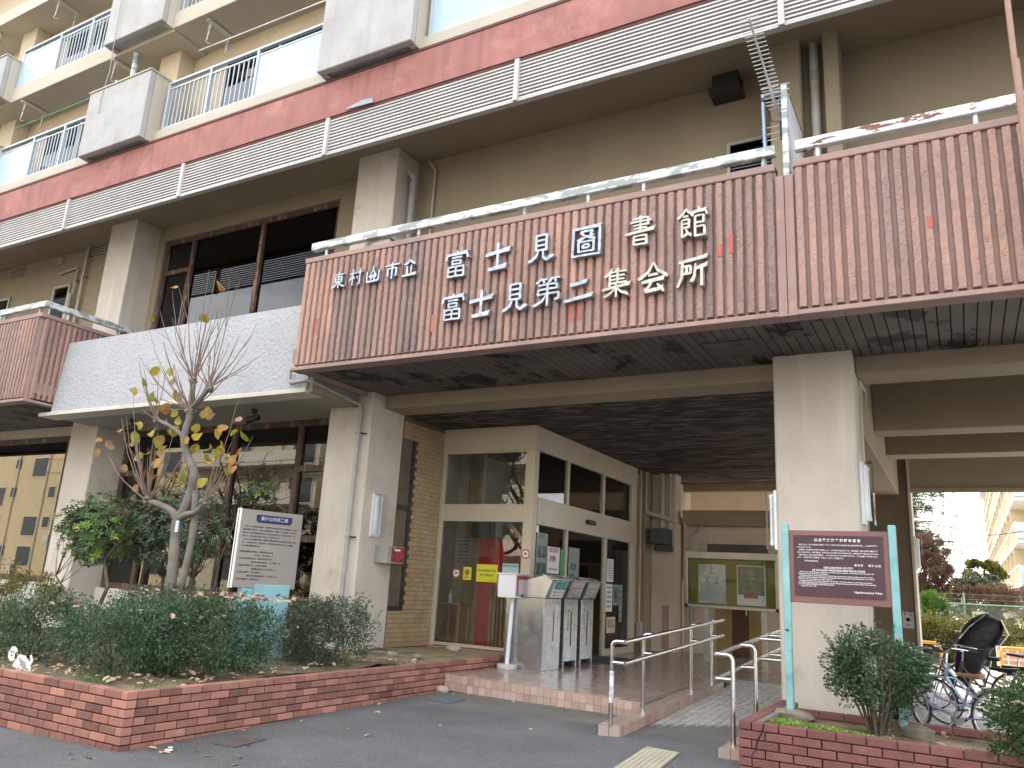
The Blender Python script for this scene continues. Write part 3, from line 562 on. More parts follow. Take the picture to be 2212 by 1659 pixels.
railing(-12.80, -8.60, 9.57, (-11.60, -10.36), (-10.36,))
railing(-18.72, -15.0, 9.57, (-17.35, -16.2), (-18.72,))
railing(-18.72, -14.9, 12.21, (-17.2, -16.0), (-18.72,))
railing(-12.85, -8.6, 12.25, (-11.5, -10.2), (-10.2,))
railing(-6.55, -1.6, 9.57, (-4.6, -3.0), (-6.55, -3.0))
# ------------------------------------------------------------------ pipes fixed to the building
def pipe(pts, r, mat, name='drain_pipe', cl=()):
    o = part(MB().tube(pts, r, 12), name, mat, smooth=True)
    for c_ in cl:
        c_ = Vector(c_); B(c_.x - r - .008, c_.x + r + .008, c_.y - r - .008, c_.y + r + .008, c_.z - .015, c_.z + .015).build('pipe_clip', pipe_m, o)
        MB().tube([c_ + Vector((r, 0, 0)), c_ + Vector((r + .09, .12, 0))], .012, 6).build('pipe_bracket', brown_wood, o)
    return o
pipe([(-8.50, 8.13, 4.4), (-8.50, 8.13, 4.25), (-8.44, 8.13, 4.2), (-8.17, 8.13, 4.21), (-8.10, 8.2, 4.22), (-8.10, 9.15, 4.12), (-8.02, 9.22, 4.09), (-8.0, 9.22, 4.0), (-8.0, 9.22, .4)], .032, pipe_m, cl=((-8.0, 9.22, 3.64), (-8.0, 9.22, 2.06)))
pipe([(-7.93, 9.6, 8.6), (-7.93, 9.6, 8.42), (-7.72, 9.62, 8.15), (-7.72, 9.62, 8.0), (-7.72, 9.62, 4.8)], .055, pipe_m, cl=((-7.72, 9.62, 7.2),))
pipe([(-7.6, 9.84, 8.58), (-7.45, 9.85, 8.35), (-7.45, 9.85, 8.2), (-7.45, 9.85, 6.1)], .022, pipe_beige, 'conduit')
pipe([(-8.28, 9.24, 5.8), (-8.28, 9.24, 6.86), (-8.22, 9.24, 6.95), (-7.95, 9.24, 6.97), (-7.83, 9.3, 6.95), (-7.6, 9.82, 6.8), (-7.2, 9.84, 6.72), (-3.0, 9.84, 6.72)], .036, pipe_m, 'conduit')
pipe([(-1.215, 9.52, 8.6), (-1.215, 9.52, 8.2), (-1.215, 9.52, 4.7)], .060, pbr('pale_pvc_pipe', (.42, .42, .39), .5), cl=()); part(MB().tube([(-1.215, 9.52, 8.05), (-1.215, 9.52, 8.2)], .068, 14), 'pipe_collar', pipe_m, smooth=True); part(MB().tube([(-1.215, 9.52, 6.75), (-1.215, 9.52, 6.82)], .068, 14), 'pipe_collar', pipe_m, smooth=True)
pipe([(-16.1, 9.78, 8.6), (-16.1, 9.78, 4.6)], .062, pbr('pale_pvc_pipe', (.42, .42, .39), .5), cl=((-16.1, 9.78, 7.5),))
pipe([(-17.28, 9.82, 8.6), (-17.28, 9.82, 6.0)], .035, pipe_beige, cl=((-17.28, 9.82, 7.85),)); pipe([(-18.32, 9.84, 8.08), (-17.65, 9.84, 8.14), (-17.59, 9.84, 8.10), (-17.59, 9.84, 6.0)], .026, pipe_beige, cl=((-17.59, 9.84, 7.8),)); pipe([(-17.45, 9.7, 7.42), (-17.45, 9.7, 6.0)], .055, pipe_beige)
pipe([(.745, 7.45, 9.3), (.745, 7.45, 6.34)], .026, pbr('rusty_pole', (.36, .22, .16), .7)); pipe([(.752, 7.45, 6.34), (.76, 7.45, 4.3)], .033, pbr('rusty_pole', (.36, .22, .16), .7))
# rear drain pipes
pipe([(-6.02, 16.6, 4.1), (-6.02, 16.6, 3.35), (-5.98, 16.62, 3.2), (-5.6, 16.75, 3.1), (-5.42, 16.8, 3.05)], .05, pipe_beige); pipe([(-5.72, 16.9, 6.0), (-5.72, 16.9, 2.8)], .06, pipe_beige); pipe([(-5.55, 16.93, 6.0), (-5.55, 16.93, 2.85)], .03, pipe_beige)
pipe([(-4.98, 17.45, 3.0), (-5.25, 17.5, 2.75), (-5.25, 17.5, .3)], .04, pipe_m); pipe([(-6.0, 16.3, 4.1), (-6.0, 16.3, .8)], .018, pipe_beige, 'conduit'); part(B(-6.03, -5.93, 16.2, 16.36, .55, .9), 'meter_box', pipe_m, .006)
pipe([(-.90, 9.75, 4.05), (-.90, 9.75, 2.4)], .014, pipe_beige, 'conduit'); pipe([(-.9, 9.75, 4.05), (-.9, 10.3, 4.06), (-.9, 10.35, 3.95)], .014, pipe_beige, 'conduit')
# deck handrails: a deep painted bar on short stanchions
def deckrail(x0, x1, mat, posts, y=7.80, z=6.09):
    r_ = part(B(x0, x1, y - .03, y + .06, z, z + .115), 'deck_handrail', mat, .008)
    for x in posts: MB().tube([(x, y + .02, 5.94), (x, y + .02, z)], .022, 8).build('stanchion', mat, r_)
deckrail(-8.02, -1.42, white_metal, (-7.75, -6.1, -4.47, -3.6, -2.9, -1.55)); deckrail(-1.22, 2.6, rust_metal, (-1.0, .42, 1.9))
deckrail(-19.5, -14.70, white_metal, (-14.95, -16.3, -17.7)); r_ = part(B(-14.79, -14.70, 7.86, 9.6, 6.09, 6.205), 'deck_handrail', white_metal, .008)
for y in (8.25, 9.35): MB().tube([(-14.75, y, 5.94), (-14.75, y, 6.09)], .022, 8).build('stanchion', white_metal, r_)
# deck behind the upper floor of the lettered balcony: nothing shows below the rail
# ------------------------------------------------------------------ pollarded tree: surveyed limbs, shoots and last leaves
TRUNK= [(-9.002,7.2,0.461),(-9.182,7.2,1.117),(-9.218,7.2,1.487),(-9.26,7.2,1.815),(-9.28,7.2,2.087)]
LIMB1= [(-9.28,7.2,2.087),(-9.35,7.15,2.207),(-9.567,7.1,2.295),(-9.737,7.05,2.34)]
LIMB2= [(-9.28,7.2,2.087),(-9.19,7.22,2.278),(-9.141,7.23,2.5),(-9.147,7.24,2.756),(-9.282,7.23,2.938),(-9.355,7.2,3.079),(-9.422,7.2,3.279),(-9.379,7.2,3.51),(-9.372,7.2,3.644)]
LIMB3= [(-9.372,7.2,3.644),(-9.424,7.22,3.889),(-9.452,7.23,4.086)]
LIMB4= [(-9.372,7.2,3.644),(-9.175,7.16,3.757),(-8.953,7.12,3.912)]
LIMB5= [(-9.414,7.2,3.246),(-9.623,7.12,3.393),(-9.921,7.08,3.507)]
LIMB6= [(-9.28,7.2,2.087),(-9.101,7.17,2.167),(-8.897,7.15,2.191),(-8.778,7.13,2.25),(-8.71,7.12,2.323)]
SHOOTS= [((-9.456,7.23,4.1),(-9.735,7.087,5.634)),((-9.456,7.23,4.1),(-9.498,7.225,5.8)),((-9.456,7.23,4.1),(-9.236,7.146,5.704)),((-9.456,7.23,4.1),(-10.51,7.252,5.276)),((-9.456,7.23,4.1),(-10.328,7.262,5.585)),((-9.456,7.23,4.1),(-9.847,7.009,5.015)),((-9.456,7.23,4.1),(-9.709,6.986,4.99)),((-9.456,7.23,4.1),(-8.936,7.357,5.619)),((-9.456,7.23,4.1),(-8.966,7.097,5.17)),((-9.456,7.23,4.1),(-9.068,7.085,5.109)),((-8.956,7.12,3.925),(-8.415,7.318,4.852)),((-8.956,7.12,3.925),(-7.98,7.082,4.268)),((-8.956,7.12,3.925),(-8.717,7.246,4.52)),((-8.956,7.12,3.925),(-8.871,7.084,4.647)),((-8.956,7.12,3.925),(-8.994,7.158,5.125)),((-8.956,7.12,3.925),(-8.021,6.938,4.082)),((-8.956,7.12,3.925),(-8.774,7.156,5.447)),((-9.372,7.2,3.644),(-10.824,7.341,5.039)),((-9.372,7.2,3.644),(-10.238,7.185,4.415)),((-9.372,7.2,3.644),(-10.897,7.284,4.626)),((-9.372,7.2,3.644),(-10.596,7.252,4.416)),((-9.372,7.2,3.644),(-9.918,6.979,4.633)),((-9.372,7.2,3.644),(-9.65,7.291,4.556)),((-9.372,7.2,3.644),(-8.79,7.216,4.587)),((-9.372,7.2,3.644),(-9.203,7.086,4.846)),((-9.372,7.2,3.644),(-8.91,6.964,3.772)),((-9.372,7.2,3.644),(-8.555,7.339,4.509)),((-9.372,7.2,3.644),(-10.68,7.163,4.037)),((-9.372,7.2,3.644),(-10.53,7.273,3.719)),((-9.737,7.05,2.34),(-10.917,7.195,3.605)),((-9.737,7.05,2.34),(-10.642,7.121,3.976)),((-9.737,7.05,2.34),(-10.84,7.214,3.629)),((-9.737,7.05,2.34),(-9.801,6.978,3.388)),((-9.737,7.05,2.34),(-9.587,7.16,3.303)),((-9.737,7.05,2.34),(-9.133,7.0,2.933)),((-9.737,7.05,2.34),(-10.192,7.221,3.113)),((-9.737,7.05,2.34),(-11.063,7.195,3.021)),((-9.737,7.05,2.34),(-9.902,6.844,3.19)),((-9.737,7.05,2.34),(-9.965,6.861,2.717)),((-9.737,7.05,2.34),(-9.337,6.898,2.753)),((-8.71,7.12,2.323),(-8.551,7.304,3.763)),((-8.71,7.12,2.323),(-7.897,7.066,3.17)),((-8.71,7.12,2.323),(-8.606,7.152,3.047)),((-8.71,7.12,2.323),(-8.217,7.005,3.111)),((-9.921,7.08,3.507),(-10.254,7.058,3.656)),((-9.921,7.08,3.507),(-10.21,7.004,4.033)),((-9.921,7.08,3.507),(-9.914,6.988,4.168))]
LEAVES= [(-9.233,7.196,5.578),(-10.218,7.196,5.621),(-10.748,7.315,5.238),(-9.947,7.232,4.33),(-10.741,7.324,4.252),(-10.921,7.297,4.1),(-10.062,7.347,4.204),(-9.785,7.228,3.965),(-10.02,7.04,3.913),(-10.435,7.298,3.909),(-9.787,7.337,3.968),(-9.006,7.315,3.594),(-9.711,7.191,3.653),(-9.926,7.244,3.562),(-10.36,7.058,3.34),(-10.959,7.288,3.483),(-10.566,7.192,3.213),(-11.153,7.085,3.122),(-11.139,7.003,3.235),(-11.327,7.296,3.285),(-10.73,7.346,3.555),(-9.758,7.013,3.172),(-9.844,7.276,3.337),(-9.671,7.132,3.124),(-9.82,7.036,3.356),(-9.006,7.089,3.393),(-9.167,7.264,3.305),(-9.244,7.303,3.161),(-8.537,6.996,3.288),(-8.633,7.207,3.153),(-8.304,6.997,3.298),(-8.496,7.246,3.443),(-8.243,7.102,3.275),(-8.242,7.306,3.178),(-8.395,7.343,3.074),(-8.279,7.167,2.956),(-8.948,7.349,3.072),(-8.626,7.095,2.892),(-8.625,7.008,2.94),(-8.519,7.202,2.928),(-8.23,6.992,2.764),(-8.174,7.053,2.782),(-10.255,7.131,3.032),(-10.17,7.206,3.042),(-9.631,7.038,2.932),(-9.02,6.996,2.74),(-9.632,7.301,2.755),(-9.928,7.096,2.752),(-10.459,7.335,2.616),(-10.419,7.312,2.455),(-10.474,7.12,2.867),(-8.775,7.15,2.654),(-9.58,7.172,3.417),(-9.89,7.218,3.282),(-9.634,7.2,3.56),(-9.375,7.187,3.233),(-9.055,7.209,3.663),(-9.522,7.328,5.13),(-10.194,7.168,4.334),(-8.957,7.14,3.597),(-9.913,7.247,3.769),(-8.514,7.068,3.071),(-8.689,7.091,3.061)]
bark = pbr('pale_bark', (.185, .165, .14), .9, var=.18, vs=6, fine=.15, bump=.6, bs=30); twig_m = pbr('twig_bark', (.20, .14, .11), .85, var=.15, vs=9); dark_bark = pbr('dark_bark', (.10, .075, .055), .9, var=.2, vs=9, bump=.5)
def leafmat(name, a, b, c=None, sc_=9, rough=.5, trans=.25):
    t = NT(name); p = t.pos(); col = t.mix(t.ramp(t.noise(p, sc_, 3), .38, .62), a, b)
    if c: col = t.mix(t.ramp(t.noise(p, sc_ * 2.7, 2), .60, .68), col, c)
    t.l.new(col, t.b.inputs['Base Color']); t.b.inputs['Roughness'].default_value = rough; t.b.inputs['Specular IOR Level'].default_value = .35
    tr = t.node('ShaderNodeBsdfTranslucent'); t.l.new(col, tr.inputs[0]); mx = t.node('ShaderNodeMixShader'); mx.inputs[0].default_value = trans
    t.l.new(t.b.outputs[0], mx.inputs[1]); t.l.new(tr.outputs[0], mx.inputs[2]); t.l.new(mx.outputs[0], t.out.inputs[0]); return t.m
lf_dark = leafmat('dark_green_leaf', (.036, .078, .038), (.085, .14, .066), (.19, .21, .135), 14, .34)  # pale third tone puts the shine of leaf tips into the colour
lf_grey = leafmat('grey_green_leaf', (.035, .06, .035), (.085, .11, .06), (.16, .17, .10), 12, .5)
lf_mid = leafmat('glossy_green_leaf', (.035, .085, .022), (.075, .15, .035), (.13, .20, .045), 9, .35)
lf_yg = leafmat('yellow_green_leaf', (.08, .085, .018), (.16, .15, .03), (.22, .20, .06), 11, .6)
lf_bright = leafmat('lime_leaf', (.14, .24, .03), (.22, .33, .05), None, 20)
lf_pine = leafmat('pine_needles', (.05, .09, .035), (.10, .14, .05), (.17, .14, .08), 3, .6)
lf_brown = leafmat('brown_vine', (.13, .075, .05), (.21, .13, .09), (.12, .14, .05), 3, .8)
lf_dry = pbr('dry_leaf', (.36, .23, .13), .8, var=.25, vs=14, rand=.3, randcol=(.45, .33, .22), bump=.3)
lf_dry2 = pbr('pinkish_dry_leaf', (.36, .25, .185), .8, var=.25, vs=14, rand=.2, bump=.3)
def leafy(mb, c, d, up, L, W):
    s = d.cross(up).normalized() * W / 2; n_ = up * (L * .08)
    mb.add([c, c + d * L * .5 + s - n_, c + d * L, c + d * L * .5 - s - n_], [(0, 1, 2), (0, 2, 3)])
def rnd_unit(r):
    while True:
        v = Vector((r.uniform(-1, 1), r.uniform(-1, 1), r.uniform(-1, 1)))
        if .05 < v.length < 1: return v.normalized()
def foliage(c, rad, n, L, W, seed=0, shell=.45, clumps=60, up_bias=.35, flat_top=None, boxy=2.):
    r = random.Random(seed); c = Vector(c); mb = MB(); cl = []
    for i in range(clumps):
        v = rnd_unit(r); v = Vector([math.copysign(abs(a) ** (2 / boxy), a) for a in v]); q = v * (shell + (1 - shell) * r.random() ** .5) * r.uniform(.85, 1.08)
        cl.append((Vector((q.x * rad[0], q.y * rad[1], q.z * rad[2])), r.uniform(.10, .24) * (sum(rad) / 3) ** .5))
    for i in range(n):
        q, s = r.choice(cl); p = q + rnd_unit(r) * s * r.random() ** .4
        if flat_top is not None and p.z > flat_top: p.z = flat_top - r.random() * .06
        out_ = Vector((p.x / rad[0], p.y / rad[1], p.z / rad[2])); out_ = out_.normalized() if out_.length > .01 else Vector((0, 0, 1))
        d = (out_ + rnd_unit(r) * 1.1 + Vector((0, 0, up_bias))).normalized(); u = (rnd_unit(r) + Vector((0, 0, .8))).normalized()
        k = r.uniform(.7, 1.25); leafy(mb, c + p, d, u, L * k, W * k)
    return mb
def bush(label, c, rad, n, L, W, mat, seed, base_z, stems=7, name='shrub', cat='shrub', group=None, spiky=0, **kw):
    t = thing(name, label, cat, (c[0], c[1], base_z), group)
    foliage(c, rad, n, L, W, seed, **kw).build('foliage', mat, t)
    r = random.Random(seed + 99); m = MB()
    for i in range(stems):
        a = r.uniform(0, 2 * PI); f = r.uniform(.3, .85); e = Vector((c[0] + math.cos(a) * rad[0] * f, c[1] + math.sin(a) * rad[1] * f, c[2] + rad[2] * r.uniform(-.2, .6))); b_ = Vector((c[0] + math.cos(a) * .05, c[1] + math.sin(a) * .05, base_z - .02))
        m.tube([b_, b_.lerp(e, .4) + Vector((r.uniform(-.04, .04), r.uniform(-.04, .04), .03)), e], [.013, .009, .003], 5)
    m.build('stems', dark_bark, t)
    if spiky:
        m = MB()
        for i in range(spiky):
            a = r.uniform(0, 2 * PI); f = r.random() ** .5; b_ = Vector((c[0] + math.cos(a) * rad[0] * f, c[1] + math.sin(a) * rad[1] * f, c[2] + rad[2] * .75 * math.sqrt(max(0, 1 - f * f)))); d = Vector((math.cos(a) * f * .6, math.sin(a) * f * .6, 1)).normalized(); h = r.uniform(.07, .2)
            for j in range(int(h / .012)):
                q = b_ + d * j * .012; leafy(m, q, (rnd_unit(r) + d * .6).normalized(), rnd_unit(r), L * .8, W * .8)
        m.build('young_shoots', mat, t)
    return t
# ------------------------------------------------------------------ brick planters
bk_me = B(-.105, .105, -.05, .05, -.03, .03).mesh('brick', brick_m, .004); bk_dk = B(-.105, .105, -.05, .05, -.03, .03).mesh('brick', brick_dk, .004)
def brick_wall(parent, p0, p1, ztop, courses, me, thick=.1, half0=0, count=None):
    p0, p1 = Vector((*p0, 0)), Vector((*p1, 0)); d = (p1 - p0).normalized(); L = (p1 - p0).length; a = math.atan2(d.y, d.x)
    for k in range(courses):
        z = ztop - .03 - .07 * k; s = -.11 if (k + half0) % 2 else 0.
        while s < L - .01:
            a0, a1 = max(0, s), min(L, s + .21)
            if a1 - a0 > .04:
                q = p0 + d * (a0 + a1) / 2
                if z + .03 > G(q.x, q.y) - .02: piece(me, 'brick', parent, (q.x + random.uniform(-.0015, .0015), q.y + random.uniform(-.0015, .0015), z), (0, 0, a + random.uniform(-.004, .004)), ((a1 - a0) / .21, 1, 1))
            s += .22
lw = thing('brick_planter', 'long red brick planter wall full of shrubs at left, corner towards the viewer', 'planter', (-6.12, 4.53, 0))
m = MB(); m.box(-10.6, -6.16, 4.575, 4.66, -.2, .445); m.box(-6.25, -6.165, 4.66, 11.3, -.2, .445); m.build('mortar_core', cement, lw)
brick_wall(lw, (-9.6, 4.58), (-6.115, 4.58), .457, 7, bk_me, half0=1); brick_wall(lw, (-6.165, 4.64), (-6.165, 9.25), .457, 7, bk_me); brick_wall(lw, (-6.165, 9.27), (-6.165, 11.3), .457, 3, bk_me, half0=1)
tag(MB().add([(x, y, .42 + .05 * noise.noise((x * 1.3, y * 1.3, 0)) + .015 * noise.noise((x * 9, y * 9, 3)) + (.03 if y > 6 else 0)) for y in [4.62 + .12 * j for j in range(46)] for x in [-12.5 + .125 * i for i in range(51)]], [(j * 51 + i, j * 51 + i + 1, (j + 1) * 51 + i + 1, (j + 1) * 51 + i) for j in range(45) for i in range(50)]).build('soil', pbr('planter_soil', (.13, .10, .06), .95, var=.25, vs=4, fine=.25, fs=70, bump=.8, bs=40, peel_or_tint=(.27, .21, .12), peelth=(.5, .62), ps=1.5), smooth=True), kind='structure')
sand = MB().add([(x, y, .435 + .03 * noise.noise((x * 2, y * 2, 7)) + .012 * noise.noise((x * 11, y * 11, 3))) for y in [9.2 + .1 * j for j in range(22)] for x in [-7.84 + .09 * i for i in range(19)]], [(j * 19 + i, j * 19 + i + 1, (j + 1) * 19 + i + 1, (j + 1) * 19 + i) for j in range(21) for i in range(18)]).build('bare_soil', pbr('mossy_sand', (.30, .235, .13), .95, var=.2, vs=3, fine=.2, bump=.8, bs=30, peel_or_tint=(.16, .17, .06), peelth=(.52, .66), ps=2.2), smooth=True); tag(sand, kind='structure')
rw = thing('brick_planter', 'low maroon brick planter under the city declaration sign', 'planter', (-.8, 7.5, .12))
m = MB(); m.box(-1.68, 1.4, 7.2, 7.27, -.1, .49); m.box(-1.68, -1.58, 7.27, 9.0, -.1, .49); m.box(-1.5, 1.4, 8.42, 8.5, -.2, .485); m.build('mortar_core', cement, rw)
brick_wall(rw, (-1.74, 7.20), (1.3, 7.20), .502, 6, bk_dk, half0=1); brick_wall(rw, (-1.69, 7.26), (-1.69, 9.0), .502, 5, bk_dk); brick_wall(rw, (-1.5, 8.45), (1.3, 8.45), .500, 3, bk_dk)
cr = MB(); cr.tube([(-1.53, 7.147, .50), (-1.55, 7.147, .43), (-1.585, 7.147, .37), (-1.60, 7.147, .30), (-1.64, 7.147, .24)], [.006, .005, .007, .004, .002], 5); cr.build('crack', gap_m, rw)
tag(MB().add([(x, y, .425 + .025 * noise.noise((x * 3, y * 3, 1)) + .01 * noise.noise((x * 12, y * 12, 3))) for y in [7.22 + .08 * j for j in range(16)] for x in [-1.62 + .08 * i for i in range(38)]], [(j * 38 + i, j * 38 + i + 1, (j + 1) * 38 + i + 1, (j + 1) * 38 + i) for j in range(15) for i in range(37)]).build('soil', MATS['planter_soil'], smooth=True), kind='structure')
r = random.Random(4); m = MB()
for i in range(3200):
    f = r.random(); x = -1.52 + .95 * f; y = 7.30 + r.random() * .26 * (1.1 - f) + r.uniform(-.02, .02); leafy(m, Vector((x, y, .475 + r.random() * .035 * (1.2 - f))), rnd_unit(r), Vector((0, 0, 1)), .02, .018)
tag(m.build('clover_patch', lf_bright), kind='stuff')
m = MB()
for i in range(2600):
    x, y = r.choice([(r.uniform(-7.4, -6.3), r.uniform(4.68, 5.1)), (r.uniform(-6.5, -6.22), r.uniform(4.7, 9)), (r.uniform(-9.6, -6.4), r.uniform(4.65, 4.9))])
    if noise.noise((x * 2.5, y * 2.5, 5)) > .02: leafy(m, Vector((x, y, .43 + r.random() * .03)), (rnd_unit(r) + Vector((0, 0, .6))).normalized(), Vector((0, 0, 1)), .025, .012)
tag(m.build('ground_weeds', leafmat('weed_leaf', (.06, .12, .03), (.12, .19, .05))), kind='stuff')
# leaf litter on the soil: stuff; fallen leaves one can pick out: things
dleaf = MB().add([(0, 0, 0), (.35, .26, .10), (.75, .22, .08), (1, 0, .02), (.75, -.2, .09), (.35, -.25, .12), (.5, 0, 0)], [(0, 6, 1), (1, 6, 2), (2, 6, 3), (3, 6, 4), (4, 6, 5), (5, 6, 0)])
def leafcloud(spots, mat, name, sz, seed):
    r = random.Random(seed); m = MB()
    for x, y, z in spots:
        s = r.uniform(*sz); R3 = Euler((r.uniform(-.6, .6), r.uniform(-.6, .6), r.uniform(0, 6.3))).to_matrix(); m.add([Vector((x, y, z)) + R3 @ (Vector(v) * s) for v in dleaf.v], dleaf.f)
    return tag(m.build(name, mat), kind='stuff')
leafcloud([(r.uniform(-9.6, -6.3), r.uniform(4.75, 6.0), .45) for i in range(230)] + [(r.uniform(-6.7, -6.25), r.uniform(6, 9), .47) for i in range(40)], lf_dry, 'leaf_litter', (.05, .09), 5)
leafcloud([(r.gauss(-7.3, .5), r.gauss(5.35, .2), 1.05) for i in range(26)] + [(r.gauss(-6.75, .5), r.gauss(6.0, .25), 1.22) for i in range(170)] + [(r.gauss(-8.9, .4), r.gauss(5.4, .2), 1.0) for i in range(8)] + [(r.gauss(-6.5, .25), r.gauss(7.4, .2), 1.22) for i in range(7)], lf_dry2, 'leaf_litter', (.05, .10), 6)
leafcloud([(r.gauss(-.7, .18), r.gauss(7.75, .12), 1.28 - abs(r.gauss(0, .05))) for i in range(14)] + [(r.gauss(.30, .14), r.gauss(7.18, .12), .86) for i in range(18)] + [(r.uniform(-.9, .9), r.uniform(7.5, 8.3), .45) for i in range(40)], lf_dry2, 'leaf_litter', (.05, .10), 8)
lm = dleaf.mesh('fallen_leaf', lf_dry); lmy = dleaf.mesh('fallen_leaf', pbr('yellow_fallen_leaf', (.50, .37, .13), .8, var=.2, vs=12))
for i, (x, y) in enumerate([(-5.362, 6.451), (-4.961, 6.245), (-4.538, 6.612), (-6.03, 8.937), (-6.158, 4.144), (-6.35, 4.277), (-5.675, 4.933), (-5.245, 4.385), (-6.196, 3.658), (-5.794, 4.681), (-4.705, 7.115), (-4.865, 8.924), (-4.266, 9.0), (-6.0, 9.1), (-5.9, 9.22), (-4.127, 8.9), (-5.317, 9.21), (-6.05, 9.2), (-3.6, 8.4), (-5.5, 5.3), (-5.2, 5.0), (-5.05, 4.75), (-3.9, 7.6), (-2.6, 7.0), (-2.2, 6.9), (-6.02, 9.0), (-5.95, 9.12), (-6.05, 9.15), (-5.85, 9.1), (-5.7, 9.18), (-6.0, 8.85), (-5.75, 4.75), (-5.9, 4.7), (-5.95, 4.78), (-6.0, 6.5), (-6.02, 5.8), (-5.98, 7.1)]):
    s = random.uniform(.05, .085); o = piece(lm, 'fallen_leaf', None, (x, y, G(x, y) + .004), (random.uniform(-.3, .3), random.uniform(-.3, .3), random.uniform(0, 6)), (s, s, s)); tag(o, *((('small dry leaf on asphalt near the planter corner and tin', 'leaf', 'dry leaves near the planter corner') if y < 5.5 else (('small dry leaf on the cement strip along the entrance step', 'leaf', 'dry leaves along the entrance step') if y > 8.8 else (('small dry leaf on asphalt in front of the ramp', 'leaf', 'dry leaves in front of the ramp') if x > -4 else ('small dry leaf lying alone on the open middle asphalt', 'leaf', 'dry leaves on the open asphalt'))))))
for x, y in ((-4.9, 9.7), (-4.2, 10.6), (-3.7, 9.6), (-2.4, 8.9), (-2.75, 8.3), (-2.5, 8.0), (-3.9, 12.3), (-4.4, 14.0), (-3.5, 13.2)):
    s = random.uniform(.05, .08); z = RZ(y) + .008 if x > -3 else .306; o = piece(lm, 'fallen_leaf', None, (x, y, z), (random.uniform(-.3, .3), random.uniform(-.3, .3), random.uniform(0, 6)), (s, s, s)); tag(o, 'small dry brown leaf lying on the tiled entrance floor or ramp', 'leaf', 'small dry leaves on the entrance tiles')
for x, y, s, lb_ in ((-6.02, 7.75, .20, 'large crumpled yellow leaf at the foot of the planter wall'), (-5.76, 7.40, .13, 'curled tan leaf next to the crumpled yellow leaf on asphalt'), (-6.03, 4.265, .12, 'folded yellow leaf on asphalt below the planter corner'), (-5.414, 4.901, .11, 'flat yellowish leaf on asphalt nearest the silver tin')):
    o = piece(lmy, 'fallen_leaf', None, (x, y, G(x, y) + .004), (.2, .2, random.uniform(0, 6)), (s, s, s)); tag(o, lb_, 'leaf')
t = MB().lathe([(.045, 0), (.048, .004), (.048, .02), (.043, .026), (.04, .022), (0.001, .02)], (-5.83, 4.80, G(-5.83, 4.8)), 20).build('tin_lid', steel, smooth=True); tag(t, 'round shiny metal tin lying among leaves on the asphalt', 'tin')
o = MB(); u0 = [(-5.742, 8.435), (-5.424, 8.361), (-5.46, 8.80), (-5.72, 8.86)]; o.add([(x, y, G(x, y) + .004) for x, y in u0] + [(x, y, G(x, y) + .012) for x, y in u0], [(4, 5, 6, 7), (0, 1, 5, 4), (1, 2, 6, 5), (2, 3, 7, 6), (3, 0, 4, 7)])
o = o.build('drain_cover', pbr('blue_grey_steel', (.16, .21, .25), .5, .4, var=.2, vs=14)); tag(o, 'blue grey steel access cover set in the cement strip before the steps', 'cover')
o = MB(); u0 = [(-5.80, 5.20), (-5.52, 5.20), (-5.55, 5.60), (-5.80, 5.58)]; o.add([(x, y, G(x, y) + .002) for x, y in u0] + [(x, y, G(x, y) + .009) for x, y in u0], [(4, 5, 6, 7), (0, 1, 5, 4), (1, 2, 6, 5), (2, 3, 7, 6), (3, 0, 4, 7)])
o = o.build('drain_cover', pbr('rusty_plate', (.09, .07, .065), .8, var=.2, vs=9)); tag(o, 'dull brown metal access plate in the asphalt near the planter corner', 'cover')
def rock(label, c, r3, seed, mat):
    rr = random.Random(seed); m = MB(); k = 10; prof = [(.05, 1), (.6, .92), (.95, .55), (1, 0), (.9, -.5)]
    vs = [Vector((c[0] + p_ * math.cos(2 * PI * j / k) * r3[0] * rr.uniform(.85, 1.15), c[1] + p_ * math.sin(2 * PI * j / k) * r3[1] * rr.uniform(.85, 1.15), c[2] + h * r3[2] * rr.uniform(.9, 1.1))) for p_, h in prof for j in range(k)]
    m.add(vs, [(i * k + j, i * k + (j + 1) % k, (i + 1) * k + (j + 1) % k, (i + 1) * k + j)[::-1] for i in range(4) for j in range(k)] + [tuple(range(k))]); tag(m.build('stone', mat, smooth=True), label, 'stone')
grey_rock = pbr('grey_rock', (.24, .21, .16), .9, var=.2, vs=12, bump=.6, bs=30); pink_rock = pbr('pale_broken_brick', (.48, .36, .31), .9, var=.15, vs=12, bump=.5)
rock('large flat stone at the foot of the left sign post', (-1.50, 8.22, .45), (.19, .13, .07), 1, grey_rock); rock('squared concrete lump at the foot of the right sign post', (-.45, 8.18, .45), (.14, .12, .06), 2, grey_rock)
rock('largest grey stone lying on bare soil beside the left pillar', (-7.04, 9.30, .46), (.09, .07, .05), 3, grey_rock); rock('small grey stone on bare soil left of the largest one', (-7.3, 9.4, .455), (.05, .05, .03), 4, grey_rock); rock('pale broken block by the sill of the lobby window', (-7.2, 11.1, .46), (.14, .08, .05), 5, pink_rock); rock('broken pink brick fallen where planter meets entrance step', (-6.04, 9.12, .12), (.09, .07, .05), 6, pink_rock); rock('small stone on bare soil nearest the planter wall', (-6.75, 9.5, .455), (.06, .05, .03), 8, grey_rock)
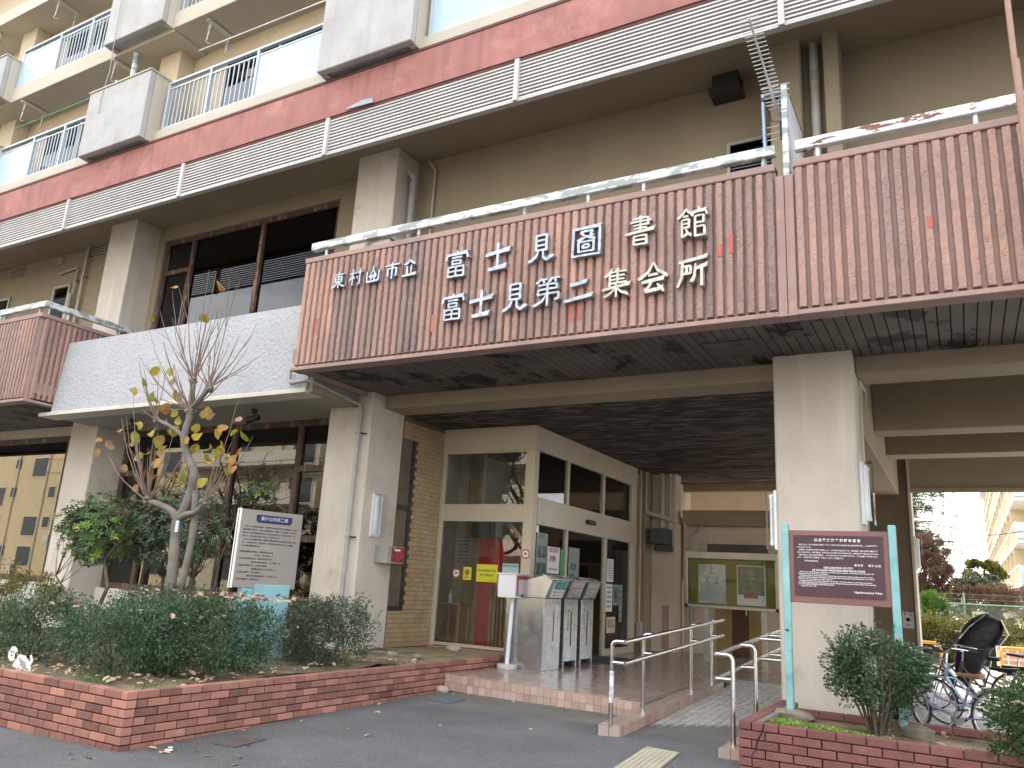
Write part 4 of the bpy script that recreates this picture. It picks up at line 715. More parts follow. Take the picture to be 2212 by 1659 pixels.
# ------------------------------------------------------------------ shrubs
lf_bushr = leafmat('fresh_green_leaf', (.03, .07, .02), (.065, .115, .035), (.14, .17, .06), 12, .4)
S_ = 'small-leaved clipped shrubs in the long brick planter'
bush('dark rounded clipped shrub at the far left end of the brick planter', (-9.1, 5.42, .76), (.85, .5, .30), 9500, .034, .018, lf_dark, 1, .44, group=S_, clumps=110, boxy=2.6, spiky=14)
bush('dark clipped shrub directly behind the planter corner, second from left', (-7.42, 5.30, .77), (.72, .48, .30), 8500, .034, .018, lf_dark, 2, .44, group=S_, clumps=100, boxy=2.6, spiky=12)
bush('broad clipped shrub with dead leaves on top, largest in the planter', (-7.25, 6.10, .80), (.95, .62, .36), 22000, .034, .018, lf_dark, 3, .44, group=S_, clumps=260, boxy=3., spiky=14)
bush('pale green loose shrub behind the big clipped one, under the bare tree', (-8.8, 7.0, .85), (1.3, .6, .38), 9000, .036, .018, lf_grey, 4, .45, group=S_, clumps=120, spiky=45)
bush('clipped shrub nearest the left pillar and the grey downpipe', (-6.72, 7.62, .84), (.55, .55, .42), 8000, .034, .018, lf_grey, 5, .45, group=S_, clumps=90, spiky=26)
bush('grey green shrub between the blue sign post and the long wall', (-7.7, 8.0, .78), (.8, .5, .34), 8000, .036, .018, lf_grey, 15, .45, group=S_, clumps=80, spiky=20)
bush('yellow green conifer-like bush at the left picture edge', (-12.3, 6.9, .85), (1.15, .7, .42), 9000, .05, .016, lf_yg, 6, .45, clumps=90)
bush('rounded dark shrub on bare stems in front of the right pillar', (-.74, 7.92, .96), (.40, .34, .33), 11500, .034, .018, lf_dark, 7, .42, stems=20, clumps=62, spiky=44, shell=.3)
bush('overgrown shrub with grass and dead leaves at the bottom right corner', (.60, 7.34, .68), (.52, .46, .29), 13000, .034, .018, lf_bushr, 8, .42, clumps=90, spiky=24, boxy=2.6)
t = thing('grass_tuft', 'dark strappy lily-like tuft in the gap between two clipped shrubs', 'plant', (-7.15, 5.7, .44)); m = MB(); r = random.Random(9)
for i in range(110):
    a = r.uniform(0, 6.3); L = r.uniform(.2, .42); b_ = Vector((-7.1 + r.uniform(-.16, .16), 5.62 + r.uniform(-.1, .1), .44)); e = b_ + Vector((math.cos(a) * L * .8, math.sin(a) * L * .8, L * .35)); mid = (b_ + e) / 2 + Vector((0, 0, L * .3)); s = Vector((-math.sin(a), math.cos(a), 0)) * .005
    m.add([b_ - s, b_ + s, mid - s, mid + s, e], [(0, 1, 3, 2), (2, 3, 4)])
m.build('blades', lf_dark, t)
def rosette_shrub(label, base, stems, L, W, mat, seed, per=9, jit=.12, name='shrub'):
    """open shrub: explicit crooked stems carrying rosettes of longer leaves"""
    t = thing(name, label, 'shrub', base); r = random.Random(seed); m = MB(); lv = MB()
    for pts, rad in stems: m.tube(pts, [rad * (1 - .6 * i / (len(pts) - 1)) for i in range(len(pts))], 6)
    ends = [Vector(p_) for pts, rad in stems for p_ in pts[len(pts) // 2:]]
    return t, m, lv, r, ends
def shrub2(label, base, c, rad, ros, L, W, mat, seed, stems, per=8, alt=None):
    t, m, lv, r, ends = rosette_shrub(label, base, stems, L, W, mat, seed); lv2 = MB(); c = Vector(c)
    for i in range(ros):
        v = rnd_unit(r); q = Vector((v.x * rad[0], v.y * rad[1], v.z * rad[2])) * (.35 + .65 * r.random() ** .6) + c
        a_ = min(ends, key=lambda e: (e - q).length); m.tube([a_, a_.lerp(q, .5) + rnd_unit(r) * .04, q], [.007, .005, .002], 4, cap=False)
        ax = (v + Vector((0, 0, .7))).normalized(); o1 = ax.orthogonal().normalized(); o2 = ax.cross(o1); tgt = lv2 if (alt and r.random() < .12) else lv
        for k in range(per):
            a2 = 2 * PI * k / per + r.uniform(-.3, .3); d = (o1 * math.cos(a2) + o2 * math.sin(a2) + ax * r.uniform(-.1, .6)).normalized(); s = r.uniform(.7, 1.2); leafy(tgt, q - ax * r.uniform(0, .03), d, ax, L * s, W * s)
    m.build('stems', dark_bark, t); lv.build('foliage', mat, t)
    if lv2.v: lv2.build('young_foliage', alt, t)
    return t
shrub2('open glossy green shrub on crooked stems left of the bare tree', (-11.0, 7.3, .42), (-11.2, 7.3, 1.98), (.74, .48, .58), 400, .085, .030, lf_mid, 21, [([(-11.0, 7.3, .42), (-10.75, 7.25, .8), (-10.6, 7.25, 1.15), (-10.85, 7.3, 1.5), (-11.1, 7.3, 1.9), (-11.3, 7.3, 2.2)], .035), ([(-11.05, 7.3, .42), (-11.35, 7.25, .85), (-11.65, 7.2, 1.15), (-11.8, 7.2, 1.25)], .022), ([(-10.85, 7.3, 1.5), (-10.6, 7.3, 1.8), (-10.5, 7.3, 2.2)], .02)], 8, lf_bright)
shrub2('dark leafy shrub in the shade behind the bare tree trunk', (-11.2, 8.6, .42), (-11.3, 8.6, 2.1), (1.6, .5, .75), 560, .10, .036, lf_dark, 22, [([(-11.2, 8.6, .42), (-11.2, 8.6, 1.3), (-11.5, 8.6, 2.0)], .04), ([(-10.7, 8.6, .42), (-10.5, 8.6, 1.3), (-10.2, 8.6, 2.2)], .035), ([(-11.2, 8.6, 1.3), (-12.0, 8.6, 1.8), (-12.5, 8.6, 2.4)], .03)], 7)
shrub2('slender variegated sapling reaching out above the city charter sign', (-9.9, 8.5, .42), (-9.25, 8.55, 2.66), (.42, .2, .17), 40, .10, .035, lf_grey, 23, [([(-9.9, 8.5, .42), (-9.85, 8.5, 1.6), (-9.6, 8.55, 2.45), (-9.3, 8.6, 2.6), (-8.9, 8.6, 2.8)], .014), ([(-9.6, 8.55, 2.45), (-9.0, 8.6, 2.5), (-8.5, 8.6, 2.62)], .008), ([(-9.0, 8.6, 2.5), (-8.75, 8.6, 2.4), (-8.66, 8.6, 2.2)], .007)], 7, lf_bright)
# ------------------------------------------------------------------ the pollarded tree
tree = thing('pollarded_tree', 'nearly bare pollarded tree with upright shoots and last yellow leaves before the white parapet', 'tree', (-9.05, 7.2, .4))
def smooth_path(P, k=4):
    P = [Vector(p) for p in P]; out_ = []
    for i in range(len(P) - 1):
        a, b, c, d = P[max(0, i - 1)], P[i], P[i + 1], P[min(len(P) - 1, i + 2)]
        for j in range(k): t_ = j / k; out_.append(.5 * ((2 * b) + (c - a) * t_ + (2 * a - 5 * b + 4 * c - d) * t_ * t_ + (3 * b - a - 3 * c + d) * t_ ** 3))
    return out_ + [P[-1]]
def limb(P, r0, r1, name, k=10):
    sp = smooth_path(P); n_ = len(sp); rr = random.Random(n_); MB().tube(sp, [(r0 + (r1 - r0) * i / (n_ - 1)) * rr.uniform(.93, 1.1) for i in range(n_)], k).build(name, bark, tree, smooth=True)
limb([(-9.05, 7.2, .3)] + TRUNK, .082, .066, 'trunk', 14); limb(LIMB1, .058, .038, 'limb'); limb(LIMB2, .064, .042, 'limb', 12); limb(LIMB3, .05, .032, 'limb'); limb(LIMB4, .042, .03, 'limb'); limb(LIMB5, .035, .022, 'limb'); limb(LIMB6, .045, .03, 'limb')
limb([(-9.1, 7.2, .5), (-9.0, 7.22, 1.4), (-8.98, 7.24, 2.0), (-9.05, 7.24, 2.5)], .045, .05, 'limb')
m = MB(); r = random.Random(31)
for P, n_, s in ((LIMB1[-1], 14, .055), (LIMB3[-1], 10, .04), (LIMB4[-1], 10, .045), (LIMB2[-1], 16, .06), (LIMB5[-1], 7, .03), (LIMB6[-1], 9, .04), (TRUNK[2], 2, .03), (TRUNK[1], 2, .03)):
    for i in range(n_):
        c = Vector(P) + rnd_unit(r) * s; q = r.uniform(.018, .036); m.lathe([(q * .4, -q), (q, -q * .3), (q * .9, q * .4), (q * .3, q)], c, 7)
m.build('knuckles', bark, tree, smooth=True)
tw_ = MB()
for i_ in range(46):
    P_ = r.choice((LIMB1[-1], LIMB1[-1], LIMB3[-1], LIMB4[-1], LIMB2[-1], LIMB2[-1], LIMB5[-1], LIMB6[-1])); a_ = r.uniform(0, 6.3); L_ = r.uniform(.35, 1.15); SHOOTS.append((P_, (P_[0] + math.cos(a_) * L_ * .42, P_[1] + math.sin(a_) * L_ * .35, P_[2] + L_ * r.uniform(.5, 1.))))
for a, b in SHOOTS:
    a, b = Vector(a), Vector(b); d = b - a; L = d.length; out_ = Vector((d.x, d.y, 0)); mid = a + out_ * .62 + Vector((0, 0, d.z * .38)) if d.z > .4 else a + d * .5
    P = []
    for j in range(9): t_ = j / 8; P.append((1 - t_) ** 2 * a + 2 * t_ * (1 - t_) * mid + t_ * t_ * b + rnd_unit(r) * .008)
    tw_.tube(P, [.0105 * (1 - .72 * j / 8) for j in range(9)], 5)
    if r.random() < .6:
        q = P[r.randint(3, 6)]; e = q + (d.normalized() + rnd_unit(r) * .35) * L * r.uniform(.25, .4); tw_.tube([q, q.lerp(e, .5) + Vector((0, 0, -.01)), e], [.006, .004, .002], 4)
tw_.build('shoots', twig_m, tree)
yl = [leafmat('tree_leaf_%s' % nme, a, b, None, 10, .5, .35) for nme, a, b in (('yellow', (.33, .25, .035), (.47, .36, .07)), ('orange', (.36, .18, .05), (.42, .25, .08)), ('green', (.21, .24, .03), (.35, .33, .06)), ('brown', (.22, .12, .07), (.38, .24, .16)))]
rl = []
for mt_i, mt in enumerate(yl):
    vs = [(0, 0, 0)]; k = 18
    for j in range(k): a = 2 * PI * j / k; q = .5 * (1 + .06 * math.cos(a) + .04 * math.sin(3 * a + mt_i) + .03 * math.sin(7 * a)); vs.append((.5 - q * math.cos(a), q * .92 * math.sin(a), .12 * abs(math.sin(a)) + .06 * math.sin(2 * a) + .03 * math.sin(5 * a)))
    vs[0] = (.5, 0, -.03); rl.append(MB().add(vs, [(0, 1 + j, 1 + (j + 1) % k) for j in range(k)]).mesh('leaf', mt, smooth=True))
fw = -fwd
for i, p in enumerate(LEAVES):
    k = 1 if i in (0, 1, 22, 34, 35, 41, 46, 47, 48) else (2 if i in (4, 8, 9, 14, 32, 33, 34, 43, 2) else (3 if i in (6, 11, 31, 49, 50, 16, 19) else r.choice((0, 0, 0, 1, 2))))
    s = r.uniform(.115, .185) * (.8 if i in (1, 2) else 1); nrm = (Vector((.5, -.8, .1)) + rnd_unit(r) * .95).normalized(); xa = (Vector((0, 0, -1)) + rnd_unit(r) * .8); xa = (xa - nrm * xa.dot(nrm)).normalized(); ya = nrm.cross(xa)
    o = piece(rl[k], 'leaf', tree, p); o.rotation_euler = Matrix((xa, ya, nrm)).transposed().to_euler(); o.scale = (s * r.uniform(.85, 1.2), s * r.uniform(.7, 1.05), s * r.uniform(.6, 2.6))
    q = Vector(p) - xa * .0; MB().tube([q, q - xa * .05 + Vector((0, 0, .02))], .002, 4).build('leaf_stalk', twig_m, tree) if i % 3 == 0 else None
tg = B(-9.15, -9.09, 7.08, 7.09, 1.93, 2.08).build('tag', pbr('pale_blue_tag', (.5, .62, .72), .6), tree)
# ------------------------------------------------------------------ metal lettering of the library name
# brush-cut characters drawn stroke by stroke: H heavy flared stroke, h horizontal, v vertical or bent, d diagonal
GL = {
'東': 'h1.3,8.3 8.7,8.3;v5,10 5,.0;v2.5,6.9 2.6,3.4;h2.3,6.9 7.6,6.9;v7.4,6.9 7.3,3.4;h2.6,5.2 7.4,5.2;h2.6,3.6 7.4,3.6;d4.8,3.4 2.8,1.4 .3,.2;d5.2,3.4 7.2,1.5 9.7,.5',
'村': 'h0,7 4.7,7.3;v2.4,9.9 2.4,0;d2.3,6.6 1.2,4.4 0,3.2;d2.7,5.6 4.1,4.2;h4.9,7.4 10,7.8;v8.2,10 8.2,.9 6.9,.4;d5.9,5.5 6.9,3.8',
'山': 'v.5,6.8 .8,.5;H.6,.5 9.3,.9;v9.5,7.2 9.1,.8;v5,10 5,7;d5,8 3.9,5.4 2.4,3.2;d5,8 6.1,5.6 7.6,3.3;d3,2.9 5,4.4 6.6,1.2;d3.2,1 5,4.4 7.2,3',
'市': 'v5,10 5,8.6;h.3,8.1 9.8,8.5;v2.1,6.4 2.2,1.6;h2,6.3 8,6.4;v7.9,6.4 7.8,2 6.8,2;v5,8.2 5,0',
'立': 'd5.2,10 3.9,8.3 1.2,7;d5.2,10 6.6,8.2 9,7.4;v3.3,6.2 3.6,1;v6.3,6.6 6.2,1;H0,.5 10,1',
'富': 'v5,10 5,8.8;H.6,8.5 9.3,8.8;v.9,8.6 .4,6.5;v9.2,8.8 9.6,6.9;h2.8,7.3 7.2,7.4;h3,6.2 7,6.2;v3.2,6.3 3.3,4.7;v6.8,6.3 6.7,4.7;h3.2,4.9 6.8,4.9;h1.6,3.8 8.4,3.9;v1.8,3.9 1.7,.2;v8.2,3.9 8.3,.2;h1.6,.3 8.4,.3;v5,3.9 5,.3;h1.8,2.1 8.2,2.1',
'士': 'v5,10 5,.6;H.1,6 10,7;H1.5,.6 8.8,1.1',
'見': 'h2.5,9.5 7.2,9.6;v2.7,9.6 2.8,4;v7,9.6 6.9,4;h2.7,7.6 7,7.7;h2.7,5.8 7,5.9;h2.7,4.1 7,4.1;d3.9,4 3,2 0,.2;d5.7,4 5.8,1.6 7.2,.5 10,2',
'圖': 'H.4,9.5 9.7,9.6;v.7,9.5 .5,.3;v9.3,9.6 9.3,.3;h.5,.4 9.5,.4;h3,8.3 7.2,8.4;v7.1,8.4 6.2,7.1;v3.1,8.3 4.2,7.1;d7.6,6.9 4.6,6.4 2.1,5.3;d4.2,7.1 6,6.2 8,5.6;h2.4,4.8 7.6,4.9;v2.5,4.9 2.6,1.5;v7.5,4.9 7.4,1.5;h2.5,1.6 7.5,1.6;h4,3.8 6,3.8;v4,3.8 4,2.7;v6,3.8 6,2.7;h4,2.7 6,2.7',
'書': 'v5,10 5,4.4;h2.4,9 7.8,9.1;v7.7,9.1 7.7,6.6;h1.4,7.9 8.9,8;h2.4,6.7 7.7,6.8;h2.8,5.6 7.3,5.7;H-.1,4.1 10.1,4.9;h2.6,3 7.4,3.1;v2.8,3.1 2.9,.1;v7.2,3.1 7.2,.1;h2.8,1.7 7.2,1.7;h2.8,.2 7.2,.2',
'館': 'd2.8,10 1.8,8.4 0,7;d2.8,10 3.6,8.9 5,8;h1.8,7.4 3.7,7.5;h1.4,6.3 4,6.4;v3.9,6.4 3.8,3.6;h1.5,5 3.8,5;h1.5,3.7 3.8,3.7;v1.5,6.3 1.6,.5;d1.6,.6 2.6,1.2 3.6,2;d2.8,3.2 3.6,1.8 4.8,1;v7.3,10 7.3,8.8;H5.2,8.4 9.7,8.6;v5.4,8.5 5,7.1;v9.5,8.6 9.9,7;h6,6.9 8.9,7;v8.8,7 8.7,4.6;h6,4.7 8.8,4.7;v6,6.9 6,.3;h6,3.3 9.2,3.4;v9.1,3.4 9.1,.3;h6,.4 9.1,.4',
'第': 'd2.6,10 1.8,8.9 .8,8.2;h2,9.2 4.7,9.4;d3.3,9 3.8,8.2;d6.6,10 6,9 5.2,8.4;h6,9.3 9.2,9.6;d7.4,9.1 7.9,8.2;h1.6,7.4 8.3,7.5;v8.2,7.5 8.2,5.8;h1.8,5.8 8.3,5.9;v1.9,5.8 1.5,4.2;h1.4,4.1 9.1,4.3;v9,4.3 8.9,2.3 7.6,2;v5,8.2 5,0;d4.7,3.9 3.2,1.8 .1,.2',
'二': 'H2,7.4 8,8.4;H0,1.2 10,2.8',
'集': 'd3.4,10 2.4,8.4 .8,7.2;v2.6,8.6 2.6,3.9;d5.9,10 5,8.9;h2.6,8.6 8.5,8.8;h2.6,7.3 7.9,7.4;h2.6,6 7.9,6.1;h2.6,4.7 8.7,4.9;v5.4,8.6 5.4,4.6;H.1,2.8 10,4;v5,4.4 5,0;d4.6,2.8 3,1.4 .6,.2;d5.4,2.8 7,1.5 9.4,.6',
'会': 'd5.1,10 3.4,7.2 0,4.9;d5.1,10 6.6,7.4 10,5.4;h3.4,6 6.7,6.2;H1,3.9 9,4.6;d4.6,4 3.6,2.4 2.3,1 ;H2.3,.8 8.4,1.4;d6.4,3 8.8,.6',
'所': 'H.5,8.7 10,9.8;v1.7,8.6 1.5,3.4 .1,.2;h1.8,7 4.6,7.1;v4.5,7.1 4.4,4.4;h1.8,4.5 4.5,4.5;v3.1,7 3.1,4.5;d6,7.8 5.7,3.6 4.7,1.4;H6,5.9 10,6.9;v8,6.2 8,-.2'}
def stroke_mesh(ch, mat):
    m = MB(); rr = random.Random(ord(ch)); n_ = GL[ch].count(';'); base = .93 if n_ < 6 else (.77 if n_ < 11 else .65)
    for k, s_ in enumerate(GL[ch].split(';')):
        P = [Vector([float(v) for v in q.split(',')]) for q in s_[1:].split()]; kind = s_[0]; Q = []
        for a, b_ in zip(P, P[1:]): Q += [a.lerp(b_, t_) for t_ in (0, .34, .67)]
        Q.append(P[-1]); L = len(Q); Ls, Rs = [], []
        for i, q in enumerate(Q):
            d = (Q[min(L - 1, i + 1)] - Q[max(0, i - 1)]).normalized(); nn_ = Vector((-d.y, d.x)); t_ = i / (L - 1)
            w_ = base * ({'H': .62 + .25 * t_, 'h': .50, 'v': .60, 'd': .42 + .42 * t_}[kind]) * rr.uniform(.93, 1.07)
            if kind in 'Hh': q = q + Vector((0, .10 * math.sin(t_ * 3)))
            Ls.append(q + nn_ * w_); Rs.append(q - nn_ * w_)
        if kind == 'H': Ls[-1] = Ls[-1] + Vector((.25, .35)); Rs[-1] = Rs[-1] + Vector((-.5, .1))
        if kind == 'd': Ls[-1] = Ls[-1].lerp(Rs[-1], .35); 
        y0, y1 = -.5 - .012 * k, .5 - .004 * k; vs = []
        for A, Bq in zip(Ls, Rs): vs += [(A.x / 10, y0, A.y / 10), (Bq.x / 10, y0, Bq.y / 10), (A.x / 10, y1, A.y / 10), (Bq.x / 10, y1, Bq.y / 10)]
        fs = [(0, 1, 3, 2), (4 * L - 4, 4 * L - 2, 4 * L - 1, 4 * L - 3)]
        for i in range(L - 1): a = 4 * i; fs += [(a, a + 4, a + 5, a + 1), (a + 2, a + 3, a + 7, a + 6), (a, a + 2, a + 6, a + 4), (a + 1, a + 5, a + 7, a + 3)]
        m.add(vs, fs)
    return m.mesh('character', mat)
def met_mat(name, col, r2):
    return pbr(name, col, r2, .6, var=.3, vs=14, fine=.1, fs=40)
mets = [met_mat('weathered_silver_letter', (.36, .39, .43), .34), met_mat('worn_pale_letter', (.47, .44, .38), .42)]
SIGN = ((('weathered metal lettering 東村山市立, smaller group at the left of the ribbed fascia', 'library name sign'), [('東', -7.294, 5.473, .24), ('村', -6.986, 5.473, .24), ('山', -6.681, 5.471, .24), ('市', -6.355, 5.471, .24), ('立', -6.066, 5.468, .24)]),
        (('weathered metal lettering 富士見圖書館, upper row of large characters on the fascia', 'library name sign'), [('富', -5.313, 5.396, .365), ('士', -4.708, 5.401, .365), ('見', -4.104, 5.41, .36), ('圖', -3.519, 5.403, .39), ('書', -2.862, 5.41, .365), ('館', -2.273, 5.393, .36)]),
        (('weathered metal lettering 富士見第二集会所, lower row of large characters on the fascia', 'hall name sign'), [('富', -5.322, 4.818, .355), ('士', -4.904, 4.811, .355), ('見', -4.428, 4.83, .36), ('第', -4.007, 4.84, .365), ('二', -3.597, 4.798, .36), ('集', -3.132, 4.829, .35), ('会', -2.714, 4.822, .36), ('所', -2.275, 4.834, .36)]))
for (lb_, ct_), chars in SIGN:
    x0 = chars[0][1]; t = thing('metal_lettering', lb_, 'sign', (x0, 7.7, chars[0][2] - .2))
    for i, (c_, x, z, h) in enumerate(chars):
        big = h > .3; me = stroke_mesh(c_, mets[1 if (big and x > -3.2) else 0])
        co = [v.co for v in me.vertices]; x1, x2 = min(v.x for v in co), max(v.x for v in co); z1, z2 = min(v.z for v in co), max(v.z for v in co)
        sx = h * .99 / (x2 - x1) if c_ != '二' else h * 1.05 / (x2 - x1); sz = (h if c_ != '二' else .27) / (z2 - z1)
        sx *= .98
        me.transform(Matrix.Diagonal((sx, .075 if big else .05, sz, 1)) @ Matrix.Translation((-(x1 + x2) / 2, 0, -(z1 + z2) / 2))); piece(me, 'character', t, (x, 7.672, z))
# ------------------------------------------------------------------ declaration sign
maroon = pbr('maroon_plate', (.040, .014, .033), .30, var=.25, vs=1.5, fine=.04, spec=.6); brown_fr = pbr('rose_brown_frame', (.19, .085, .075), .5, var=.1, vs=2)
turq = pbr('turquoise_post_paint', (.215, .42, .42), .6, var=.12, vs=5, peel_or_tint=(.15, .33, .36), peelth=(.56, .62), ps=9); letter = pbr('white_lettering', (.66, .63, .63), .6, var=.04)
t = thing('declaration_sign', 'maroon city declaration signboard on two turquoise posts before the right pillar', 'signboard', (-1.05, 8.2, .45))
for x in (-1.507, -.552): B(x - .033, x + .033, 8.17, 8.24, .42, 2.235).build('post', turq, t, .006)
fr = MB(); fr.box(-1.473, -.586, 8.185, 8.215, 1.49, 2.175); fr.build('frame', brown_fr, t, .004); B(-1.43, -.632, 8.178, 8.186, 1.555, 2.128).build('plate', maroon, t)
cx = -1.031
def st(body, size, x, z, al='LEFT', **k): text(body, size, letter, t, (x, 8.1765, z), name='inscription', align=al, off=k.pop('off', .0004), ext=.0004, **k)
st('核兵器廃絶平和都市宣言', .030, cx, 2.082, 'CENTER', spacing=1.55, off=.0011)
jp = ['　地球上には、全ての生命と文明を一瞬にして滅亡させてなお余りある核兵器が存在し、人々はその脅威', 'にさらされている。', '　世界唯一の核被爆体験を持つ国民として、いかなる理由においても、再び広島・長崎のあの惨禍を繰り', '返してはならない。我々市民は、核兵器がいかに危険なものであるかを、全世界に強く訴えるものである。', '　東村山市は、核時に自然を破壊し、人類の滅亡をもたらす核兵器の廃絶と、人類共通の平和の願いをこ', 'めて、「核兵器廃絶平和都市」であることをここに宣言する。']
for i, s in enumerate(jp): st(s, .0152, -1.395, 2.045 - .0245 * i, off=.0005)
st('昭和62年9月25日', .0165, -1.33, 1.892, off=.0005); st('東 京 都　　東 村 山 市', .022, -.66, 1.866, 'RIGHT', off=.0007)
st('DECLARATION OF CITY', .024, cx, 1.825, 'CENTER', off=.0008); st('AS NUCLEAR WEAPONS-FREE PEACE ZONE', .024, cx, 1.800, 'CENTER', off=.0008)
en = ['   We are now exposed to the existence of too many nuclear weapons on this earth, which threatens the', 'instant destruction of all life and civilization.', '   In Japanese, and the only people in the world to have experienced nuclear bombing, we wish to never', 'repeat the terrible disaster of Hiroshima and Nagasaki. We townspeople make bold petition to the whole', 'world as to the real tragedy of nuclear weapons.', '   In Higashimurayama, we make petition for the abolition of nuclear weapons, which have the capacity', 'of instantly destroying nature and humanity, and for eternal human peace, and hereby declare this township', 'as a “NUCLEAR WEAPONS-FREE PEACE ZONE”', '     September 25th, 1987']
for i, s in enumerate(en): st(s, .0162, -1.395, 1.789 - .0165 * i, sx=.97, off=.0004)
st('Higashimurayama Tokyo', .024, -.66, 1.622, 'RIGHT', off=.0007)
# ------------------------------------------------------------------ city charter sign (stainless plates on a blue box post)
A_ = Vector((-7.86, 7.0, 0)); ang = math.atan2(.83, .25)
cs = thing('charter_sign', 'stainless steel city charter plates on a pale blue box post in the planter', 'signboard', (A_.x, A_.y, .44), rotz=ang)
plate_m = pbr('dull_stainless_plate', (.30, .27, .235), .48, .45, var=.06, vs=1.5, fine=.03); blue_box = pbr('pale_blue_box', (.22, .41, .45), .55, var=.06, vs=2); navy = pbr('navy_label', (.012, .018, .075), .5)
def lbuild(mb, name, mat, parent, bev=0.):      # local coordinates of a turned thing
    me = mb.mesh(name, mat, bev); o = bpy.data.objects.new(name, me); put(o, parent); return o
lbuild(B(0, .87, -.012, .012, .84, 1.80), 'plate', plate_m, cs, .003); lbuild(B(0, .87, .045, .069, .84, 1.80), 'plate', plate_m, cs, .003); lbuild(B(.012, .85, .012, .045, .85, 1.79), 'plate_core', brown_wood, cs)
lbuild(B(-.002, .014, -.018, .012, .835, 1.805), 'edge_strip', pbr('edge_highlight_steel', (.75, .74, .70), .35, .3), cs); lbuild(B(-.002, .014, .045, .072, .835, 1.805), 'edge_strip', MATS['edge_highlight_steel'], cs)  # paler steel colour paints a sunlit reflection on the plate edges
lbuild(B(.30, .78, -.06, .10, -.05, .885), 'box_post', blue_box, cs, .004); lbuild(B(.14, .30, -.03, .08, -.05, .83), 'box_post', pbr('stained_blue_box', (.17, .38, .44), .6, var=.15, vs=8), cs, .004)
lbuild(B(.22, .72, -.0145, -.012, 1.665, 1.745), 'title_label', navy, cs); lbuild(B(.24, .70, -.0150, -.0145, 1.645, 1.665), 'title_label', navy, cs)
def lt(body, size, x, z, mat=ink, al='LEFT', **k):
    me = text_mesh('inscription', body, size, mat, ext=.0004, align=al, **k); o = bpy.data.objects.new('inscription', me); put(o, cs); o.location = (x, -.0155, z)
lt('東村山市民憲章', .052, .47, 1.697, pbr('pale_title', (.5, .48, .52), .6), 'CENTER', off=.001, spacing=1.1)
ch = ['　わたくしたち東村山市民は、先祖が築かれた郷土の歴史と伝統を誇り、緑と水', '豊かな自然に恵まれ、ふるさとの自然を守り、豊かなくらしを願い、あしたを', '見つめて、友愛の輪を広げながら、互いに力をあわせ、住みよいまちづくりを', 'めざして、たゆまぬ努力をつづけることをちかいます。', '　わたくしたちの東村山市は、武蔵野の面影を残す緑と水に恵まれた美しいまち', 'です。この自然を愛し、文化を育て、平和で明るい未来をひらくことを願い、', 'ここに市民憲章を定めます。']
for i, s in enumerate(ch): lt(s, .021, .06, 1.60 - .040 * i, off=.0006)
for i, s in enumerate(['１豊かな自然を大切にし　緑のあるきれいな', '　　　　　　　　　まちを　つくりましょう', '２心とからだをきたえ　たがいに敬愛しあう', '　　　　　　　うるおいのあるまちを　つくりましょう', '３伝統と文化を育て　働きがいのある', '　　　　　　　　活気あるまちを　つくりましょう', '４きまりを守り　すこやかで', '　　　　　　思いやりのあるまちを　つくりましょう', '５教育を重んじ　未来をひらく']): lt(s, .023, .05, 1.29 - .042 * i, off=.0009)
# ------------------------------------------------------------------ handrails
def rail_tubes(t, segs, r=.0225, name='rail'):
    for P in segs: MB().tube(P, r, 12).build(name, steel, t, smooth=True)
hl = thing('handrail', 'double stainless steel handrail on the tiled kerb left of the ramp', 'handrail', (-3.16, 9.6, .2))
LP = ((7.80, 1.005), (8.72, 1.052), (10.5, 1.13), (11.46, 1.172)); xp, xr = -3.15, -3.02
for y, zt in LP:
    z0 = kz(y); MB().tube([(xp, y, z0 - .01)] + [(xp, y, zt - .05)] + [(xp + .05 - .05 * math.cos(a), y, zt - .05 + .05 * math.sin(a)) for a in (.4, .8, 1.2, 1.57)] + [(xr, y, zt)], .0215, 12).build('post', steel, hl, smooth=True)
    MB().tube([(xp, y, zt - .205), (xr, y, zt - .205)], .019, 10).build('bracket', steel, hl, smooth=True)
rail_tubes(hl, [[(xr, 7.80, 1.005), (xr, 8.1, 1.02), (xr, 11.6, 1.18)], [(xr, 7.80, .80), (xr, 8.1, .815), (xr, 11.6, .972)]])
hr = thing('handrail', 'double stainless steel handrail right of the ramp, partly behind the pillar', 'handrail', (-1.93, 9.6, .2)); xp, xr = -1.92, -2.07
for y, zt in ((7.70, .98), (8.62, 1.03)):
    MB().tube([(xp, y, RZ(y) - .02), (xp, y, zt - .05)] + [(xp - .05 + .05 * math.cos(a), y, zt - .05 + .05 * math.sin(a)) for a in (.4, .8, 1.2, 1.57)] + [(xr, y, zt)], .0215, 12).build('post', steel, hr, smooth=True)
    MB().tube([(xp, y, zt - .215), (xr, y, zt - .215)], .019, 10).build('bracket', steel, hr, smooth=True)
rail_tubes(hr, [[(xr, 7.70, .98), (xr, 8.1, 1.0), (xr, 11.8, 1.17)], [(xr, 7.70, .765), (xr, 8.1, .785), (xr, 11.8, .955)]])
for y in (9.50, 9.98, 11.0, 12.0):
    zt = .98 + .0475 * (y - 7.7)
    for z in (zt, zt - .215): MB().tube([(xr, y, z), (-1.78 if y < 10.1 else -1.0, y, z)], .0205, 10).build('wall_bracket', steel, hr, smooth=True)
rail_tubes(hr, [[(-2.07, 11.8, 1.17), (-2.07, 14.2, 1.17)], [(-2.07, 11.8, .955), (-2.07, 14.2, .955)]])
o = MB().tube([(-3.15, 7.80, .42), (-3.15, 7.80, .72)], .0228, 12, cap=False); o.build('torn_sticker', pbr('torn_sticker', (.70, .72, .73), .6, peel_or_tint=(.4, .4, .4), peelth=(.5, .52), ps=20), hl, smooth=True)
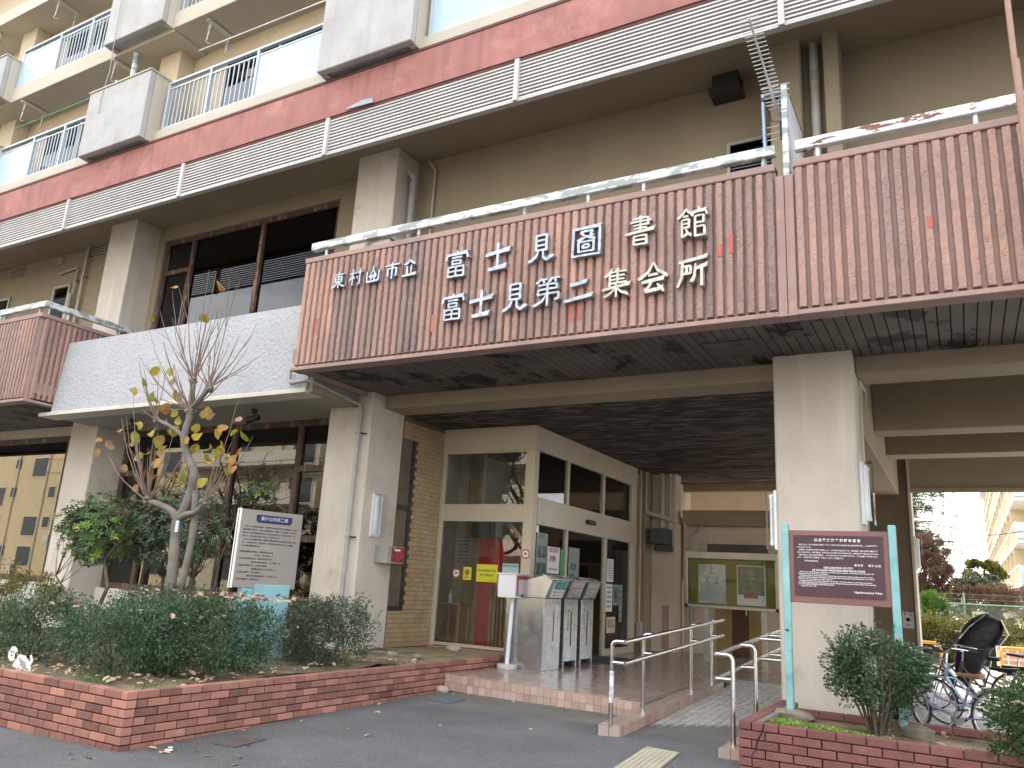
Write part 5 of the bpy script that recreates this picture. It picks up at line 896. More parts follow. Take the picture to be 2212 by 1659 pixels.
# ------------------------------------------------------------------ drop box on a pedestal
t = thing('collection_box', 'white and red metal collection box on a white pole with round concrete foot', 'box', (-5.97, 10.68, .3))
MB().lathe([(.15, 0), (.155, .01), (.15, .055), (.14, .062)], (-5.97, 10.68, .302), 28).build('foot', pbr('white_concrete_foot', (.56, .54, .49), .9, var=.1, bump=.3), t, smooth=True)
MB().tube([(-5.97, 10.68, .36), (-5.97, 10.75, 1.31)], .032, 14).build('pole', white_paint, t, smooth=True)
B(-6.13, -5.83, 10.56, 11.03, 1.31, 1.65).build('body', white_paint, t, .006); B(-6.15, -5.80, 10.54, 11.05, 1.65, 1.668).build('lid', white_paint, t, .003)
red_enamel = pbr('faded_red_enamel', (.36, .05, .04), .5, var=.2, vs=6); B(-5.83, -5.822, 10.60, 10.99, 1.345, 1.635).build('red_front', red_enamel, t)
B(-5.822, -5.817, 10.64, 10.85, 1.36, 1.58).build('pale_panel', pbr('pale_pink_plate', (.55, .45, .44), .6), t); B(-5.822, -5.816, 10.91, 10.95, 1.40, 1.57).build('white_label', paper, t); B(-5.83, -5.815, 10.74, 10.80, 1.33, 1.37).build('lock', black_plastic, t)
# ------------------------------------------------------------------ three book return cabinets
steel2 = pbr('scuffed_stainless', (.56, .575, .59), .25, .9, var=.10, vs=2.5, fine=.04)
def book_box(label, y0, y1, big=False, poster=None):
    t = thing('book_return', label, 'book return box', (-5.78, (y0 + y1) / 2, .302), 'stainless book return boxes in a row'); x1 = -5.455; x0 = -6.1
    zb = .302 if big else .40
    B(x0, x1, y0, y1, zb, 1.33).build('cabinet', steel2, t, .004)
    B(x0 + .02, x1 - .01, y1, y1 + .03, .42, 1.32).build('side_panel', black_plastic, t)
    if not big:
        for (x, y) in ((x1 - .05, y0), (x1 - .05, y1 - .04), (x0, y0), (x0, y1 - .04)): B(x, x + .05, y, y + .04, .302, .40).build('leg', steel2, t)
    hood = MB(); k = [(x0, 1.335), (x1 + .02, 1.335), (x1 + .13, 1.60), (x1 - .02, 1.665), (x0, 1.50)]; T = Matrix(((1, 0, 0, 0), (0, 0, 1, y0 - .01), (0, 1, 0, 0), (0, 0, 0, 1)))
    hood.prism(k, (y1 - y0) + .02, T); hood.build('hood', steel2, t, .003)
    lidm = MB(); lidm.add([(x1 - .04, y0 - .02, 1.672), (x1 - .04, y1 + .02, 1.672), (x1 + .16, y1 + .02, 1.607), (x1 + .16, y0 - .02, 1.607), (x1 - .04, y0 - .02, 1.684), (x1 - .04, y1 + .02, 1.684), (x1 + .16, y1 + .02, 1.619), (x1 + .16, y0 - .02, 1.619)], [(0, 1, 2, 3), (4, 7, 6, 5), (0, 3, 7, 4), (1, 5, 6, 2), (3, 2, 6, 7), (0, 4, 5, 1)]); lidm.build('lid', pbr('bright_steel_lid', (.66, .67, .66), .3, .8), t)
    def flap(z0, z1, yy0, yy1, off, name, mt):
        f = lambda z: x1 + .02 + (z - 1.335) * .11 / .265 + off; m = MB(); m.add([(f(z0), yy0, z0), (f(z0), yy1, z0), (f(z1), yy1, z1), (f(z1), yy0, z1), (f(z0) - .006, yy0, z0), (f(z0) - .006, yy1, z0), (f(z1) - .006, yy1, z1), (f(z1) - .006, yy0, z1)], [(0, 1, 2, 3), (4, 7, 6, 5), (0, 3, 7, 4), (1, 5, 6, 2), (3, 2, 6, 7), (0, 4, 5, 1)]); return m.build(name, mt, t)
    if poster:
        flap(1.35, 1.59, y0 + .12, y1 - .06, .010, 'notice', paper); flap(1.465, 1.585, y0 + .125, y1 - .065, .013, 'notice_picture', pbr('teal_print', (.05, .17, .24), .5, peel_or_tint=(.16, .40, .30), peelth=(.48, .52), ps=9)); 
        for s_, z in (('破損本はカウンターに', 1.432), ('返却してください', 1.385)):
            me = text_mesh('lettering', s_, .036, ink, ext=.0005, off=.0006); o = piece(me, 'lettering', t, (x1 + .02 + (z - 1.335) * .415 + .013, (y0 + y1) / 2 + .03, z), (0, 0, PI / 2))
    else:
        flap(1.36, 1.50, y0 + .05, y1 - .05, .008, 'flap', pbr('marbled_white_flap', (.55, .55, .55), .25, .3, peel_or_tint=(.25, .25, .26), peelth=(.55, .58), ps=12)); flap(1.51, 1.60, y0 + .04, y1 - .04, .008, 'upper_flap', pbr('grey_pink_flap', (.42, .38, .36), .5)); MB().tube([(x1 + .06, (y0 + y1) / 2 - .03, 1.35), (x1 + .085, (y0 + y1) / 2, 1.36), (x1 + .06, (y0 + y1) / 2 + .03, 1.34)], .006, 6).build('catch', black_plastic, t)
    ym = (y0 + y1) / 2
    B(x1, x1 + .004, y0 + .02, y1 - .02, zb + .04, 1.28).build('door', steel2, t, .002); B(x1 + .004, x1 + .006, ym + (.03 if big else -.02), ym + (.055 if big else .02), .62 if not big else .72, 1.15).build('slot', black_plastic, t)
    if big:
        B(x1 + .004, x1 + .008, ym + .13, ym + .21, 1.0 - .12, 1.24).build('name_label', paper, t)
        for i, c_ in enumerate('ブックポスト'): piece(text_mesh('lettering', c_, .05, ink, ext=.0005, off=.001), 'lettering', t, (x1 + .009, ym + .17, 1.21 - .056 * i), (0, 0, PI / 2))
        B(x1 + .004, x1 + .007, ym - .13, ym - .05, .70, 1.0).build('handle_plate', steel, t, .002)
    else:
        grn = pbr('green_print', (.03, .22, .12), .6)
        for j, s_ in enumerate(('ブックポスト', '図書館資料')):
            for i, c_ in enumerate(s_): piece(text_mesh('lettering', c_, .05, grn, ext=.0005), 'lettering', t, (x1 + .0065, ym + (.13 if j == 0 else -.11), 1.15 - .07 * i), (0, 0, PI / 2))
        piece(MB().lathe([(.012, -.004), (.012, .004)], (0, 0, 0), 10).mesh('lock', steel), 'lock', t, (x1 + .006, y0 + .07, .95), (0, PI / 2, 0))
    return t
book_box('large stainless book return cabinet nearest the viewer with blue poster on its hood', 10.79, 11.37, True, 1); book_box('middle slim stainless book return box on legs', 11.50, 12.0); book_box('farthest slim stainless book return box on legs, nearest the sliding door', 12.13, 12.62)
# ------------------------------------------------------------------ lamps, mail box
tube_m = pbr('unlit_white_tube', (.72, .74, .75), .3); lamp_body = pbr('white_lamp_body', (.76, .78, .79), .45); cov = glass('clear_acrylic_cover', (.97, .98, .98), .8, 1.2)
def tube_lamp(label, o3, along, outv, z0, z1, wd=.2):
    t = thing('tube_lamp', label, 'lamp', (o3[0], o3[1], z0)); o3 = Vector(o3); a = Vector(along); u = Vector(outv)
    def bx(a0, a1, u0, u1, h0, h1, name, mat, bev=0.):
        p = [o3 + a * a_ + u * u_ for a_ in (a0, a1) for u_ in (u0, u1)]; xs_, ys_ = [q.x for q in p], [q.y for q in p]; return B(min(xs_), max(xs_), min(ys_), max(ys_), h0, h1).build(name, mat, t, bev)
    bx(0, wd, 0, .035, z0, z1, 'back_plate', lamp_body, .004); bx(wd * .12, wd * .42, .035, .075, z0 + .04, z1 - .04, 'ballast', lamp_body, .004)
    c = o3 + a * wd * .68 + u * .07; MB().tube([(c.x, c.y, z0 + .09), (c.x, c.y, z1 - .09)], .015, 12).build('tube', tube_m, t, smooth=True)
    for z in (z0 + .05, z1 - .09): MB().tube([(c.x, c.y, z), (c.x, c.y, z + .04)], .022, 12).build('tube_cap', lamp_body, t, smooth=True)
    m = MB(); P = [o3 + a * a_ + u * u_ for a_, u_ in ((0, .035), (0, .125), (wd, .125), (wd, .035))]; m.add([(q.x, q.y, z) for z in (z0, z1) for q in P], [(0, 1, 5, 4), (1, 2, 6, 5), (2, 3, 7, 6), (0, 3, 2, 1), (4, 5, 6, 7)]); m.build('clear_cover', cov, t)
    return t
tube_lamp('white upright tube lamp on the inner side of the left pillar', (-7.85, 9.52, 0), (0, 1, 0), (1, 0, 0), 2.09, 2.74, .22)
tube_lamp('clear covered tube lamp on the right side of the right pillar', (-.93, 9.50, 0), (0, 1, 0), (1, 0, 0), 2.36, 3.06, .22)
tube_lamp('narrow white tube lamp edge on the left side of the right pillar', (-1.80, 9.42, 0), (0, -1, 0), (-1, 0, 0), 2.05, 2.72, .09)
tube_lamp('far tube lamp on the brown column beside the bicycle yard', (-.77, 16.9, 0), (0, 1, 0), (1, 0, 0), 2.18, 2.82, .1)
t = thing('mail_box', 'small grey mail box with faded red front on the left pillar', 'mail box', (-7.72, 9.85, 1.71)); B(-7.85, -7.60, 9.70, 10.12, 1.71, 1.97).build('body', pbr('grey_mailbox_steel', (.30, .29, .26), .5, .2), t, .006); B(-7.60, -7.592, 9.80, 10.11, 1.73, 1.96).build('red_front', pbr('scratched_red', (.30, .02, .03), .5, var=.3, vs=9, peel_or_tint=(.45, .25, .25), peelth=(.6, .64), ps=14), t); B(-7.592, -7.588, 9.86, 10.0, 1.90, 1.93).build('name_plate', paper, t)
for y in (9.87, 10.04): B(-7.592, -7.586, y - .02, y + .02, 1.755, 1.785).build('finger_hole', black_plastic, t)
# ------------------------------------------------------------------ notice board
t = thing('notice_board', 'glazed steel notice board with two posters on an olive backing in the porch', 'notice board', (-3.9, 15.5, .3))
nb = pbr('notice_board_steel', (.26, .26, .25), .35, .6, var=.08, vs=2)
for b_ in (B(-4.74, -2.98, 15.38, 15.55, 2.20, 2.33), B(-4.74, -4.68, 15.40, 15.55, 1.28, 2.20), B(-3.04, -2.98, 15.40, 15.55, 1.28, 2.20), B(-4.74, -2.98, 15.40, 15.55, 1.28, 1.34)): b_.build('frame', nb, t, .004)
B(-4.68, -3.04, 15.50, 15.53, 1.34, 2.2).build('backing', pbr('olive_backing', (.20, .17, .02), .7, var=.12, vs=2), t); B(-4.68, -3.04, 15.42, 15.425, 1.34, 2.2).build('pane', glass('notice_pane', (.9, .92, .92), .6, 1.25), t)
for x in (-4.40, -3.32): B(x, x + .09, 15.46, 15.54, .29, 1.28).build('leg', nb, t, .003)
for x0, dark in ((-4.50, 0), (-3.76, 1)):
    p_ = B(x0, x0 + .53, 15.485, 15.49, 1.37, 2.10).build('poster', pbr('pale_poster', (.42, .44, .43), .25, peel_or_tint=(.60, .62, .60), peelth=(.5, .56), ps=3) if not dark else paper, t)
    pm = pbr('poster_grey_ink', (.12, .16, .15), .7) if not dark else pbr('poster_pale_ink', (.5, .52, .5), .7)
    if dark: B(x0 + .02, x0 + .51, 15.482, 15.485, 1.56, 2.08).build('print', pbr('dark_green_print', (.045, .075, .06), .3, peel_or_tint=(.09, .13, .10), peelth=(.5, .6), ps=9), t); B(x0 + .13, x0 + .39, 15.479, 15.482, 1.50, 1.58).build('print', pbr('red_print', (.28, .05, .06), .5), t)
    m = MB(); xc = x0 + .265
    for zc, s in (((2.0, 1), (1.82, 1)) if not dark else ((1.93, 1), (1.82, 1))):
        for dx in ((0,) if (dark or zc == 2.0) else (-.09, .09)):
            for a in (-1, 1): m.tube([(xc + dx, 15.478, zc), (xc + dx + a * .07, 15.478, zc + .045)], .005, 4); m.tube([(xc + dx, 15.478, zc - .04), (xc + dx + a * .07, 15.478, zc - .08)], .005, 4)
            m.tube([(xc + dx, 15.478, zc + .07), (xc + dx, 15.478, zc - .09)], .005, 4)
    m.build('emblem', pm, t)
# ------------------------------------------------------------------ TV aerial, divider
t = thing('tv_aerial', 'many-element TV aerial on a short blue mast clamped to the deck rail', 'aerial', (-1.54, 7.85, 5.95)); gm_ = pbr('aerial_aluminium', (.66, .66, .64), .4, .2)
MB().tube([(-1.53, 7.85, 5.95), (-1.545, 7.85, 6.88)], .019, 10).build('mast', pbr('blue_grey_mast', (.30, .38, .50), .4, .3), t, smooth=True)
b0, b1 = Vector((-1.405, 8.10, 6.68)), Vector((-1.44, 6.75, 7.03))
MB().tube([b0, b1], .011, 8).build('boom', gm_, t); m = MB()
for i in range(24): q = b0.lerp(b1, .14 + .86 * i / 23); m.tube([q - Vector((.095, 0, 0)), q + Vector((.095, 0, 0))], .0045, 5)
tag(m.build('director', gm_, t), kind='stuff')
MB().tube([b0.lerp(b1, .05), b0.lerp(b1, .15) - Vector((0, 0, .09)), b0.lerp(b1, .55) - Vector((0, 0, .012))], .009, 8).build('brace', gm_, t)
B(-1.56, -1.38, 7.82, 7.88, 6.80, 6.84).build('clamp', black_plastic, t)
for z in (6.48, 6.56, 6.64, 6.92, 7.0, 7.08, 7.15): MB().tube([(-1.62, 8.12, z), (-1.30, 8.12, z)], .0045, 5).build('reflector_rod', gm_, t)
B(-1.42, -1.40, 8.11, 8.13, 6.46, 6.80).build('reflector_spine', black_plastic, t); B(-1.42, -1.40, 8.11, 8.13, 6.88, 7.16).build('reflector_spine', black_plastic, t)
MB().tube([(-1.42, 8.1, 6.68), (-1.47, 7.95, 6.6), (-1.51, 7.85, 6.75), (-1.51, 7.83, 6.0), (-1.6, 7.9, 5.9)], .004, 5).build('cable', black_plastic, t)
t = thing('divider_panel', 'white metal divider panel standing between the two deck rails', 'partition', (-1.30, 8.2, 5.8)); B(-1.335, -1.275, 7.74, 7.80, 5.80, 6.90).build('post', white_metal, t, .004); B(-1.30, -1.285, 7.80, 8.72, 5.85, 6.87).build('panel', pbr('pale_divider_sheet', (.62, .62, .64), .5), t); B(-1.305, -1.28, 7.80, 8.74, 6.87, 6.885).build('edge', brown_wood, t)
# ------------------------------------------------------------------ balcony hangers and laundry poles
def hanger(label, x, y, zc=11.81):
    t = thing('laundry_hanger', label, 'laundry hanger', (x, y, zc - .6)); B(x - .06, x + .06, y - .3, y + .3, zc - .02, zc).build('mounting_board', trim_white, t)
    for yy in (y - .22, y + .22):
        for dx in (-.03, .03): MB().tube([(x + dx, yy, zc - .02), (x, yy - .02, zc - .42)], .008, 6).build('rod', white_metal, t)
        MB().tube([(x, yy - .02, zc - .42), (x, yy - .05, zc - .47), (x + .02, yy, zc - .50), (x + .02, yy + .06, zc - .46)], .008, 6).build('hook', white_metal, t)
for lb_, x, y, z in (('laundry hanger above the balcony left of the right-hand concrete box', -12.05, 8.52, 11.84), ('laundry hanger above the left concrete box near the white column', -14.9, 8.45, 11.80), ('laundry hanger over the lower left balcony holding a green pole', -18.35, 8.5, 11.80), ('laundry hanger under the top floor at upper left', -17.9, 8.5, 14.44)): hanger(lb_, x, y, z)
gp = pbr('green_pole', (.05, .28, .17), .4)
for lb_, a, b, mt in (('silver laundry pole hung across the balcony right of the concrete box', (-12.4, 8.40, 11.36), (-8.7, 8.42, 11.34), gm_), ('green laundry pole hung across the lower left balcony', (-18.85, 8.42, 11.31), (-15.2, 8.42, 11.30), gp), ('green laundry pole behind the railing of the upper left balcony', (-17.9, 8.45, 13.35), (-15.0, 8.45, 13.33), gp)):
    tag(MB().tube([a, b], .014, 8).build('laundry_pole', mt, smooth=True), lb_, 'pole')
part(MB().tube([(-14.3, 8.3, 10.74), (-14.3, 8.3, 11.85)], .06, 12), 'vent_column', white_metal, smooth=True); part(MB().tube([(-20.5, 8.3, 12.9), (-20.5, 8.3, 14.45)], .06, 12), 'vent_column', white_metal, smooth=True)
t = B(-14.72, -14.66, 8.2, 8.75, 10.74, 11.25).build('screen_board', alu_f); tag(t, 'upright grey board standing on the concrete balcony box', 'board')
t = MB().tube([(-14.35, 7.82, 13.4), (-14.40, 7.81, 12.7), (-14.36, 7.81, 11.95), (-14.45, 7.90, 11.2), (-14.42, 7.82, 10.5), (-14.40, 7.82, 10.15)], .008, 6).build('hanging_cable', pipe_m); tag(t, 'thin grey cable hanging down over two concrete balcony boxes', 'cable')
# spotlights under the pale soffit
for lb_, x, y in (('black spotlight under the white parapet right of the tree', -9.95, 8.85), ('black spotlight under the white parapet behind the tree', -13.1, 8.87)):
    t = thing('spotlight', lb_, 'spotlight', (x, y, 3.85)); MB().lathe([(.05, 3.985), (.06, 4.02), (.05, 4.055)], (x, y, 0), 14).build('mount', black_plastic, t); MB().tube([(x, y, 4.0), (x, y, 3.9)], .012, 6).build('arm', black_plastic, t); MB().tube([(x - .10, y - .03, 3.86), (x + .10, y + .03, 3.92)], [.06, .05], 12).build('head', black_plastic, t)
# ------------------------------------------------------------------ lobby furniture, posters and stickers
wood = pbr('varnished_wood', (.26, .14, .065), .5, var=.2, vs=6)
lwood = pbr('lightened_wood', (.50, .30, .14), .5, var=.15, vs=6)  # wood colour raised for the table, in place of light in the lobby
t = thing('side_table', 'small square wooden stand behind the lobby glass carrying the bottle', 'table', (-7.95, 12.2, .3)); B(-8.2, -7.72, 12.0, 12.4, 1.10, 1.13).build('top', lwood, t, .004)
for x in (-8.18, -7.77):
    for y in (12.02, 12.35): B(x, x + .035, y, y + .035, .30, 1.10).build('leg', lwood, t)
for y in (12.02, 12.35): B(-8.15, -7.77, y, y + .03, .50, .54).build('rail', lwood, t)
t = MB().lathe([(.035, 0), (.038, .01), (.038, .14), (.03, .16), (.012, .17), (.012, .19), (.018, .195), (.018, .21)], (-8.02, 12.15, 1.13), 16).build('sanitiser_bottle', pbr('translucent_bottle', (.68, .70, .70), .3), smooth=True); tag(t, 'white pump bottle standing on the small wooden stand', 'bottle')
t = thing('slatted_screen', 'upright brown wooden slat screen inside the lobby beside the red wall', 'screen', (-6.65, 12.0, .3))
for i in range(11): B(-7.12 + .075 * i, -7.07 + .075 * i, 12.0, 12.04, .31, 1.46).build('slat', wood, t)
B(-7.14, -6.28, 12.04, 12.07, 1.38, 1.44).build('rail', wood, t)
def sheet(label, x0, x1, y, z0, z1, mat, cat='poster', name='poster'):
    t = thing(name, label, cat, ((x0 + x1) / 2, y, z0)); B(x0, x1, y - .003, y, z0, z1).build('sheet', mat, t); return t
yel = pbr('yellow_poster_paper', (.62, .60, .03), .6, var=.03)
t = sheet('yellow poster with handwritten lines on the left lobby pane', -7.04, -6.64, 11.397, 1.52, 1.80, yel)
text('チャイムがなったら', .044, ink, t, (-6.84, 11.392, 1.70), off=.002, ext=.0004, sx=.85); text('すぐ かえろう', .046, ink, t, (-6.84, 11.392, 1.625), off=.002, ext=.0004, sx=.9); text('東村山市立図書館', .014, ink, t, (-6.75, 11.392, 1.545), ext=.0004)
t = sheet('small yellow sticker with red and green apple-like disc left of yellow poster', -7.30, -7.14, 11.397, 1.535, 1.745, yel, 'sticker', 'sticker'); piece(MB().lathe([(.052, -.001), (.052, .001)], (0, 0, 0), 20).mesh('disc', pbr('red_green_disc', (.5, .12, .03), .5, peel_or_tint=(.10, .30, .05), peelth=(.48, .55), ps=6)), 'disc', t, (-7.22, 11.393, 1.66), (PI / 2, 0, 0)); text('受動喫煙防止', .018, ink, t, (-7.22, 11.392, 1.575), ext=.0004, off=.0008)
def round_sticker(label, x, z, y=11.397):
    t = thing('sticker', label, 'sticker', (x, y, z)); piece(MB().lathe([(.078, -.001), (.078, .001)], (0, 0, 0), 28).mesh('ring', pbr('orange_red_ring', (.50, .09, .04), .5)), 'ring', t, (x, y, z), (PI / 2, 0, 0)); piece(MB().lathe([(.055, -.001), (.055, .002)], (0, 0, 0), 24).mesh('face', paper), 'face', t, (x, y - .002, z), (PI / 2, 0, 0)); piece(MB().lathe([(.028, -.001), (.028, .002)], (0, 0, 0), 12).mesh('print', pbr('grey_print', (.14, .16, .2), .6)), 'print', t, (x, y - .004, z + .005), (PI / 2, 0, 0), (1, .8, 1))
round_sticker('round orange rimmed sticker low on the left lobby pane', -7.44, 1.635); round_sticker('round orange rimmed sticker on the lobby corner post', -6.115, 1.99, 11.355)
t = sheet('pale blue hand-drawn poster above the white collection box', -6.55, -6.25, 11.397, 1.66, 1.83, pbr('pale_blue_paper', (.42, .52, .50), .6)); text('ひろびろひろば', .045, pbr('blue_ink', (.03, .12, .3), .6), t, (-6.40, 11.392, 1.79), off=.002, ext=.0004, sx=.9)
for lb_, x0, x1, y, z0, z1, tl in (('grey text notice on the inner lobby wall, left of red wall', -8.46, -8.10, 12.88, 1.78, 2.40, 5), ('large pale notice sheet at the left end of the lobby', -8.98, -8.60, 12.88, .72, 2.38, 0)):
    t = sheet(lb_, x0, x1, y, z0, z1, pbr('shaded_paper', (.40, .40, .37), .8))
    for i in range(8): B(x0 + .05, x1 - .06, y - .006, y - .003, z1 - .08 - .065 * i, z1 - .07 - .065 * i).build('text_line', ink, t)
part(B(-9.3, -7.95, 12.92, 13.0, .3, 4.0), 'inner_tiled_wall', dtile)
# posters on the sliding door side (plane x = -6.05)
def ysheet(label, y0, y1, z0, z1, mat, x=-6.055, **k):
    t = thing('poster', label, 'poster', (x, (y0 + y1) / 2, z0)); B(x, x + .003, y0, y1, z0, z1).build('sheet', mat, t); return t
def ytext(t, s_, size, mat, y, z, x=-6.0505, **k): piece(text_mesh('lettering', s_, size, mat, ext=.0004, **k), 'lettering', t, (x, y, z), (0, 0, PI / 2))
t = ysheet('white poster with red characters 注意 on the first side pane', 12.02, 12.48, 1.72, 2.16, paper); ytext(t, '注意！', .12, ink_red, 12.25, 1.95, off=.004, sx=.9); ytext(t, '特別整理休館のお知らせ', .03, ink, 12.25, 1.79, off=.001)
for i in range(6): B(-6.0515, -6.0505, 12.08 + .06 * i, 12.11 + .06 * i, 2.07, 2.15).build('red_stripe', ink_red, t)
t = ysheet('narrow bright green strip poster with red writing by the door mullion', 12.52, 12.66, 1.45, 2.14, pbr('green_paper', (.02, .36, .13), .6))
for i, s_ in enumerate('熱中症対策飲水可'): ytext(t, s_, .06, ink_red, 12.59, 2.06 - .072 * i, off=.0015)
grnp = pbr('dark_green_print', (.02, .13, .07), .6); gp2 = pbr('dimmed_green_sheet', (.25, .29, .26), .6)  # sheet colour darkened so the sheets look dim, as if behind glass
t = ysheet('library opening hours sheet with dark green blocks on first side pane', 11.60, 12.0, 1.25, 2.36, gp2)
for i in range(3):
    for j in range(2): B(-6.0515, -6.0505, 11.63 + .18 * j, 11.79 + .18 * j, 1.40 + .28 * i, 1.60 + .28 * i).build('green_block', grnp, t)
ytext(t, '休館日', .08, grnp, 11.8, 2.30, off=.002)
t = ysheet('returns notice sheet with green blocks on the sliding door pane', 12.85, 13.3, 1.25, 2.2, gp2); ytext(t, '返却', .13, ink, 13.05, 1.86, off=.003)
for i in range(2): B(-6.0515, -6.0505, 12.9, 13.12, 1.35 + .22 * i, 1.52 + .22 * i).build('green_block', grnp, t)
t = ysheet('tall white text sheet on the last side pane', 14.62, 14.95, 1.66, 2.10, paper)
for i in range(8): B(-6.0515, -6.0505, 14.66, 14.90, 2.05 - .045 * i, 2.062 - .045 * i).build('text_line', grnp, t)
t = ysheet('second white sheet below the tall one on the last pane', 14.60, 14.92, 1.10, 1.62, paper)
for i in range(5): B(-6.0515, -6.0505, 14.64, 14.86, 1.54 - .09 * i, 1.57 - .09 * i).build('text_line', pbr('grey_print', (.14, .16, .2), .6), t)
t = ysheet('green and white map-like sheet at mid height on the last pane', 14.97, 15.25, 1.22, 1.62, gp2); B(-6.0515, -6.0505, 15.02, 15.18, 1.27, 1.56).build('green_block', grnp, t)
t = ysheet('grey striped slip beneath the map-like sheet on the last pane', 15.28, 15.45, .90, 1.62, gp2)
for i in range(5): B(-6.0515, -6.0505, 15.30, 15.43, .95 + .13 * i, .99 + .13 * i).build('text_line', grnp, t)
t = ysheet('cream sheet reading 禁煙 low on the last pane', 14.66, 15.1, .70, 1.0, pbr('cream_paper', (.62, .52, .38), .7)); ytext(t, '禁煙', .17, pbr('brown_ink', (.25, .13, .07), .7), 14.88, .86, off=.004)
o = B(-6.0, -5.2, 12.9, 14.3, .303, .312).build('door_mat', pbr('dark_door_mat', (.07, .07, .07), .9, fine=.2, bump=.5)); tag(o, 'dark rectangular mat in front of the sliding door', 'door mat')
# no smoking notice on the brown column
t = sheet('grey laminated no smoking notice taped to the brown column', -1.05, -.86, 16.875, 1.13, 1.42, pbr('wrinkled_laminate', (.40, .38, .37), .3, bump=.3, bs=12)); text('禁　煙', .045, ink, t, (-.955, 16.868, 1.375), off=.002, ext=.0004); piece(MB().lathe([(.034, -.001), (.034, .001), (.028, .001), (.028, -.001)], (0, 0, 0), 20).mesh('ring', ink), 'ring', t, (-.955, 16.87, 1.285), (PI / 2, 0, 0)); MB().tube([(-.98, 16.868, 1.31), (-.93, 16.868, 1.26)], .003, 4).build('slash', ink, t); text('東村山市', .02, ink, t, (-.955, 16.868, 1.19), off=.0005, ext=.0004)
# dark speaker / flood lamp box on the rear pilaster
t = thing('outdoor_speaker', 'dark metal box lamp hung high on the rear pilaster of the porch', 'lamp', (-5.7, 16.7, 2.35)); B(-5.86, -5.50, 16.5, 16.95, 2.52, 2.86).build('housing', pbr('dark_olive_steel', (.05, .055, .045), .5), t, .01); B(-5.76, -5.44, 16.48, 16.8, 2.38, 2.50).build('lens', dark_frame, t); t = None
t = B(-5.72, -5.58, 16.96, 17.0, .35, 1.25).build('small_hatch', pbr('pink_hatch', (.36, .22, .19), .6)); tag(t, 'narrow pink cabinet door low on the rear pilaster', 'cabinet')
# paper banners behind the far left library window
for k_, (lb_, x0, x1, z0, z1, s_) in enumerate((('white window banner reading で紹介, lowest on the far left', -18.78, -18.02, 1.42, 1.74, 'で紹介'), ('white window banner reading 展示中 beside the blue sheet', -17.95, -17.17, 1.40, 1.73, '展示中'), ('pale banner with 図 high at the picture edge', -19.1, -18.70, 2.2, 2.55, '図'), ('pale banner with 館 high beside the brown mullion', -18.15, -17.66, 2.24, 2.62, '館'), ('grey banner with one kana between the high and low rows', -18.2, -17.73, 1.86, 2.1, 'な'))):
    t = sheet(lb_, x0, x1, 10.06, z0, z1, paper, 'banner', 'banner'); text(s_, (z1 - z0) * .55, pbr('brown_ink', (.20, .09, .05), .7), t, ((x0 + x1) / 2, 10.052, (z0 + z1) / 2), off=.004, ext=.0004)
t = MB(); r = random.Random(5)
vs = [(-18.85 + .85 * i / 8, 9.7 + .5 * j / 4, 1.0 + .36 * math.sin(PI * i / 8) * math.sin(PI * (j + .5) / 5) + r.uniform(-.03, .03)) for j in range(5) for i in range(9)]
# dog cut-out sign
t = thing('dog_cutout', 'small white dog-shaped notice board standing on the planter wall', 'sign', (-7.99, 4.72, .44)); wm = pbr('white_plastic_sheet', (.70, .69, .66), .5, var=.03)
def flat(poly, z0, y, mat, name, par): MB().prism(poly, .006, Matrix(((1, 0, 0, 0), (0, 0, 1, y), (0, 1, 0, z0), (0, 0, 0, 1)))).build(name, mat, par)
flat([(-8.16 + .075 * math.cos(a) , .115 + .07 * math.sin(a)) for a in [2 * PI * i / 14 for i in range(14)]], .46, 4.70, wm, 'head', t)
flat([(-8.13, .0), (-8.0, -.03), (-7.95, -.01), (-7.88, -.045), (-7.82, -.04), (-7.83, .02), (-7.88, .07), (-7.96, .115), (-8.05, .12), (-8.1, .09)], .46, 4.705, wm, 'body', t); flat([(-7.88, .05), (-7.84, .04), (-7.82, .08), (-7.86, .13), (-7.885, .125), (-7.86, .08)], .46, 4.708, wm, 'tail', t)
flat([(-8.09, .14), (-8.08, .08), (-8.10, .07), (-8.115, .12)], .46, 4.696, ink, 'ear', t); flat([(-8.21, .17), (-8.19, .19), (-8.22, .14)], .46, 4.696, ink, 'ear', t)
for x, z in ((-8.185, .135), (-8.145, .135), (-8.165, .10)): flat([(x - .007, z - .006), (x + .007, z - .006), (x + .007, z + .006), (x - .007, z + .006)], .46, 4.695, ink, 'eye', t)
for i in range(3): flat([(-8.04 + .02 * i, .08 - .025 * i), (-7.92 + .02 * i, .045 - .025 * i), (-7.92 + .02 * i, .052 - .025 * i), (-8.04 + .02 * i, .088 - .025 * i)], .46, 4.700, pbr('grey_print', (.14, .16, .2), .6), 'text_line', t)
# interior strip lights (lit in the photograph) in the left library room
lt_m = emis('lit_strip_light', (1., .86, .45), 22)
for lb_, x, y, z in (('lit strip light highest in the far left library room', -17.8, 11.0, 3.75), ('lit strip light in the middle of the far left library room', -19.3, 12.0, 3.85), ('lit strip light deepest in the far left library room', -18.3, 13.2, 3.9)):
    tag(B(x - .7, x + .7, y - .06, y + .06, z, z + .06).build('strip_light', lt_m), lb_, 'lamp')
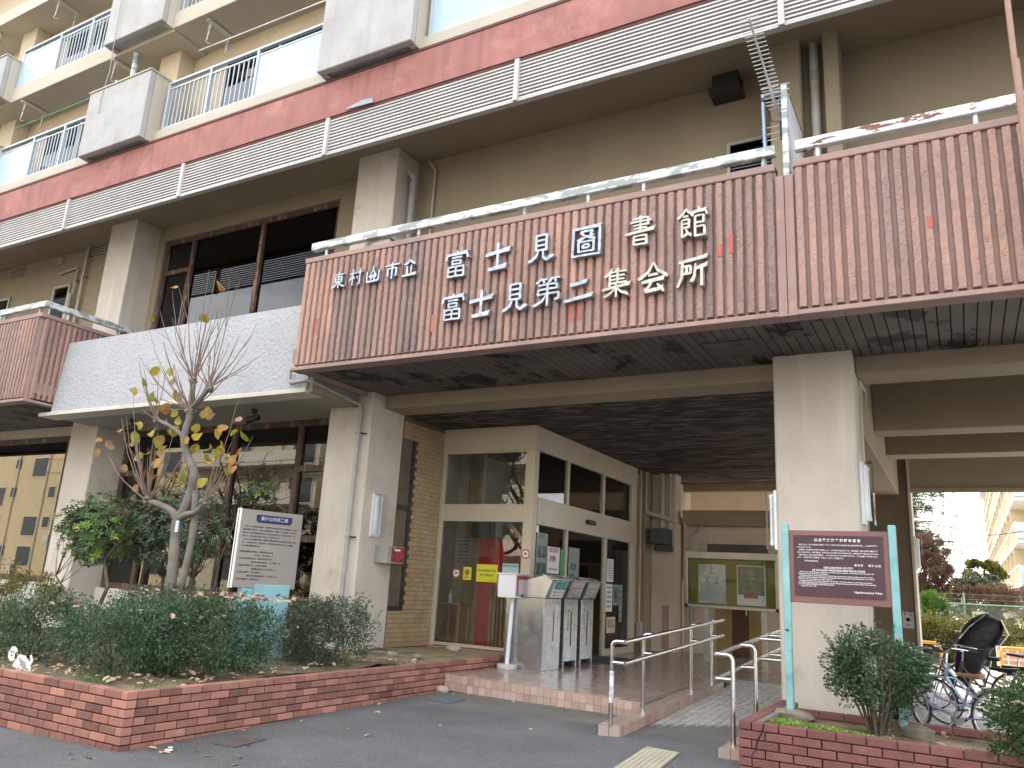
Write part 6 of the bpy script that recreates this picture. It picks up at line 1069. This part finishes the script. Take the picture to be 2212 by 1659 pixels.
# shelves in the library rooms so that the panes show an inside
for i, (x0, x1, y) in enumerate(((-14.3, -12.6, 13.5), (-12.2, -10.4, 14.2), (-20.9, -19.0, 13.8), (-18.6, -16.6, 14.4))):
    t = thing('bookshelf', ('low bookshelf seen dimly behind the tree through the window', 'dim bookshelf behind the sign board window', 'dim bookshelf in the far left room, left one', 'dim bookshelf in the far left room, right one')[i], 'bookshelf', ((x0 + x1) / 2, y, .4))
    B(x0, x1, y, y + .3, .4, 1.9).build('case', wood, t)
    for k in range(3):
        m = MB(); x = x0 + .05; rr = random.Random(i * 3 + k)
        while x < x1 - .1: w_ = rr.uniform(.02, .05); m.box(x, x + w_, y - .01, y, .55 + .45 * k, .55 + .45 * k + rr.uniform(.2, .3)); x += w_ + .004
        tag(m.build('books', pbr('book_spines_%d' % k, ((.3, .12, .08), (.12, .2, .28), (.36, .32, .2))[k], .7), t), kind='stuff')
# ------------------------------------------------------------------ bicycles
tyre_m = pbr('tyre_rubber', (.02, .02, .02), .8); rim_m = pbr('bright_rim', (.55, .56, .58), .25, .9); spoke_m = rim_m; blk = pbr('black_bike_paint', (.012, .012, .014), .3)
def bicycle(label, loc, rotz, frame_m, saddle_m, seat_z=.84, turn=0., basket=True, child=False, bars_m=None):
    """local x points from rear to front; front hub above the origin"""
    t = thing('bicycle', label, 'bicycle', loc, 'bicycles parked in the yard on the right', rotz); bm_ = bars_m or rim_m
    TR = Matrix.Rotation(turn, 4, 'Z'); Rw = .335
    def L_(mb, name, mat, par=t, sm=True, T=None):
        if T is not None: mb.v = [tuple(T @ Vector(v)) for v in mb.v]
        me = mb.mesh(name, mat, 0, sm); o = bpy.data.objects.new(name, me); put(o, par); return o
    def wheel(cx_, T, nm):
        w_ = MB(); k = 32; pr = [(Rw, 0), (Rw - .008, .018), (Rw - .03, .018), (Rw - .03, -.018), (Rw - .008, -.018)]
        vs = [(cx_ + q * math.cos(2 * PI * i / k), s, Rw + q * math.sin(2 * PI * i / k)) for i in range(k) for q, s in pr]
        w_.add(vs, [(i * 5 + j, i * 5 + (j + 1) % 5, ((i + 1) % k) * 5 + (j + 1) % 5, ((i + 1) % k) * 5 + j) for i in range(k) for j in range(5)]); wh = L_(w_, 'wheel', tyre_m, T=T)
        m = MB(); pr = [(Rw - .028, .012), (Rw - .045, .012), (Rw - .045, -.012), (Rw - .028, -.012)]; vs = [(cx_ + q * math.cos(2 * PI * i / k), s, Rw + q * math.sin(2 * PI * i / k)) for i in range(k) for q, s in pr]
        m.add(vs, [(i * 4 + j, i * 4 + (j + 1) % 4, ((i + 1) % k) * 4 + (j + 1) % 4, ((i + 1) % k) * 4 + j) for i in range(k) for j in range(4)]); L_(m, 'rim', rim_m, wh, T=T)
        m = MB()
        for i in range(20): a = 2 * PI * i / 20; m.tube([(cx_ + .02 * math.cos(a + .6), .02 * (-1) ** i, Rw + .02 * math.sin(a + .6)), (cx_ + (Rw - .04) * math.cos(a), 0, Rw + (Rw - .04) * math.sin(a))], .0016, 3, cap=False)
        m.tube([(cx_, -.045, Rw), (cx_, .045, Rw)], .018, 8); L_(m, 'spokes', spoke_m, wh, T=T)
        m = MB(); k2 = 14; a0, a1 = (.35, 2.9)
        vs = [(cx_ + (Rw + .018) * math.cos(a0 + (a1 - a0) * i / k2), s, Rw + (Rw + .018) * math.sin(a0 + (a1 - a0) * i / k2)) for i in range(k2 + 1) for s in (-.026, .026)]
        m.add(vs, [(2 * i, 2 * i + 1, 2 * i + 3, 2 * i + 2) for i in range(k2)]); L_(m, 'mudguard', frame_m, T=T)
    I4 = Matrix.Identity(4); wheel(0, TR, 'front'); wheel(-1.12, I4, 'rear')
    hd, hb, bb, sc_ = (-.20, 0, .86), (-.14, 0, .66), (-.66, 0, .29), (-.80, 0, .66)
    m = MB(); m.tube([hd, hb], .019, 8); m.tube([(-.155, 0, .70), (-.34, 0, .40), bb], .018, 8); m.tube([(-.18, 0, .80), (-.42, 0, .50), (-.72, 0, .42)], .015, 8); m.tube([bb, sc_], .015, 8)
    for s in (-.05, .05): m.tube([bb, (-1.12, s, Rw)], .010, 6); m.tube([(-.79, 0, .62), (-1.12, s, Rw)], .008, 6)
    L_(m, 'frame', frame_m)
    m = MB()
    for s in (-.055, .055): m.tube([hb, (-.10, s, .60), (0, s, Rw)], .010, 6)
    L_(m, 'fork', frame_m, T=TR)
    m = MB(); m.tube([hd, (-.22, 0, .99)], .012, 8)
    for s in (-1, 1): m.tube([(-.22, 0, .99), (-.16, s * .07, 1.0), (-.16, s * .20, 1.06), (-.28, s * .27, 1.05), (-.40, s * .28, 1.03)], .0105, 8)
    L_(m, 'handlebar', bm_, T=TR)
    m = MB()
    for s in (-1, 1): m.tube([(-.33, s * .275, 1.043), (-.45, s * .285, 1.02)], .017, 8); m.tube([(-.22, s * .25, 1.03), (-.30, s * .24, 1.0), (-.36, s * .25, .985)], .005, 5)
    L_(m, 'grips', black_plastic, T=TR)
    m = MB(); m.tube([sc_, (-.83, 0, seat_z - .04)], .012, 8); L_(m, 'seat_post', rim_m)
    m = MB(); S = [(-.66, .025, 0, .02), (-.74, .04, .0, .03), (-.86, .09, .0, .045), (-.95, .105, .012, .05), (-.97, .06, .015, .03)]
    vs = []
    for x, hw_, dz, th in S: vs += [(x, -hw_, seat_z + dz - .01), (x, -hw_ * .55, seat_z + dz + .012), (x, hw_ * .55, seat_z + dz + .012), (x, hw_, seat_z + dz - .01), (x, hw_ * .6, seat_z + dz - th), (x, -hw_ * .6, seat_z + dz - th)]
    m.add(vs, [(i * 6 + j, i * 6 + (j + 1) % 6, (i + 1) * 6 + (j + 1) % 6, (i + 1) * 6 + j) for i in range(4) for j in range(6)] + [tuple(range(6))[::-1], tuple(24 + j for j in range(6))]); L_(m, 'saddle', saddle_m)
    m = MB(); m.lathe([(.075, -.003), (.08, 0), (.075, .003)], (0, 0, 0), 16); L_(m, 'chainring', rim_m, T=Matrix.Translation((bb[0], .05, bb[2])) @ Matrix.Rotation(PI / 2, 4, 'X'))
    m = MB(); m.tube([(bb[0], -.07, bb[2]), (bb[0] + .1, -.07, bb[2] - .12)], .009, 6); m.tube([(bb[0], .07, bb[2]), (bb[0] - .1, .07, bb[2] + .12)], .009, 6); m.box(bb[0] + .06, bb[0] + .14, -.17, -.08, bb[2] - .135, bb[2] - .115); m.box(bb[0] - .14, bb[0] - .06, .08, .17, bb[2] + .105, bb[2] + .125); L_(m, 'pedals', black_plastic)
    m = MB(); m.tube([(-.92, .09, .67), (-1.30, .09, .68)], .006, 5); m.tube([(-.92, -.09, .67), (-1.30, -.09, .68)], .006, 5)
    for x in (-.98, -1.12, -1.28): m.tube([(x, -.09, .675), (x, .09, .675)], .005, 5)
    m.tube([(-1.2, .09, .67), (-1.12, .05, Rw)], .006, 5); m.tube([(-1.2, -.09, .67), (-1.12, -.05, Rw)], .006, 5); L_(m, 'rear_rack', bm_)
    m = MB(); m.tube([(-1.12, .05, Rw), (-1.2, .18, .02)], .009, 6); L_(m, 'stand', rim_m)
    if basket:
        m = MB()
        for k in range(6):
            z = .70 + .045 * k; f = .8 + .04 * k; q = [(-.10, -.17 * f, z), (.20 * f + .03, -.17 * f, z), (.20 * f + .03, .17 * f, z), (-.10, .17 * f, z), (-.10, -.17 * f, z)]; m.tube(q, .0035 if k < 5 else .006, 4)
        for k in range(7):
            s = -.15 + .05 * k; m.tube([(.18, s * .9, .70), (.24, s * 1.05, .93)], .0025, 4); m.tube([(-.10, s * .9, .70), (-.10, s * 1.05, .93)], .0025, 4); m.tube([(-.10, s * .85, .70), (.18, s * .85, .70)], .0025, 4)
        L_(m, 'basket', pbr('basket_wire', (.35, .36, .38), .4, .7), T=TR)
    if child:
        P = [(-.44, .46, .06, .07), (-.48, .58, .15, .16), (-.53, .76, .20, .22), (-.60, .96, .235, .26), (-.68, 1.12, .27, .28), (-.76, 1.26, .27, .27), (-.82, 1.38, .23, .24), (-.86, 1.46, .15, .17), (-.87, 1.50, .05, .06)]; m = MB(); rr = random.Random(2)
        vs = [(x + a_ * math.cos(2 * PI * j / 20), w_ * math.sin(2 * PI * j / 20), z + .03 * math.cos(2 * PI * j / 20)) for x, z, a_, w_ in P for j in range(20)]
        m.add(vs, [(i * 20 + j, i * 20 + (j + 1) % 20, (i + 1) * 20 + (j + 1) % 20, (i + 1) * 20 + j) for i in range(8) for j in range(20)] + [tuple(range(20))[::-1], tuple(160 + j for j in range(20))])
        L_(m, 'child_seat_cover', pbr('black_rain_cover', (.006, .007, .012), .55, bump=.8, bs=12, bd=.03))
        m = MB(); m.tube([(-.46, -.30, 1.12), (-.60, -.29, 1.3), (-.78, -.2, 1.46), (-.84, 0, 1.53), (-.78, .2, 1.46), (-.60, .29, 1.3), (-.46, .30, 1.12)], .009, 6); L_(m, 'hood_frame', rim_m)
        m = MB(); m.add([(-.92, -.2, .98), (-.92, .2, .98), (-1.10, .18, 1.22), (-1.10, -.18, 1.22), (-1.02, .14, 1.44), (-1.02, -.14, 1.44)], [(0, 1, 2, 3), (3, 2, 4, 5)]); L_(m, 'clear_window', pbr('cloudy_vinyl', (.45, .47, .48), .15), sm=False)
        m = MB(); m.lathe([(.02, -.07), (.07, -.05), (.08, .02), (.04, .07)], (-.42, -.16, 1.02), 8); L_(m, 'folded_strap', pbr('beige_strap', (.5, .47, .42), .9))
    return t
f0 = .053
blue_fr = pbr('silver_blue_frame', (.26, .37, .47), .25, .6); lav = pbr('lavender_frame', (.30, .25, .40), .35, .3); black_sad = pbr('black_saddle', (.015, .015, .015), .35); tan_sad = pbr('tan_saddle', (.33, .17, .09), .5)
for a_ in ((('silver blue bicycle with wire front basket, nearest behind the dark shrub', (-.42, 11.5, f0), PI - .15, blue_fr, black_sad, .86, .75), {}), (('lavender bicycle with tan saddle, partly hidden between the shrubs', (-.74, 11.0, f0), PI - .35, lav, tan_sad, .80, .2), dict(basket=False)),
          (('black bicycle carrying a large dark covered child seat', (-.52, 14.0, f0), PI - .1, blk, black_sad, .86, .5), dict(child=True, bars_m=blk)), (('dark bicycle with black saddle farthest right behind the others', (-.12, 15.2, f0), PI + .05, blk, black_sad, .88, .2), dict(basket=False)), (('black framed bicycle with low black saddle beside the silver blue one', (-.28, 12.4, f0), PI - .05, blk, black_sad, .84, .3), dict(basket=False))):
    bicycle(*a_[0], **a_[1]).scale = (.94, .94, .94)
# hoops, notice board, hedge, fence
yel_p = pbr('yellow_hoop_paint', (.62, .36, .015), .45)
for lb_, x0, x1, y in (('yellow tubular hoop barrier left of the child seat bicycle', -1.15, -.55, 20.5), ('yellow tubular hoop barrier at the right picture edge', .58, 1.25, 20.5)):
    P = [(x0, y, f0)] + [(x0 + .1 - .1 * math.cos(a), y, .68 + .1 * math.sin(a)) for a in (0, .5, 1.0, 1.57)] + [(x1 - .1 + .1 * math.sin(a), y, .68 + .1 * math.cos(a)) for a in (0, .5, 1.0, 1.57)] + [(x1, y, f0)]
    tag(MB().tube(P, .032, 12).build('hoop_barrier', yel_p, smooth=True), lb_, 'barrier')
t = thing('map_board', 'low white board with red grid print behind the yellow hoop', 'notice board', (1.0, 21, f0)); B(.50, 1.7, 21.0, 21.03, .38, .80).build('sheet', paper, t); B(.6, .64, 21.03, 21.07, f0, .78).build('leg', nb, t); B(1.5, 1.54, 21.03, 21.07, f0, .78).build('leg', nb, t)
for i in range(6):
    for j in range(3): B(.56 + .18 * i, .70 + .18 * i, 20.994, 20.998, .43 + .12 * j, .51 + .12 * j).build('print_cell', pbr('faint_red_print', (.60, .30, .24), .7), t)
hd_ = thing('hedge', 'clipped olive green hedge along the back of the bicycle yard', 'hedge', (.3, 26.8, f0)); foliage((.6, 27.0, .55), (2.6, .8, .78), 26000, .07, .04, 41, clumps=420, boxy=4., shell=.6).build('foliage', lf_yg, hd_)
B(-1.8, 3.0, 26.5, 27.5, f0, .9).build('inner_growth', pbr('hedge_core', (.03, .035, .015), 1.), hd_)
hd_ = thing('low_hedge', 'low yellowish hedge strip before the taller hedge at right', 'hedge', (1.6, 24.5, f0)); foliage((1.75, 24.5, .35), (.8, .5, .42), 7000, .06, .035, 42, clumps=150, boxy=4., shell=.6).build('foliage', leafmat('ochre_leaf', (.16, .13, .03), (.26, .20, .05)), hd_)
t = thing('mesh_fence', 'pale green chain link fence standing behind the hedge', 'fence', (0, 29, f0)); gf = pbr('pale_green_fence', (.20, .36, .25), .5)
MB().tube([(-2, 29, 1.70), (4, 29, 1.72)], .025, 8).build('top_rail', gf, t)
for x in (-1.9, -.04, 1.9): MB().tube([(x, 29, f0), (x, 29, 2.05)], .03, 8).build('fence_post', gf, t)
for z in (1.85, 2.0): MB().tube([(-2, 29, z), (4, 29, z + .02)], .006, 4).build('barbed_wire', gf, t)
m = MB()
for i in range(80):
    x = -2 + .075 * i; m.tube([(x, 29, .9), (x + .78, 29, 1.68)], .004, 3, cap=False); m.tube([(x, 29, 1.68), (x + .78, 29, .9)], .004, 3, cap=False)
tag(m.build('wire_mesh', gf, t), kind='stuff')
t = thing('notice_plate', 'small cream notice plate fixed to the green fence', 'sign', (.31, 28.9, 1.28)); B(.15, .48, 28.88, 28.92, 1.27, 1.50).build('plate', pbr('cream_plate', (.62, .58, .35), .5), t); B(.22, .27, 28.87, 28.88, 1.36, 1.41).build('print', ink, t); B(.34, .38, 28.87, 28.88, 1.37, 1.40).build('print', ink, t)
# trees behind the yard
def far_tree(label, base, c, rad, n, L, W, mat, seed, name='tree', trunk_r=.12, limbs=7, **k):
    t = thing(name, label, 'tree', base); foliage(c, rad, n, L, W, seed, **k).build('crown', mat, t); r = random.Random(seed); m = MB(); b_ = Vector(base); cc = Vector(c); m.tube([b_, b_.lerp(cc, .6), cc + Vector((0, 0, rad[2] * .6))], [trunk_r, trunk_r * .7, .02], 8)
    for i in range(limbs): v = rnd_unit(r); e = cc + Vector((v.x * rad[0], v.y * rad[1], v.z * rad[2])) * .9; s_ = b_.lerp(cc, r.uniform(.5, 1)); m.tube([s_, s_.lerp(e, .5) + rnd_unit(r) * .15, e], [trunk_r * .35, trunk_r * .2, .01], 5)
    m.build('trunk', dark_bark, t); return t
pine = thing('pine_tree', 'tall pine with sparse tufted boughs seen through the right-hand opening', 'tree', (-2.6, 33, 0)); r = random.Random(51); m = MB(); lv = MB(); m.tube([(-2.6, 33, -.1), (-2.4, 33, 4), (-2.1, 33, 9)], [.2, .15, .05], 8)
for i in range(85):
    z = r.uniform(2.7, 8); a = r.uniform(-.9, 1.2); L = r.uniform(.7, 2.5) * (1.15 if z < 6 else .8); s_ = Vector((-2.45, 33, z)); e = s_ + Vector((math.cos(a) * L, math.sin(a) * L * .7, r.uniform(-.25, .5))); mid = s_.lerp(e, .5) + Vector((0, 0, .15)); m.tube([s_, mid, e], [.045, .025, .008], 5)
    for k in range(14):
        q = mid.lerp(e, r.random()) + rnd_unit(r) * .22; 
        for j in range(16): leafy(lv, q + rnd_unit(r) * .06, (rnd_unit(r) + Vector((0, 0, .4))).normalized(), rnd_unit(r), r.uniform(.11, .19), .018)
m.build('trunk', pbr('reddish_pine_bark', (.16, .09, .065), .9), pine); lv.build('needles', lf_pine, pine)
far_tree('mass of brown leafless vines hanging below the pine', (-1.6, 31.5, f0), (-1.1, 31.5, 2.7), (.85, .5, 1.25), 26000, .085, .03, lf_brown, 52, name='vine_thicket', clumps=160)
far_tree('tangled brown and green undergrowth above the fence at right', (1.2, 31, f0), (.9, 31, 1.75), (2.2, .6, .60), 20000, .08, .03, lf_brown, 53, name='vine_thicket', clumps=160)
far_tree('small feathery conifer rising over the hedge next to the column', (-.95, 28, f0), (-.90, 28, 1.25), (.42, .4, .82), 9000, .09, .02, leafmat('conifer_green', (.05, .13, .02), (.11, .20, .035)), 54, name='conifer', clumps=70, up_bias=.9)
far_tree('sunlit yellow green tree in front of the far apartment block', (.9, 40, f0), (.75, 38, 2.9), (.70, .6, .85), 11000, .10, .06, lf_yg, 55, clumps=70)
far_tree('grey green loose shrubbery left of the sunlit yellow tree', (.1, 35, f0), (.35, 35, 2.25), (1.1, .6, .65), 12000, .09, .04, lf_grey, 56, clumps=80)
def wire(label, pts): tag(MB().tube(smooth_path(pts, 5), .012, 5).build('overhead_wire', black_plastic), label, 'cable')
wire('black overhead wire sagging across the opening on the right', [(-4, 30, 4.65), (-1.0, 30, 4.27), (.4, 30, 4.02), (.9, 30, 3.92), (2.2, 30, 4.15), (5, 30, 4.8)])
# far apartment block beyond the yard
fb = thing('apartment_block', 'sunlit cream apartment block with long balconies beyond the yard', 'building', (5.5, 80, f0)); fbm = pbr('sunlit_cream_wall', (.60, .50, .33), .9, var=.05); fbw = pbr('white_balcony_front', (.70, .66, .58), .8, var=.04)
B(4.3, 14, 57.4, 124, f0, 16.3).build('wall', fbm, fb); B(2.6, 15, 56.5, 125, 16.3, 16.8).build('roof', fbw, fb)
for k in range(6):
    z = .75 + 2.55 * k; B(3.0, 4.3, 57, 124, z - .18, z + .06).build('balcony_slab', fbw, fb)
    rl_ = B(2.98, 3.03, 57, 124, z + 1.02, z + 1.1).build('balcony_rail', fbw, fb)
    for j in range(48): B(2.99, 3.02, 57 + 1.55 * j, 57.07 + 1.55 * j, z + .06, z + 1.02).build('rail_post', fbw, fb) if k in (1, 2, 3, 4) and j < 30 else None
    B(3.0, 6.2, 56.9, 57.0, z + .06, z + 1.05).build('end_panel', pbr('pale_blue_panel', (.45, .52, .58), .5), fb)
    for j in range(12): B(4.27, 4.3, 58 + 5.4 * j, 61.4 + 5.4 * j, z + .1, z + 2.0).build('window', dark_frame, fb); B(3.0, 4.3, 62.4 + 5.4 * j, 62.55 + 5.4 * j, z + .06, z + 2.44).build('partition', fbm, fb)
# ------------------------------------------------------------------ the street side behind the viewer (seen mirrored in the panes)
ob = thing('apartment_block', 'sunlit yellow apartment block across the street, mirrored in the library windows', 'building', (-40, -21, 0)); obw = pbr('yellow_cream_render', (.70, .57, .35), .9, var=.06)
for k, (x0, x1, yb, h) in enumerate(((-95, -52, -23.5, 12.5), (-52, -39, -21.06, 15.2), (-39, -27, -24.0, 9.5), (-27, -15.5, -21.06, 12.5), (-15.5, 2, -22.5, 9.8))):
    B(x0, x1, -34, yb, -.2, h).build('wall', obw if k % 2 == 0 else pbr('cream_white_render', (.66, .60, .44), .9), ob); B(x0 - .4, x1 + .4, -34.5, yb + .6, h, h + .35).build('roof', fbw, ob)
    for q in range(int((x1 - x0) / 3.2)):
        for m_ in range(int(h / 2.9)):
            if (q * 7 + m_ * 5 + k) % 3 == 0: continue
            x = x0 + .8 + 3.2 * q; z = .5 + 2.8 * m_; w_ = B(x, x + (2.3 if q % 2 else 1.1), yb, yb + .05, z + (.1 if q % 2 else .9), z + 2.0).build('window', fbw, ob); B(x + .08, x + (2.22 if q % 2 else 1.02), yb + .05, yb + .07, z + (.18 if q % 2 else .98), z + 1.92).build('pane', pbr('mirror_dark_pane', (.08, .09, .09), .15), w_)
    for q in range(int((x1 - x0) / 5)): MB().tube([(x0 + 4.4 + 5 * q, yb + .12, 0), (x0 + 4.4 + 5 * q, yb + .12, h)], .07, 6).build('downpipe', fbw, ob); B(x0 + 1.2 + 5 * q, x0 + 2.0 + 5 * q, yb + .1, yb + .45, .1 + 2.8 * (q % 3), .75 + 2.8 * (q % 3)).build('air_conditioner', fbw, ob)
    if k % 2: 
        for m_ in range(1, int(h / 2.9)): B(x0 + .5, x1 - .5, yb + .05, yb + 1.3, .4 + 2.8 * m_, .55 + 2.8 * m_).build('balcony', fbw, ob); B(x0 + .5, x1 - .5, yb + 1.25, yb + 1.3, .55 + 2.8 * m_, 1.4 + 2.8 * m_).build('balcony_rail', fbw, ob)
pm_ = thing('utility_pole', 'grey concrete utility pole across the street behind the viewer', 'pole', (-19, -14, 0)); MB().tube([(-19, -14, -.1), (-19, -14, 11)], [.18, .12], 12).build('pole', cement, pm_); B(-20.2, -17.8, -14.1, -13.9, 9.6, 9.75).build('crossarm', cement, pm_)
for i_, z in enumerate((7.2, 8.2, 9.7, 10.4)): MB().tube([(-60, -14, z + .5), (-40, -14, z - .3), (-19, -14, z), (-2, -14, z - .4), (20, -14, z + .3)], .02, 5).build('wire', black_plastic, pm_)
for i, (x, y) in enumerate(((-21, -5), (-29, -6), (-14.5, -4.5), (-38, -8), (-3, -9))):
    t = thing('street_tree', ('bare street tree across the road behind the viewer, first from the crossing', 'bare street tree across the road behind the viewer, second one', 'bare street tree across the road behind the viewer, nearest the planter', 'bare street tree across the road behind the viewer, farthest one', 'leafy street tree across the road behind the viewer')[i], 'tree', (x, y, 0)); r = random.Random(60 + i); m = MB(); m.tube([(x, y, -.1), (x + .1, y, 2.5), (x, y, 4.5)], [.22, .16, .1], 8)
    for k in range(26):
        a = r.uniform(0, 6.3); s_ = Vector((x, y, r.uniform(2.2, 4.5))); e = s_ + Vector((math.cos(a) * r.uniform(.8, 2.4), math.sin(a) * r.uniform(.8, 2.2), r.uniform(1, 3.5))); mid = s_.lerp(e, .5) + rnd_unit(r) * .3; m.tube([s_, mid, e], [.06, .035, .01], 5)
        for q in range(5): p0 = mid.lerp(e, r.random()); m.tube([p0, p0 + (rnd_unit(r) + Vector((0, 0, .5))) * r.uniform(.4, .9)], [.014, .004], 3, cap=False)
    m.build('trunk', dark_bark, t)
    foliage((x, y, 5.2), (2.2, 2.0, 1.8), 700 if i != 4 else 5000, .12, .08, 70 + i).build('crown', lf_brown if i != 4 else lf_yg, t)
bpy.data.objects.remove(_to); bpy.data.curves.remove(_tc)
